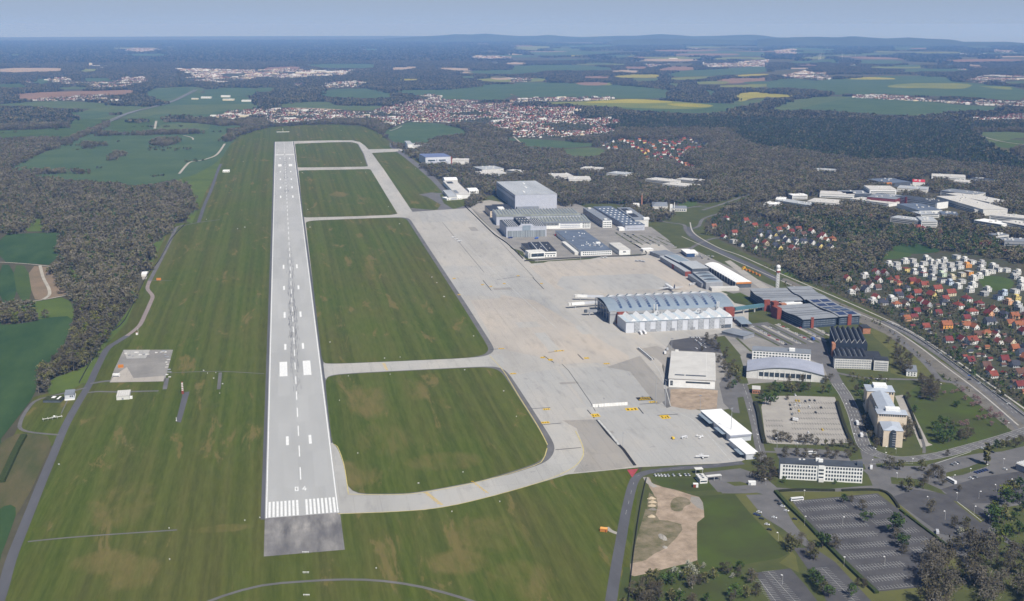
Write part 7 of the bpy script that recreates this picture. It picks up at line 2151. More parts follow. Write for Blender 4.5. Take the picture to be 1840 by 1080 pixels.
def tree_meshes(kind, seed, n=230):
 """(trunk mesh, crown mesh) of one tree, about 12 m tall"""
 rg = random.Random(seed)
 h = rg.uniform(10.5, 13.5)
 lm = {"bare": L_bareN, "greybare": L_bareN2, "olive": L_olive, "green": L_green, "bright": L_bright, "dark": L_dark, "white": L_white, "pink": L_pink, "poplar": L_olive}[kind]
 shape = {"dark": "cone", "poplar": "column"}.get(kind, "round")
 r = h * {"dark": .22, "poplar": .13, "pink": .42, "white": .36}.get(kind, rg.uniform(.30, .40))
 h0 = h * {"dark": .12, "poplar": .08, "pink": .25}.get(kind, .24)
 pts, boughs = crown_points(rg, n, r, h0, h, shape)
 tb = MB()
 bend = Vector((rg.uniform(-.4, .4), rg.uniform(-.4, .4), h * .55))
 tb.tube((0, 0, -.4), tuple(bend), .34, .18, 6)
 tb.tube(tuple(bend), (bend.x * 1.3, bend.y * 1.3, h * .9), .18, .05, 5)
 for c, _ in boughs[:: max(1, len(boughs) // 9)]:
  t = rg.uniform(.35, .85)
  s = bend * t if c.z > h * .25 else Vector((0, 0, h * .15))
  tb.tube(tuple(s), tuple(c), .13, .03, 4)
 tb_me = tb.mesh("trunk", L_palebark if kind == "greybare" else L_bark)
 cb = MB()
 if kind in ("bare", "greybare"):
  for p in pts:                   # twig sprays: slivers fanning up and out of the boughs, and finer ones between
   leaf(cb, p, rg.uniform(1.3, 2.3), rg, 0, 0.0, rg.uniform(.10, .24))
  for p in pts[::2]:
   leaf(cb, p + Vector((rg.gauss(0, .5), rg.gauss(0, .5), rg.gauss(0, .5))), .65, rg)
 else:
  for p in pts:
   leaf(cb, p, 1.05 if kind != "dark" else 1.25, rg)
 me = bpy.data.meshes.new("crown")
 me.from_pydata(cb.v, [], cb.f)
 me.materials.append(lm)
 me.update()
 return tb_me, me
PROTO = {}
for kd, nn in [("bare", 5), ("greybare", 4), ("olive", 4), ("green", 4), ("bright", 2), ("dark", 3), ("white", 2), ("pink", 2), ("poplar", 1)]:
 PROTO[kd] = [tree_meshes(kd, len(kd) * 31 + i * 7 + ord(kd[0]), 300 if kd in ("bare", "greybare") else 240) for i in range(nn)]
KWORD = {"bare": "bare brown tree", "greybare": "bare grey tree", "olive": "olive budding tree", "green": "green leafy tree", "bright": "bright yellow-green tree", "dark": "dark conifer", "white": "white blossoming tree", "pink": "pinkish blossoming shrub", "poplar": "slim columnar poplar"}
tree_pos = []
def tree(u, v, kind, h, label, group, world=None):
 x, y = world if world else G(u, v)
 tm, cm = RND.choice(PROTO[kind])
 k = h / 12.0
 o = put("poplar" if kind == "poplar" else ("shrub" if kind == "pink" else "tree"), tm, None, (x, y, .3), RND.uniform(0, 6.28), (k * RND.uniform(.92, 1.1), k * RND.uniform(.92, 1.1), k))
 put("crown", cm, o)
 tree_pos.append((x, y))
 return tag(o, label, "tree" if kind != "pink" else "shrub", group)
NTREE = [0]
def grove(place, group, L):
 """L: (u, v, kind, height); every label names the kind, and its place from the left among its like there"""
 by = {}
 for t in L:
  by.setdefault(t[2], []).append(t)
 for kd, T in by.items():
  T.sort()
  for i, (u, v, k, h) in enumerate(T):
   lab = f"{KWORD[kd]}, {'the only one' if len(T) == 1 else nth(i) + ' from the left'} {place}"
   tree(u, v, k, h, lab, group)
   NTREE[0] += 1
def scatter(poly, n, mix, hr, seed, mind=4.0):
 rg = random.Random(seed)
 us, vs = [p[0] for p in poly], [p[1] for p in poly]
 out, W = [], []
 tries = 0
 while len(out) < n and tries < n * 60:
  tries += 1
  u, v = rg.uniform(min(us), max(us)), rg.uniform(min(vs), max(vs))
  ins = False
  k = len(poly)
  for i in range(k):
   (ax, ay), (bx, by) = poly[i], poly[(i + 1) % k]
   if ay != by and (ay > v) != (by > v) and u < (bx - ax) * (v - ay) / (by - ay) + ax:
    ins = not ins
  if not ins:
   continue
  p = G(u, v)
  if any(math.hypot(p[0] - q[0], p[1] - q[1]) < mind for q in W):
   continue
  W.append(p)
  out.append((u, v, rg.choices([m for m, _ in mix], [w_ for _, w_ in mix])[0], rg.uniform(*hr)))
 return out
def zl(z, L):
 return [(*z([(a, b)])[0], k, h) for a, b, k, h in L]
grove("around the large striped car park", "trees around the large car park", zl(ZP, [
 (540, 378, "green", 8), (600, 372, "bare", 6), (680, 430, "bare", 9), (690, 515, "green", 9), (745, 490, "green", 6), (905, 605, "green", 17), (965, 700, "green", 13), (925, 640, "bare", 9), (975, 745, "bare", 8), (170, 725, "olive", 13), (240, 690, "bare", 11), (300, 760, "bare", 11), (335, 790, "olive", 10), (390, 700, "green", 14), (480, 710, "bare", 10),
 (430, 690, "bare", 8), (140, 690, "bare", 10), (320, 930, "green", 9), (345, 970, "green", 10), (375, 1010, "green", 10), (405, 1040, "olive", 9), (440, 1060, "green", 9), (300, 915, "bare", 7), (600, 1055, "green", 9), (690, 985, "bare", 7), (640, 975, "bare", 6)]))
grove("along the access road by the white office block", "trees along the access road", zl(ZP, [
 (870, 138, "bare", 13), (945, 138, "olive", 10), (1100, 150, "olive", 11), (1010, 295, "olive", 13), (960, 268, "bare", 6), (1115, 278, "bare", 9), (1170, 445, "bare", 11), (1190, 180, "bare", 10), (1150, 230, "bare", 11), (1220, 200, "bare", 12), (1250, 250, "bare", 9), (1375, 295, "bare", 6), (1290, 40, "bare", 6), (115, 235, "green", 6), (480, 245, "green", 4),
 (1340, 560, "bare", 10), (1410, 590, "bare", 9), (1430, 545, "olive", 8), (1440, 660, "olive", 11), (1380, 610, "white", 7), (1500, 680, "white", 6)]))
tree(1771.5, 836, "poplar", 23, "slim columnar poplar alone at the road fork, casting a long shadow", "poplars")
grove("beside the white-roofed apron hangars", "trees beside the apron hangars", [(1362, 861, "bare", 13), (1373, 866, "bare", 14), (1384, 864, "bare", 13), (1391, 858, "bare", 9), (1378, 845, "bare", 12), (1368, 838, "bare", 12), (1386, 838, "bare", 8), (1361, 826, "olive", 8)])
grove("between paved car park and white office block", "trees below the paved car park", [(1392, 790, "bare", 9), (1402, 794, "bare", 10), (1412, 793, "bare", 9), (1420, 796, "bare", 7), (1437, 796, "bare", 8), (1447, 798, "bare", 9), (1457, 797, "bare", 9), (1468, 800, "bare", 7), (1483, 802, "olive", 6), (1497, 803, "bare", 7), (1510, 804, "bare", 7), (1525, 806, "bare", 9),
                      (1410, 822, "bare", 10), (1430, 820, "bare", 8), (1446, 823, "bare", 9), (1465, 824, "bare", 8), (1486, 823, "bare", 10), (1502, 826, "bare", 9), (1522, 824, "bare", 9), (1536, 814, "bare", 8)])
grove("in the hedge above the paved car park", "trees above the paved car park", [(1374, 727, "green", 12), (1384, 729, "green", 12), (1392, 722, "green", 10), (1367, 717, "bare", 9), (1402, 706, "green", 10), (1412, 704, "olive", 11), (1422, 706, "olive", 11), (1432, 704, "bare", 10), (1444, 705, "green", 10), (1452, 702, "bare", 9), (1392, 700, "green", 9), (1383, 705, "olive", 9), (1478, 707, "olive", 9), (1490, 706, "green", 9),
                       (1415, 719, "bare", 6), (1482, 690, "bare", 9), (1492, 684, "bare", 8), (1440, 690, "bare", 10), (1418, 690, "bare", 9)])
grove("between beige hangar and arched hangar", "trees between the hangars", [(1292, 652, "bare", 9), (1300, 662, "bare", 10), (1306, 672, "bare", 13), (1312, 686, "bare", 14), (1318, 698, "green", 9), (1303, 645, "bare", 9), (1322, 676, "olive", 13), (1310, 700, "bare", 8), (1318, 664, "bare", 11), (1326, 688, "bare", 8)])
grove("around the cream office wings", "trees around the cream office building", [(1628, 792, "bare", 15), (1630, 779, "bare", 14), (1627, 770, "bare", 13), (1636, 785, "bare", 9), (1640, 772, "bare", 8), (1556, 735, "green", 10), (1550, 722, "green", 9), (1544, 712, "green", 8), (1538, 705, "bare", 8), (1552, 760, "bare", 8), (1557, 774, "bare", 9), (1562, 788, "bare", 8), (1575, 806, "bare", 10), (1580, 800, "bare", 8), (1546, 700, "green", 9), (1558, 700, "green", 10)])
grove("in the park beside the main road", "trees of the park beside the main road", zl(ZR, [
 (640, 260, "green", 8), (560, 110, "bare", 8), (740, 110, "bare", 12), (800, 120, "bare", 13), (850, 130, "bare", 12), (720, 60, "bare", 11), (790, 20, "bare", 12), (860, 40, "bare", 11), (880, 530, "green", 12), (950, 600, "green", 14), (1010, 580, "green", 13), (860, 450, "green", 10), (980, 440, "green", 11), (1050, 520, "green", 10), (920, 380, "green", 8), (1040, 430, "bare", 8), (1140, 560, "bare", 11), (1210, 550, "bare", 12), (1250, 520, "bare", 9), (1110, 200, "green", 7), (1070, 190, "green", 6),
 (955, 60, "pink", 4.5), (1050, 45, "pink", 4), (1100, 40, "pink", 4.5), (1160, 25, "pink", 5), (1190, 120, "pink", 5), (1290, 100, "pink", 4.5), (1330, 125, "pink", 5), (1260, 190, "pink", 5), (1300, 185, "pink", 5.5), (1350, 180, "pink", 5), (1370, 255, "pink", 4.5), (1470, 245, "pink", 5), (1330, 340, "pink", 5), (1395, 335, "pink", 5.5), (1455, 325, "pink", 5.5), (1520, 312, "pink", 5.5), (1575, 300, "pink", 5), (1480, 405, "pink", 5), (1640, 395, "pink", 5), (1140, 410, "pink", 6), (1200, 400, "pink", 6),
 (1530, 660, "green", 9), (1590, 650, "olive", 9), (1660, 630, "bare", 9), (1740, 640, "bare", 9), (1800, 600, "bare", 9)]))
grove("beside the white panel blocks", "trees beside the panel blocks", scatter([(1603, 630), (1628, 640), (1632, 672), (1612, 678), (1600, 650)], 9, [("bare", 1)], (9, 13), 5, 6) + scatter([(1525, 672), (1600, 680), (1612, 688), (1530, 690)], 9, [("green", 1), ("olive", 2)], (5, 8), 6, 6))
grove("at the junction left of the main road", "trees at the main road junction", scatter([(1652, 688), (1688, 686), (1690, 720), (1668, 722), (1655, 705)], 9, [("bare", 3), ("olive", 1)], (9, 12), 7, 5) + scatter([(1580, 590), (1620, 620), (1660, 660), (1640, 662), (1600, 628)], 10, [("bare", 1)], (6, 9), 9, 6))
grove("on the plot behind the beige hangar", "trees behind the beige hangar", scatter([(1235, 612), (1290, 608), (1318, 640), (1290, 650), (1240, 630)], 12, [("bare", 1)], (6, 9), 10, 6))
grove("in the lower right corner wood", "trees of the lower right corner wood", scatter([(1660, 1010), (1700, 1000), (1760, 985), (1850, 1010), (1860, 1100), (1660, 1100)], 38, [("greybare", 3), ("bare", 2)], (13, 19), 11, 4) + scatter([(1785, 895), (1850, 880), (1855, 1000), (1800, 985), (1775, 940)], 20, [("green", 3), ("bright", 1), ("olive", 1)], (9, 14), 12, 5))
grove("in the scrub beside the sandy ground", "trees of the scrub below the sandy ground", scatter([(1140, 1058), (1200, 1030), (1260, 1018), (1340, 1022), (1362, 1050), (1360, 1095), (1120, 1095)], 40, [("olive", 4), ("bare", 5), ("green", 2)], (6, 11), 13, 4) + [(1211, 1034, "white", 7), (1224, 1038, "white", 5.5), (1238, 1028, "white", 9), (1246, 1036, "white", 8), (1264, 1022, "white", 5), (1350, 1036, "white", 6), (1222, 1072, "white", 6), (1316, 1040, "white", 4.5), (1244, 1058, "greybare", 11)])
grove("at the near tip of the western wood", "trees at the near tip of the western wood", scatter([(65, 700), (80, 665), (110, 640), (150, 610), (172, 600), (178, 622), (150, 655), (110, 672), (84, 690), (80, 706)], 42, [("bare", 4), ("olive", 4), ("greybare", 2)], (10, 14), 14, 6))
# --- woods that nobody could count: instanced trees and clumps of trees, one object for each kind of wood
def clump_mesh(name, seed, n, side, hr, mats, leafs, size, thin=1.0, cone=False):
 rg = random.Random(seed)
 mb = MB()
 for t in range(n):
  x, y = rg.uniform(-side / 2, side / 2), rg.uniform(-side / 2, side / 2)
  h = rg.uniform(*hr)
  r = h * (.2 if cone else rg.uniform(.26, .40))
  slot = rg.choices(range(len(mats)), [w_ for _, w_ in mats])[0]
  pts, _ = crown_points(rg, leafs, r, h * .18, h, "cone" if cone else "round")
  for p in pts:
   leaf(mb, p + Vector((x, y, 0)), size, rg, slot, 1.1, thin)
  mb.tube((x, y, 0), (x, y, h * .6), .22, .12, 4, len(mats))
 me = bpy.data.meshes.new(name)
 me.from_pydata(mb.v, [], mb.f)
 for m, _ in mats:
  me.materials.append(m)
 me.materials.append(L_palebark)
 me.polygons.foreach_set("material_index", np.array(mb.s, np.int32))
 me.update()
 return me
def wood(name, label, protos, P, smin, smax, seed):
 """one object: points on the ground, each carrying one of the clumps"""
 if len(P) == 0:
  return
 col = bpy.data.collections.new(name + "_kinds")
 for i, me in enumerate(protos):
  o = bpy.data.objects.new(name + "_kind", me)
  col.objects.link(o)
 me = bpy.data.meshes.new(name)
 me.from_pydata([(float(p[0]), float(p[1]), 0.15) for p in P], [], [])
 o = bpy.data.objects.new(name, me)
 C.objects.link(o)
 ng = bpy.data.node_groups.new(name, 'GeometryNodeTree')
 ng.interface.new_socket("Geometry", in_out='INPUT', socket_type='NodeSocketGeometry')
 ng.interface.new_socket("Geometry", in_out='OUTPUT', socket_type='NodeSocketGeometry')
 gi, go = ng.nodes.new("NodeGroupInput"), ng.nodes.new("NodeGroupOutput")
 ci = ng.nodes.new("GeometryNodeCollectionInfo")
 ci.inputs["Collection"].default_value = col
 ci.inputs["Separate Children"].default_value = True
 ci.inputs["Reset Children"].default_value = True
 ip = ng.nodes.new("GeometryNodeInstanceOnPoints")
 ip.inputs["Pick Instance"].default_value = True
 rv = ng.nodes.new("FunctionNodeRandomValue")
 rv.data_type = 'FLOAT_VECTOR'
 rv.inputs[0].default_value = (0, 0, 0)
 rv.inputs[1].default_value = (0, 0, 6.2832)
 rv.inputs["Seed"].default_value = seed
 sv = ng.nodes.new("FunctionNodeRandomValue")
 sv.data_type = 'FLOAT'
 sv.inputs[2].default_value = smin
 sv.inputs[3].default_value = smax
 sv.inputs["Seed"].default_value = seed + 1
 ng.links.new(gi.outputs[0], ip.inputs["Points"])
 ng.links.new(ci.outputs[0], ip.inputs["Instance"])
 ng.links.new(rv.outputs[0], ip.inputs["Rotation"])
 ng.links.new(sv.outputs[1], ip.inputs["Scale"])
 ng.links.new(ip.outputs[0], go.inputs[0])
 md = o.modifiers.new("scatter", 'NODES')
 md.node_group = ng
 return tag(o, label, "wood", kind="stuff")
def pick(sp, d0, d1, jit=.45, seed=1, hgt=10.0):
 """jittered grid of ground points between two distances inside the camera's sector, with the map code below each"""
 rg = np.random.default_rng(seed)
 half = math.radians(36)
 x0, x1 = d1 * math.sin(YAW - half), d1 * math.sin(YAW + half)
 X, Y = np.meshgrid(np.arange(x0, x1, sp), np.arange(d0 * .6, d1, sp))
 X = X.ravel() + rg.uniform(-jit, jit, X.size) * sp
 Y = Y.ravel() + rg.uniform(-jit, jit, Y.size) * sp
 D = np.hypot(X, Y)
 k = (D > d0) & (D < d1) & (np.abs(np.arctan2(X, Y) - YAW) < half)
 X, Y = X[k], Y[k]
 U, V = PXn(X, Y)
 k = (V > np.interp(U, [p[0] for p in far], [p[1] for p in far]) + 1.2) & (U > -330) & (U < W_ + 420) & (V < H_ + 160)
 X, Y, U, V = X[k], Y[k], U[k], V[k]
 cu = np.clip(U.astype(int), 0, W_ - 1)
 code = CLS[np.clip(V.astype(int), 0, H_ - 1), cu].copy()
 # a wood's outline in the picture is that of its crowns: leave out trees that would stand in front of open ground
 top = CLS[np.clip((V - hgt * (V - 45) / 415.8).astype(int), 0, H_ - 1), cu]
 code[np.isin(code, (BARE, PINE, MIXED)) & np.isin(top, (OPEN, TOWN, BUILT))] = 99
 for (bx, by, an, L, W) in BLDS:        # nor on a building, nor right in front of it
  dx, dy = X - bx, Y - by
  lx, ly = dx * math.cos(an) + dy * math.sin(an), -dx * math.sin(an) + dy * math.cos(an)
  code[(lx > -sp * .5 - 8) & (lx < L + sp * .5 + 8) & (ly > -sp * .6 - 14 - math.hypot(bx, by) / 80) & (ly < W + sp * .5 + 5)] = 99
 return np.stack([X, Y], 1), U, V, code
bareK = [(L_bare, 5), (L_bare2, 3), (L_olive, 1.6), (L_green, .7)]
mixK = [(L_bare, 3), (L_bare2, 1), (L_olive, 2.0), (L_green, 2.4), (L_dark, 2.4)]
pineK = [(L_dark, 6), (L_bare, 2.2), (L_green, .8)]
P_bare = [clump_mesh("bare_wood_clump", 100 + i, 12, 27, (10, 16), bareK, 74, 2.0, .62) for i in range(5)]
P_mix = [clump_mesh("mixed_wood_clump", 200 + i, 10, 25, (7, 14), mixK, 50, 1.8, .8) for i in range(5)]
P_pine = [clump_mesh("pine_wood_clump", 300 + i, 14, 27, (11, 17), pineK, 54, 2.1, .8, i % 2 == 0) for i in range(5)]
P_bareT = [clump_mesh("bare_tree_clump", 400 + i, 1, .1, (10, 14), [(m, 1)], 170, 1.5, .6) for i, m in enumerate([L_bareN, L_bareN, L_bareN2, L_olive, L_bareN, L_bareN, L_bright, L_bareN2, L_olive, L_bareN, L_bareN2, L_bareN, L_olive])]
P_garden = [clump_mesh("garden_tree_clump", 500 + i, 1, .1, (6, 11), [(m, 1)], 80, 1.4, .8, m is L_dark) for i, m in enumerate([L_bare, L_green, L_dark, L_olive, L_bare, L_dark, L_green, L_bare2])]
# nearest woods tree by tree
P, U, V, Cd = pick(7.2, 700, 1750, seed=2)
tp = np.array(tree_pos)
k = ((Cd == BARE) | (Cd == MIXED)) & (np.min(np.hypot(P[:, None, 0] - tp[None, :, 0], P[:, None, 1] - tp[None, :, 1]), axis=1) > 4)
wood("bare_woods", "bare grey-brown wood with few budding trees west of the airfield", P_bareT, P[k], .8, 1.3, 3)
# woods of the middle distance
P, U, V, Cd = pick(20, 1750, 5200, seed=4)
wood("bare_woods", "brown leafless woods around the meadows and behind the hangars", P_bare, P[Cd == BARE], .75, 1.2, 5)
wood("mixed_woods", "mixed dark green and brown woods between the estates", P_mix, P[Cd == MIXED], .75, 1.2, 7)
wood("pine_woods", "dark pine forest beyond the village", P_pine, P[Cd == PINE], .8, 1.2, 9)
# far woods, coarser clumps
F_bare = [clump_mesh("far_wood_clump", 600 + i, 22, 62, (9, 14), [(L_bare, 3), (L_dark, 3), (L_olive, .7)], 28, 5.0, .7) for i in range(4)]
P, U, V, Cd = pick(46, 5200, 13500, seed=6, hgt=11)
k = (Cd == BARE) | (Cd == PINE) | (Cd == MIXED)
wood("far_woods", "blue hazy woods between the far fields", F_bare, P[k], .8, 1.2, 11)
F2 = [clump_mesh("horizon_wood_clump", 700 + i, 18, 190, (10, 18), [(L_dark, 3), (L_bare, 2)], 22, 17.0, .6) for i in range(3)]
P, U, V, Cd = pick(150, 13500, 33000, seed=8, hgt=14)
k = (Cd == BARE) | (Cd == PINE) | (Cd == MIXED)
wood("horizon_woods", "blue forest bands below the skyline", F2, P[k], .7, 1.1, 13)
# trees between the houses of estates, villages and towns, and hedgerow trees on the meadows
gard = np.zeros_like(CLS, bool)
tmp = CLS.copy()
for q in [[(1268, 398), (1300, 382), (1340, 380), (1400, 402), (1470, 415), (1535, 432), (1525, 448), (1440, 448), (1400, 474), (1340, 452), (1300, 430)], [(1480, 508), (1520, 494), (1585, 472), (1640, 500), (1700, 540), (1850, 560), (1850, 740), (1790, 708), (1730, 662), (1660, 608), (1560, 550)],
     [(1290, 428), (1345, 448), (1440, 492), (1480, 505), (1560, 470), (1600, 466), (1560, 440), (1430, 460), (1360, 455)]]:
 paint(q, ORCH)
HOUSES = [o.location for o in bpy.data.objects if o.name.startswith(("detached_house", "cube_house"))]
hx = np.array([[p.x, p.y] for p in HOUSES])
P, U, V, Cd = pick(8.4, 1150, 2900, seed=12)
k = Cd == ORCH
P = P[k]
dist = np.min(np.hypot(P[:, None, 0] - hx[None, :, 0], P[:, None, 1] - hx[None, :, 1]), axis=1)
nz_ = np.array([mnoise.noise(Vector((p[0] * .012, p[1] * .012, 1.0))) for p in P])
wood("garden_trees_foliage", "garden trees and hedges between the houses by the main road", P_garden, P[(dist > 10) & (nz_ > -.42)], .45, 1.1, 15)
P, U, V, Cd = pick(18, 2900, 9500, seed=14)
k = (Cd == TOWN) & (NR.random(len(P)) < np.where(V > 165, .6, .4))
wood("town_trees_foliage", "trees between the houses of the far towns", P_garden, P[k], .9, 1.5, 17)
P, U, V, Cd = pick(30, 1900, 5200, seed=16)
nz_ = np.array([mnoise.noise(Vector((p[0] * .004, p[1] * .007, 9.0))) for p in P])
k = (Cd == OPEN) & (U < 480) & (nz_ > .36)
wood("hedgerow_foliage", "hedgerow trees on the meadows left of the runway", P_mix, P[k], .35, .7, 19)
# shrubs along the railway and main road
P, U, V, Cd = pick(6, 1150, 2000, seed=18)
line = [(1398, 512), (1500, 556), (1590, 598), (1660, 655), (1740, 716), (1850, 800)]
lv = np.interp(U, [p[0] for p in line], [p[1] for p in line])
uv = np.interp(U, [1300, 1500, 1592, 1700, 1850], [455, 533, 572, 640, 735])
k = ((V > lv - 12) & (V < lv - 3) & (U > 1400) & (NR.random(len(P)) < .3)) | ((V > uv - 16) & (V < uv - 4) & (U > 1330) & (NR.random(len(P)) < .95))
wood("railway_shrub_foliage", "low bushes along the railway and main road", P_garden, P[k], .3, .6, 21)
# ================================================================== vehicles, aircraft, lamps, signs, small things
CAR = {"white": (0.75, 0.75, 0.75), "black": (0.02, 0.02, 0.022), "yellow": (0.75, 0.50, 0.03), "navy": (0.03, 0.05, 0.16), "grey": (0.22, 0.23, 0.25), "red": (0.45, 0.04, 0.03), "green": (0.10, 0.35, 0.22), "silver": (0.5, 0.51, 0.53), "blue": (0.06, 0.14, 0.45)}
V_tyre = mat("tyre", (0.02, 0.02, 0.02), var=0)
WHEEL = MB().tube((-.14, 0, 0), (.14, 0, 0), .34, k=10).mesh("wheel", V_tyre)
def car_paint(c):
 return mat("car_paint_" + c, CAR[c], rough=0.3, var=0, spec=0.5)
def car_mesh(c):
 def fn():
  mb = MB()
  pr = [(-2.15, .3), (-2.2, .75), (-1.3, .92), (1.75, .95), (2.15, .85), (2.2, .35)]
  n = len(pr)
  vs = [(x, y, z) for x in (-.88, .88) for (y, z) in pr]
  mb.raw(vs, [(i, (i + 1) % n, n + (i + 1) % n, n + i) for i in range(n)] + [tuple(range(n)), tuple(range(2 * n - 1, n - 1, -1))])
  return mb.mesh("body", car_paint(c))
 return shared(("car", c), fn)
def cabin_mesh():
 return shared(("cabin",), lambda: MB().raw([(-.8, -1.25, .9), (.8, -1.25, .9), (.8, 1.85, .9), (-.8, 1.85, .9), (-.62, -.45, 1.42), (.62, -.45, 1.42), (.62, 1.3, 1.42), (-.62, 1.3, 1.42)], [(0, 1, 5, 4), (1, 2, 6, 5), (2, 3, 7, 6), (3, 0, 4, 7), (4, 5, 6, 7)]).mesh("cabin_glass", B_glass))
def croof_mesh(c):
 return shared(("croof", c), lambda: MB().box(-.63, .63, -.47, 1.32, 1.421, 1.47).mesh("roof", car_paint(c)))
def car(u, v, c, ang, label, group):
 x, y = G(u, v)
 o = empty("car", (x, y, .44), label, "car", group, ang)
 put("body", car_mesh(c), o)
 put("cabin_glass", cabin_mesh(), o)
 put("roof", croof_mesh(c), o)
 for sx in (-.82, .82):
  for sy in (-1.35, 1.35):
   put("wheel", WHEEL, o, (sx, sy, .34))
 return o
def cars(L, zf, ang, place, group):
 by = {}
 for (a, b_, c) in L:
  u, v = zf([(a, b_)])[0]
  by.setdefault(c, []).append((u, v))
 for c, T in by.items():
  T.sort()
  for i, (u, v) in enumerate(T):
   car(u, v, c, ang + RND.uniform(-.06, .06), f"{c} car, {'the only one of its colour' if len(T) == 1 else nth(i) + ' from the left'} {place}", group)
a, c_ = Vector(G(1400, 760)), Vector(G(1500, 761))
PANG = math.atan2((c_ - a).y, (c_ - a).x)
same = lambda p: p
cars([(1290, 547, "white"), (1298, 600, "yellow"), (1325, 602, "yellow"), (1388, 606, "black"), (1430, 598, "black"), (1478, 600, "black"), (1240, 643, "black"), (1288, 643, "white"), (1335, 650, "white"), (1427, 660, "white"), (1542, 668, "black"), (1247, 683, "black"), (1325, 700, "yellow"), (1488, 715, "black"), (1260, 735, "grey"), (1553, 882, "yellow"), (1418, 912, "white")], Z3, PANG, "on the paved car park", "cars on the paved car park")
cars([(300, 602, "black"), (328, 630, "black"), (342, 640, "black"), (357, 655, "white"), (395, 698, "white"), (122, 742, "navy"), (95, 732, "navy"), (153, 775, "black"), (277, 765, "white"), (475, 779, "black"), (207, 832, "white"), (228, 882, "black"), (130, 712, "white")], Z5, PANG + R(68), "on the grey lot beside the meadow", "cars on the grey lot")
cars([(1090, 822, "white"), (1105, 816, "black"), (1048, 838, "grey"), (838, 844, "black"), (1628, 886, "white"), (1310, 924, "navy"), (1340, 916, "navy"), (1368, 908, "navy"), (1396, 900, "navy"), (1424, 893, "navy"), (1480, 925, "black"), (1255, 988, "white"), (1302, 974, "grey"), (1780, 830, "navy"), (1815, 855, "black"), (690, 90, "white"), (186, 657, "white"), (1375, 657, "white"), (1490, 697, "black"), (1810, 1045, "navy")], ZR, PANG + R(38), "on the lots near the filling station", "cars near the filling station")
cars([(990, 78, "white"), (1360, 76, "grey")], ZT, PANG + R(50), "on the dark lot beside the corner wood", "cars on the dark lot")
cars([(1030, 183, "white"), (1052, 183, "white"), (1074, 184, "white"), (1098, 185, "white"), (1122, 184, "silver"), (1160, 183, "silver"), (1205, 182, "white"), (1245, 180, "silver"), (1270, 180, "silver")], ZO, 0.1, "in the row beside the security gatehouse", "cars beside the gatehouse")
cars([(1250, 686, "white"), (1270, 688, "white"), (1300, 687, "white"), (1325, 688, "white"), (1297, 717, "white"), (1340, 708, "white"), (1340, 750, "white"), (1385, 783, "white"), (1300, 795, "white"), (1325, 740, "silver"), (1375, 745, "silver"), (1345, 765, "silver")], Z1, .3, "on the dark plot behind the beige hangar", "cars behind the beige hangar")
rs = random.Random(31)
lst = []
for r in range(5):
 for k in range(9):
  if rs.random() < .62:
   t = k / 8
   lst.append((1352 + r * 24 + t * 60, 588 - r * 2 + t * 32, rs.choice(["white", "white", "silver", "grey", "black", "red"])))
cars(lst, same, 1.0, "on the terminal forecourt", "cars on the terminal forecourt")
lst = []
for r in range(6):
 for k in range(7):
  if rs.random() < .6:
   lst.append((1108 + r * 15 + k * 5.2, 419.5 + r * 1.5 + k * 3.0, rs.choice(["black", "grey", "silver", "navy", "white"])))
cars(lst, same, .9, "on the factory car park", "cars on the factory car park")
lst = [(1242 + rs.uniform(0, 42), 459 + rs.uniform(0, 8), rs.choice(["white", "white", "silver", "black"])) for _ in range(16)]
cars(lst, same, .7, "between the cargo halls and main road", "cars beside the cargo halls")
cars([(1603, 583, "white"), (1690, 636, "silver"), (1742, 676, "blue"), (1742, 683, "black"), (1812, 727, "white"), (1760, 690, "silver"), (1665, 618, "black"), (1620, 592, "black"), (1785, 705, "white")], same, HANG, "on the main road", "cars on the main road")
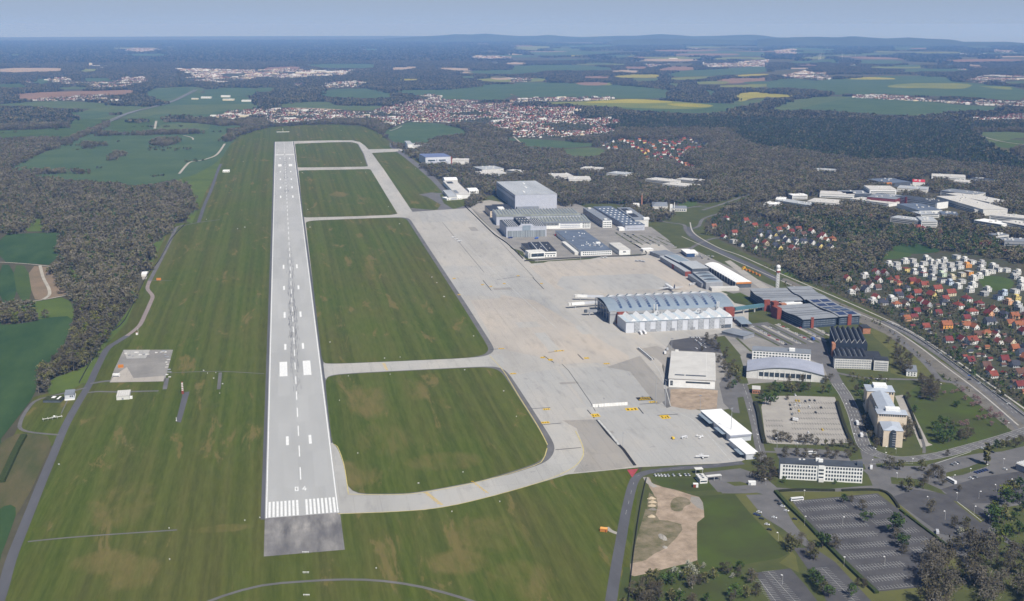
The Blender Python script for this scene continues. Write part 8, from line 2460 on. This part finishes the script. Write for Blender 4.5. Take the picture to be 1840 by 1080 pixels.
def vehicle(name, u, v, ang, L, W, Hh, col, label, cat, group=None, glass=True, cabfrac=None, cabcol=None):
 """bus, van or lorry: body with window bands and wheels"""
 x, y = G(u, v)
 o = empty(name, (x, y, .45), label, cat, group, ang)
 m = car_paint(col)
 if cabfrac:                          # lorry: cab and load box
  MB().box(-W / 2, W / 2, -L / 2 + L * cabfrac + .15, L / 2, .8, Hh).obj("load_box", m, o)
  MB().raw([(-W / 2, -L / 2, .5), (W / 2, -L / 2, .5), (W / 2, -L / 2 + L * cabfrac, .5), (-W / 2, -L / 2 + L * cabfrac, .5), (-W / 2, -L / 2 + .3, Hh * .8), (W / 2, -L / 2 + .3, Hh * .8), (W / 2, -L / 2 + L * cabfrac, Hh * .8), (-W / 2, -L / 2 + L * cabfrac, Hh * .8)], [(0, 1, 5, 4), (1, 2, 6, 5), (2, 3, 7, 6), (3, 0, 4, 7), (4, 5, 6, 7), (3, 2, 1, 0)]).obj("cab", car_paint(cabcol or col), o)
 else:
  pr = [(-L / 2, .5), (-L / 2 + .1, Hh * .55), (-L / 2 + .5, Hh), (L / 2 - .15, Hh), (L / 2, Hh * .8), (L / 2, .5)]
  n = len(pr)
  MB().raw([(s, p[0], p[1]) for s in (-W / 2, W / 2) for p in pr], [(i, (i + 1) % n, n + (i + 1) % n, n + i) for i in range(n)] + [tuple(range(n)), tuple(range(2 * n - 1, n - 1, -1))]).obj("body", m, o)
  if glass:
   for s in (-1, 1):
    MB().box(min(s * (W / 2 + .02), s * (W / 2 + .06)), max(s * (W / 2 + .02), s * (W / 2 + .06)), -L / 2 + .8, L / 2 - .6, Hh * .52, Hh * .82).obj("window_band", B_glass, o)
   MB().box(-W / 2 + .2, W / 2 - .2, -L / 2 - .08, -L / 2 - .02, Hh * .3, Hh * .5).obj("windscreen", B_glass, o)
 for sx in (-W / 2 + .1, W / 2 - .1):
  for sy in ((-L * .32, L * .32) if L < 9 else (-L * .34, L * .2, L * .32)):
   put("wheel", WHEEL, o, (sx, sy, .45), 0, (1.3, 1.3, 1.3))
 return o
bang = lambda p, q: math.atan2(G(*q)[1] - G(*p)[1], G(*q)[0] - G(*p)[0]) - PI / 2
vehicle("bus", 1431.5, 900.5, bang((1420, 901), (1443, 899)), 12, 2.6, 3.1, "white", "white bus parked along the top edge of the striped car park", "bus")
vehicle("bus", 1709, 867, bang((1699, 861), (1719, 872)), 12, 2.6, 3.1, "white", "white bus parked at the edge of the lot near filling station", "bus")
vehicle("bus", 1151, 600.5, bang((1149, 597), (1154, 603)), 13, 2.6, 3.2, "white", "white apron bus before the zigzag hall, the one farther from its twin's right side", "bus", "pair of apron buses")
vehicle("bus", 1158.5, 599.5, bang((1156, 596), (1161, 602)), 13, 2.6, 3.2, "white", "white apron bus before the zigzag hall, right-hand one of two", "bus", "pair of apron buses")
bpy.data.objects[[o.name for o in bpy.data.objects if o.get("label", "").startswith("white apron bus before the zigzag hall, the one")][0]]["label"] = "white apron bus before the zigzag hall, left-hand one of two"
vehicle("bus", 1245, 512.5, bang((1239, 513), (1251, 511)), 14, 2.7, 3.2, "white", "white bus standing at the low grey cargo wing", "bus")
vehicle("bus", 1455, 817, bang((1446, 817.5), (1463, 817)), 12, 2.6, 3.1, "white", "white bus at the stop behind the white office block", "bus")
vehicle("truck", 1540, 763, bang((1538, 757), (1543, 768)), 11, 2.6, 3.6, "white", "white lorry on the curving road by the cream offices, the farther one", "truck", None, False, .24)
vehicle("truck", 1547.5, 785, bang((1546, 780), (1550, 790)), 9, 2.6, 3.6, "white", "white lorry on the curving road by the cream offices, the nearer one", "truck", None, False, .24)
vehicle("truck", 1427, 757, bang((1424, 757), (1430, 758)), 8, 2.6, 3.4, "white", "white box lorry parked on the paved car park", "truck", None, False, .3, "black")
vehicle("truck", 1195, 636, bang((1194, 631), (1196, 641)), 9, 2.6, 3.4, "white", "white lorry left of the beige hangar, nearer the hangar", "truck", None, False, .3)
vehicle("truck", 1199, 630, bang((1198, 627), (1200, 634)), 8, 2.6, 3.2, "silver", "pale lorry left of the beige hangar, farther back", "truck", None, False, .3)
vehicle("truck", 1460, 611, bang((1456, 609), (1464, 614)), 9, 2.6, 3.4, "blue", "blue lorry with white cab beside the dark vaulted hall", "truck", None, False, .3, "white")
vehicle("van", 1565.5, 843, bang((1566, 839), (1565, 847)), 6.5, 2.3, 2.8, "white", "white and red delivery van at the junction right of the office block", "van")
vehicle("van", 1229, 788.5, bang((1223, 789.5), (1235, 787)), 6.5, 2.2, 2.4, "white", "white van on the apron between yellow tractor and light aircraft", "van")
vehicle("van", 1831, 869.5, bang((1823, 868), (1838, 872)), 6, 2.2, 2.5, "white", "white van parked near the right frame edge", "van")
vehicle("van", 1684, 959, bang((1683, 955), (1685, 963)), 6, 2.3, 2.7, "silver", "pale blue-grey van on the lane along the striped car park", "van")
vehicle("van", 1665, 1033, bang((1659, 1028), (1670, 1037)), 8, 2.4, 3.0, "white", "white coach-like van under the bare corner trees", "van")
vehicle("tractor", 1209, 789.5, bang((1207, 788), (1211, 791)), 4, 2.2, 2.2, "yellow", "small yellow tow tractor on the apron", "tractor")
vehicle("truck", 964, 429.5, bang((959, 430), (969, 428)), 9, 2.8, 3.2, "blue", "blue lorry right of the stepped-gable hangar doors", "truck", None, False, .3)
vehicle("truck", 998, 424, bang((996, 420), (1000, 428)), 8, 2.6, 3.2, "red", "red and white lorry beside the blue-grey flat roofed hall", "truck", None, False, .35, "white")
vehicle("truck", 917, 428.5, bang((912, 428.5), (922, 428)), 9, 2.6, 2.8, "navy", "dark blue lorry at the lower left of the stepped-gable hangar", "truck", None, False, .3)
for i, (u, v) in enumerate([(1082, 464.5), (1088, 464.2), (1144, 470.5), (1150, 470.3), (1156, 471.3)]):
 vehicle("van", u, v, .8, 6, 2.3, 2.4, "white" if i < 2 else "silver", f"small apron vehicle by the north apron edge, {nth(i)} from the left", "van", "vans at the far apron edge")
for i, (u, v) in enumerate([(1335, 484.5), (1340, 486), (1346, 488), (1352, 490.5), (1358, 493), (1364, 496), (1337, 482)]):
 o = empty("container", (*G(u, v), .4), f"{'yellow' if i in (0, 6) else 'orange'} skip container in the storage row by the main road, {nth(i)} of seven", "container", "containers beside the barrel-roofed cargo hall", HANG)
 MB().box(-3, 3, -1.3, 1.3, 0, 2.6).obj("body", car_paint("yellow") if i in (0, 6) else B_orange, o)
 MB().box(-3.05, 3.05, -1.35, 1.35, 2.605, 2.8).obj("lid", B_orange if i in (0, 6) else mat("rust_panel", (0.5, 0.2, 0.05)), o)
# ---- aircraft
def fuselage(mb, L, r, k=12, n=14, z0=0.0, tail=.22):
 rows = []
 for i in range(n + 1):
  t = i / n
  y = -L / 2 + L * t                # nose at -y
  q = min(1, (t / .14)) ** .55 if t < .14 else (1 if t < 1 - tail * 1.6 else max(.04, 1 - ((t - (1 - tail * 1.6)) / (tail * 1.6)) ** 1.5))
  up = 0 if t < .6 else (t - .6) ** 2 * r * 2.6
  rows.append([(math.cos(2 * PI * j / k) * r * q, y, z0 + up + math.sin(2 * PI * j / k) * r * q) for j in range(k)])
 vs = [p for rw in rows for p in rw]
 fs = [(i * k + j, i * k + (j + 1) % k, (i + 1) * k + (j + 1) % k, (i + 1) * k + j) for i in range(n) for j in range(k)] + [tuple(range(k)), tuple(n * k + j for j in reversed(range(k)))]
 return mb.raw(vs, fs)
def wing(mb, x0, x1, y0, y1, c0, c1, z0, z1, t):
 mb.raw([(x0, y0, z0), (x1, y1, z1), (x1, y1 + c1, z1), (x0, y0 + c0, z0), (x0, y0 + c0 * .3, z0 + t), (x1, y1 + c1 * .3, z1 + t * .4)], [(0, 1, 5, 4), (4, 5, 2, 3), (0, 3, 2, 1), (0, 4, 3), (1, 2, 5)])
 return mb
def airliner(u0, v0, u1, v1, label):
 a, b_ = Vector(G(u0, v0)), Vector(G(u1, v1))
 L = (b_ - a).length
 o = empty("airliner", ((a + b_).x / 2, (a + b_).y / 2, .4), label, "airliner", None, math.atan2((a - b_).y, (a - b_).x) - PI / 2)
 f = fuselage(MB(), L, L * .053, z0=L * .10).obj("fuselage", mat("aircraft_white", (0.78, 0.78, 0.78), rough=.35, var=0), o, smooth=True)
 for s in (-1, 1):
  wing(MB(), s * L * .04, s * L * .44, -L * .10, L * .10, L * .17, L * .05, L * .075, L * .105, L * .02).obj("wing", mat("wing_grey", (0.5, 0.51, 0.53), rough=.4, var=0), o)
  wing(MB(), s * L * .02, s * L * .17, L * .38, L * .44, L * .09, L * .04, L * .14, L * .15, L * .01).obj("tailplane", mat("wing_grey", (0.5, 0.5, 0.5)), o)
  MB().tube((s * L * .16, -L * .11, L * .06), (s * L * .16, 0, L * .06), L * .026, L * .02, 8).obj("engine", mat("engine_grey", (0.3, 0.31, 0.33), var=0), o)
 MB().raw([(-.25, L * .36, L * .14), (-.25, L * .44, L * .29), (-.25, L * .50, L * .29), (-.25, L * .48, L * .14), (.25, L * .36, L * .14), (.25, L * .44, L * .29), (.25, L * .50, L * .29), (.25, L * .48, L * .14)], [(0, 1, 2, 3), (7, 6, 5, 4), (0, 4, 5, 1), (1, 5, 6, 2), (2, 6, 7, 3)]).obj("tail_fin", mat("fin_dark", (0.10, 0.11, 0.15), var=0), o)
 for y, x in ((-.36, 0), (.06, .06), (.06, -.06)):
  MB().tube((x * L, y * L, 0), (x * L, y * L, L * .075), L * .008, k=6).obj("landing_gear", V_tyre, o)
 return o
airliner(1212.5, 526.5, 1194.5, 515.5, "white airliner with dark tail fin parked behind the terminal")
def light_plane(u, v, ang, L, label, high=True):
 x, y = G(u, v)
 o = empty("light_aircraft", (x, y, .48), label, "light aircraft", None, ang)
 w_ = mat("aircraft_white", (0.78, 0.78, 0.78))
 fuselage(MB(), L, L * .075, 8, 10, L * .15, .32).obj("fuselage", w_, o, smooth=True)
 zw = L * .23 if high else L * .11
 MB().box(-L * .65, L * .65, -L * .22, -L * .02, zw, zw + L * .018).obj("wing", w_, o)
 MB().box(-L * .22, L * .22, L * .39, L * .49, L * .19, L * .205).obj("tailplane", w_, o)
 MB().raw([(-.06, L * .34, L * .18), (-.06, L * .45, L * .34), (-.06, L * .51, L * .34), (-.06, L * .5, L * .18), (.06, L * .34, L * .18), (.06, L * .45, L * .34), (.06, L * .51, L * .34), (.06, L * .5, L * .18)], [(0, 1, 2, 3), (7, 6, 5, 4), (0, 4, 5, 1), (1, 5, 6, 2), (2, 6, 7, 3)]).obj("tail_fin", w_, o)
 MB().box(-L * .05, L * .05, -L * .3, -L * .12, L * .18, L * .228).obj("windscreen", B_glass, o)
 for xx, yy in ((0, -.36), (.12, -.08), (-.12, -.08)):
  MB().tube((xx * L, yy * L, 0), (xx * L * .5, yy * L, L * .1), .12, k=5).obj("landing_gear", V_tyre, o)
 MB().box(-L * .12, L * .12, -L * .52, -L * .515, L * .14, L * .16).obj("propeller", V_tyre, o)
light_plane(1261.5, 823.5, -.15, 10, "white high-wing light aircraft near the lower apron edge")
light_plane(1258, 786.5, .9, 7.5, "small white and brown light aircraft beside the white van", False)
light_plane(815, 428, 2.2, 9, "white light aircraft on the upper apron, farthest of three")
light_plane(820, 431.5, 2.2, 9, "white light aircraft on the upper apron, middle of three")
light_plane(825, 435, 2.2, 9.5, "white light aircraft on the upper apron, nearest of three")
# ---- passenger bridges at the terminal head
for i, (A, B_, hh) in enumerate([((1084, 541), (1032, 539.5), 5), ((1086, 550), (1020, 555), 5), ((1096, 566), (1050, 567.5), 5)]):
 a, b_ = Vector(G(*A)), Vector(G(*B_))
 L = (b_ - a).length
 o = empty("passenger_bridge", (a.x, a.y, .4), f"white passenger boarding bridge at the terminal head, {['farthest', 'middle', 'nearest'][i]} of three", "boarding bridge", "boarding bridges at the terminal", math.atan2((b_ - a).y, (b_ - a).x))
 MB().box(0, L * .55, -1.6, 1.6, hh, hh + 3).obj("fixed_tunnel", B_steel if i == 2 else B_lav2, o)
 MB().box(L * .55 + .05, L * .9, -1.9, 1.9, hh - .3, hh + 3.3).obj("moving_tunnel", B_white if i < 2 else B_grey, o)
 MB().tube((L * .95, 0, hh - .5), (L * .95, 0, hh + 3.4), 2.6, k=10).obj("cab", B_offwhite if i < 2 else B_dgrey, o)
 for t in (.25, .8):
  MB().box(L * t - .5, L * t + .5, -.8, .8, 0, hh - .35).obj("support", B_steel, o)
# ---- floodlight masts and street lamps
mast_me = MB().tube((0, 0, 0), (0, 0, 1), .012, .006, 6).mesh("pole", B_steel)
head_me = MB().box(-1.6, 1.6, -.3, .3, 0, .7).mesh("lamp_head", B_grey)
lamp_head = MB().raw([(-.7, -.45, 0), (.7, -.45, 0), (.7, .45, 0), (-.7, .45, 0), (-.55, -.35, .35), (.55, -.35, .35), (.55, .35, .35), (-.55, .35, .35)], [(0, 1, 5, 4), (1, 2, 6, 5), (2, 3, 7, 6), (3, 0, 4, 7), (4, 5, 6, 7), (3, 2, 1, 0)]).mesh("lamp_head", R_white)
lamp_pole = MB().tube((0, 0, 0), (0, 0, 1), .012, .009, 6).mesh("pole", B_offwhite)
arm_me = MB().box(-.07, .07, -.07, 1.5, 0, .12).mesh("arm", B_steel)
MASTS = [(1313, 785, 735), (1195, 731, 684), (1178, 725, 678), (1206.5, 640, 610), (1043, 471, 450), (966, 472, 458), (942, 471, 456), (929, 463, 449), (1010, 660, 649), (1085, 737, 717), (1119, 803, 779), (1047, 540, 529), (1180, 525, 515), (1396, 805, 779), (1258, 738, 712)]
MASTS.sort()
for i, (u, v, vt) in enumerate(MASTS):
 h = (v - vt) * scl(v) * 1.05
 o = empty("floodlight_mast", (*G(u, v), .4), f"tall grey floodlight mast at the apron, {nth(i)} from the left of fifteen", "floodlight mast", "floodlight masts round the apron")
 put("pole", mast_me, o, (0, 0, 0), 0, (h * 1.1, h * 1.1, h))
 put("lamp_head", head_me, o, (0, 0, h), RND.uniform(0, 3))
LAMPS = [(*ZP([(a, b_)])[0], h) for a, b_, h in [(262, 542, 16), (535, 545, 16), (838, 830, 17), (103, 965, 18), (1272, 500, 15), (1480, 458, 15), (1515, 348, 14), (1640, 300, 13), (1153, 382, 12), (1390, 585, 14), (73, 655, 15), (545, 835, 16), (1208, 770, 15), (1592, 530, 14), (1357, 355, 13), (928, 205, 11), (1330, 220, 11), (1690, 100, 9), (1575, 135, 9), (1035, 100, 9), (845, 55, 9), (1760, 250, 10), (1455, 165, 9), (895, 100, 8), (740, 100, 8)]] + \
  [(1376, 872, 11), (1445, 893, 10), (1396, 800, 12), (1432, 806, 10), (1592, 690, 9), (1660, 688, 9), (1690, 700, 10), (1810, 770, 10), (1574, 690, 9), (1514, 700, 9), (1518, 735, 9), (1528, 765, 9), (1536, 790, 9), (1346, 745, 9), (1360, 790, 9), (1590, 812, 9), (1610, 816, 9)]
LAMPS.sort()
for i, (u, v, hp) in enumerate(LAMPS):
 h = hp * scl(v) * 1.05
 o = empty("street_lamp", (*G(u, v), .4), f"pale street lamp, {nth(i)} from the left among the lamps of lower right roads", "street lamp", "street lamps of the roads and car parks", RND.uniform(0, 6))
 put("pole", lamp_pole, o, (0, 0, 0), 0, (h * .9, h * .9, h))
 put("arm", arm_me, o, (0, 0, h))
 put("lamp_head", lamp_head, o, (0, 1.2, h + .13))
# ---- blast fence on the apron: upright panels
a, b_ = Vector(G(1065, 732.5)), Vector(G(1128, 728.5))
L = (b_ - a).length
bf = empty("blast_fence", (a.x, a.y, .4), "long low pale blast fence of upright panels standing across the apron", "fence", None, math.atan2((b_ - a).y, (b_ - a).x))
for k in range(12):
 MB().raw([(L * k / 12 + .1, 0, 0), (L * (k + 1) / 12 - .1, 0, 0), (L * (k + 1) / 12 - .1, 1.2, 3.2), (L * k / 12 + .1, 1.2, 3.2), (L * k / 12 + .1, 1.8, 0), (L * (k + 1) / 12 - .1, 1.8, 0)], [(0, 1, 2, 3), (3, 2, 5, 4), (0, 3, 4), (1, 5, 2)]).obj("panel", B_offwhite, bf)
# ---- fences, hedges and walls along lines
def fence(name, pts, h, t, m, label, cat):
 line = smooth_line([G(*p) for p in pts], 14)
 mb = MB()
 n = len(line)
 vs = []
 for i, p in enumerate(line):
  d = (line[min(i + 1, n - 1)] - line[max(i - 1, 0)]).normalized()
  q = Vector((d.y, -d.x)) * t / 2
  vs += [(p.x - q.x, p.y - q.y, .25), (p.x + q.x, p.y + q.y, .25), (p.x + q.x * .8, p.y + q.y * .8, h + .25), (p.x - q.x * .8, p.y - q.y * .8, h + .25)]
 fs = []
 for i in range(n - 1):
  for j in range(4):
   fs.append((4 * i + j, 4 * i + (j + 1) % 4, 4 * i + 4 + (j + 1) % 4, 4 * i + 4 + j))
 fs += [(0, 1, 2, 3), (4 * n - 1, 4 * n - 2, 4 * n - 3, 4 * n - 4)]
 o = mb.raw(vs, fs).obj(name, m)
 return tag(o, label, cat)
M_fence = mat("dark_fence", (0.07, 0.07, 0.065), var=.1)
M_hedge = mat("clipped_hedge", (0.075, 0.095, 0.028), scale=.8, col2=(0.03, 0.045, 0.016), detail=8, bump=1.0)
M_hedged = mat("dark_hedge", (0.05, 0.052, 0.03), scale=.8, col2=(0.025, 0.028, 0.018), detail=8, bump=1.0)
fence("fence", [(834, 370), (858, 393), (887, 421), (912, 439), (940, 466)], 2.4, .3, M_fence, "dark airside fence along the hangar yard's left edge", "fence")
fence("fence", [(942, 470), (1005, 466), (1092, 462), (1150, 460), (1162, 455), (1140, 440)], 2.4, .3, M_fence, "dark airside fence behind the upper apron", "fence")
fence("fence", [(1128, 1095), (1140, 985), (1152, 905), (1162, 860)], 2.2, .25, M_fence, "thin fence between perimeter road and sandy ground", "fence")
fence("fence", [(197, 597), (176, 630), (158, 660), (142, 690)], 2.0, .25, M_fence, "thin fence between western wood and perimeter road", "fence")
fence("fence", [(332, 404), (308, 430), (285, 470), (262, 500), (224, 576), (197, 597)], 2.0, .25, M_fence, "thin fence along the bright strip beside the western wood", "fence")
fence("hedge", [ZP([q])[0] for q in [(55, 300), (150, 405), (280, 530), (420, 680), (600, 860), (780, 1030)]], 2.2, 4.0, M_hedge, "clipped yellow-green hedge along the lower edge of the striped car park", "hedge")
fence("hedge", [ZP([q])[0] for q in [(60, 298), (200, 288), (380, 290), (480, 292)]], 1.8, 2.5, M_hedged, "dark hedge between road and striped car park, left of the entrance", "hedge")
fence("hedge", [ZP([q])[0] for q in [(530, 292), (650, 288), (800, 290), (880, 330), (940, 415)]], 1.8, 2.5, M_hedged, "dark hedge between road and striped car park, right of the entrance", "hedge")
fence("hedge", [ZP([q])[0] for q in [(950, 430), (1080, 530), (1200, 620), (1300, 700)]], 1.6, 2.5, M_hedge, "green hedge along the upper right edge of the striped car park", "hedge")
fence("hedge", [(2, 868), (15, 840), (30, 808), (43, 784)], 2.5, 7, M_hedge, "broad green hedge strip in the pasture left of the perimeter road", "hedge")
fence("hedge", [(1357, 725), (1363, 745), (1368, 775), (1374, 798)], 2.5, 5, M_hedged, "brown hedge along the left side of the paved car park", "hedge")
fence("hedge", [(1504, 724), (1512, 752), (1522, 780), (1532, 800)], 2.5, 4, M_hedged, "brown hedge along the right side of the paved car park", "hedge")
fence("hedge", [(1625, 713), (1636, 738), (1646, 765), (1655, 790)], 2.0, 2.5, M_hedged, "dark hedge beside the footway right of the cream offices", "hedge")
fence("noise_barrier", [(1585, 576), (1640, 603), (1700, 644), (1760, 688), (1850, 756)], 1.6, .6, M_rail, "pale concrete noise barrier along the far side of the main road", "barrier")
fence("barrier", [(1147, 626), (1160, 636.5), (1172, 647)], 1.6, 1.2, B_white, "white straight barrier lying oblique on the apron by the lorries", "barrier")
sheet("barrier_base_surface", [(1143, 627), (1150, 625), (1176, 646), (1169, 649)], .5, M_asph_old)
# ---- sand heaps and rubble beside the perimeter road
M_heap = mat("sand_heap", (0.52, 0.43, 0.31), scale=.3, col2=(0.38, 0.31, 0.22), detail=7)
def heap(u, v, lx, ly, h, label, m=M_heap, seed=1, ang=0.0):
 rg = random.Random(seed)
 x, y = G(u, v)
 n, k = 5, 16
 V = [(0, 0, h)]
 for i in range(1, n + 1):
  t = i / n
  for j in range(k):
   q = 2 * PI * j / k
   w_ = 1 + rg.uniform(-.14, .14)
   V.append((math.cos(q) * lx * t * w_, math.sin(q) * ly * t * w_, h * (1 - t) ** 1.2 * (1 + rg.uniform(-.2, .2)) - (.3 if i == n else 0)))
 F = [(0, 1 + j, 1 + (j + 1) % k) for j in range(k)]
 for i in range(n - 1):
  for j in range(k):
   a_, b2 = 1 + i * k + j, 1 + i * k + (j + 1) % k
   F.append((a_, a_ + k, b2 + k, b2))
 o = MB().raw(V, F).obj("sand_heap", m, loc=(x, y, .4), rz=ang)
 tag(o, label, "sand heap", "heaps on the sandy ground")
for i, (u, v) in enumerate([(1171, 897), (1172.5, 903.5), (1171.5, 910), (1172.5, 916.5), (1171, 929.5)]):
 heap(u, v, 4.2, 1.9, 2.2, f"long pale sand heap, {nth(i)} from the top in the stack beside the perimeter road", M_heap if i != 3 else mat("grey_spoil", (0.22, 0.2, 0.17)), i + 2, -YAW)
heap(1191, 966, 3.2, 7.5, 1.6, "long pale rubble heap in the middle of the disturbed ground", mat("rubble", (0.5, 0.46, 0.40), scale=1.2, col2=(0.2, 0.19, 0.17), detail=8), 9, -YAW + .25)
heap(1195, 984, 2.2, 3, 1.0, "small dark rubble heap below the long rubble heap", mat("rubble", (0.5, 0.46, 0.4)), 12)
# ---- stacked slabs and pallets around the storage yard
rs = random.Random(17)
st = [(226 + i * 6.5, 632 + rs.uniform(0, 9)) for i in range(7)] + [(297 + rs.uniform(0, 8), 634 + i * 4.5) for i in range(11)] + [(280 + rs.uniform(0, 16), 631 + rs.uniform(0, 5)) for i in range(5)]
st.sort()
for i, (u, v) in enumerate(st):
 o = empty("slab_stack", (*G(u, v), .46), f"low pale stack of slabs in the storage yard, {nth(i)} from the left", "stack", "slab stacks in the storage yard", rs.uniform(-.2, .2))
 a_, b2 = rs.uniform(2, 5), rs.uniform(1.2, 2.6)
 MB().box(-a_ / 2, a_ / 2, -b2 / 2, b2 / 2, .25, rs.uniform(.7, 1.4)).obj("slab", rs.choice([R_beige, B_offwhite, B_grey]), o)
 MB().box(-a_ / 2 + .2, a_ / 2 - .2, -b2 / 2 + .1, b2 / 2 - .1, 0, .24).obj("pallet", L_bark, o)
# ---- signs and lights on the airfield grass
SG = [(543, 311), (657, 310), (553, 377), (698, 372), (557, 409), (718, 403), (776, 499), (785, 509), (798, 534), (851, 605), (593, 616), (691, 645), (719, 643), (701, 674), (626, 677), (835, 666), (610, 721), (643, 816), (905, 704), (928, 750), (752, 870), (832, 850), (898, 903), (812, 921), (676, 1023), (551, 234), (613, 235), (649, 293), (747, 304), (437, 291), (371, 395), (427, 412), (440, 409), (366, 667), (373, 672), (388, 671), (106, 836), (304, 951), (305, 1007), (440, 937), (467, 932), (384, 681), (400, 691), (395, 708)]
SG.sort()
for i, (u, v) in enumerate(SG):
 w_ = (1.1 if v > 640 else 2.0) * (1.4 if i % 3 == 0 else .8)
 o = empty("airfield_sign", (*G(u, v), .42), f"small white sign board on the airfield grass, {nth(i)} from the left", "sign", "small signs on the airfield grass", rs.uniform(-.4, .2))
 MB().box(-w_ / 2, w_ / 2, -.15, .15, .35, 1.2).obj("board", M_slab, o)
 MB().box(-w_ / 2 + .2, w_ / 2 - .2, -.08, .08, 0, .34).obj("foot", B_grey, o)
AL = []
for v in (994.6, 1031, 1071.5):
 for k in range(5):
  AL.append((543 + (k + .5) * 2.4 + (v - 994) * .02, v))
for i, (u, v) in enumerate(AL):
 o = empty("approach_light", (*G(u, v), .4), f"tiny white approach light, {nth(i % 5)} from the left in the {['row at the stopway end', 'row above the curved track', 'row below the curved track'][i // 5]}", "approach light", "approach lights before the runway")
 MB().tube((0, 0, 0), (0, 0, .9), .18, k=6).obj("post", B_offwhite, o)
 MB().box(-.35, .35, -.2, .2, .905, 1.3).obj("lamp", R_white, o)
# ================================================================== air: one box of pale haze round camera and country
hzm = bpy.data.materials.new("haze")
hzm.use_nodes = True
hn = hzm.node_tree
hn.nodes.clear()
pv_ = hn.nodes.new("ShaderNodeVolumePrincipled")
pv_.inputs["Color"].default_value = (0.20, 0.43, 1.0, 1)
pv_.inputs["Density"].default_value = 5.0e-5
pv_.inputs["Absorption Color"].default_value = (0.69, 0.54, 1.0, 1)
pv_.inputs["Anisotropy"].default_value = -0.12
ho = hn.nodes.new("ShaderNodeOutputMaterial")
hn.links.new(pv_.outputs[0], ho.inputs["Volume"])
hz_ob = MB().box(-42000, 48000, -5000, 46000, -1.0, 440.0).obj("haze", hzm)
tag(hz_ob, kind="stuff")
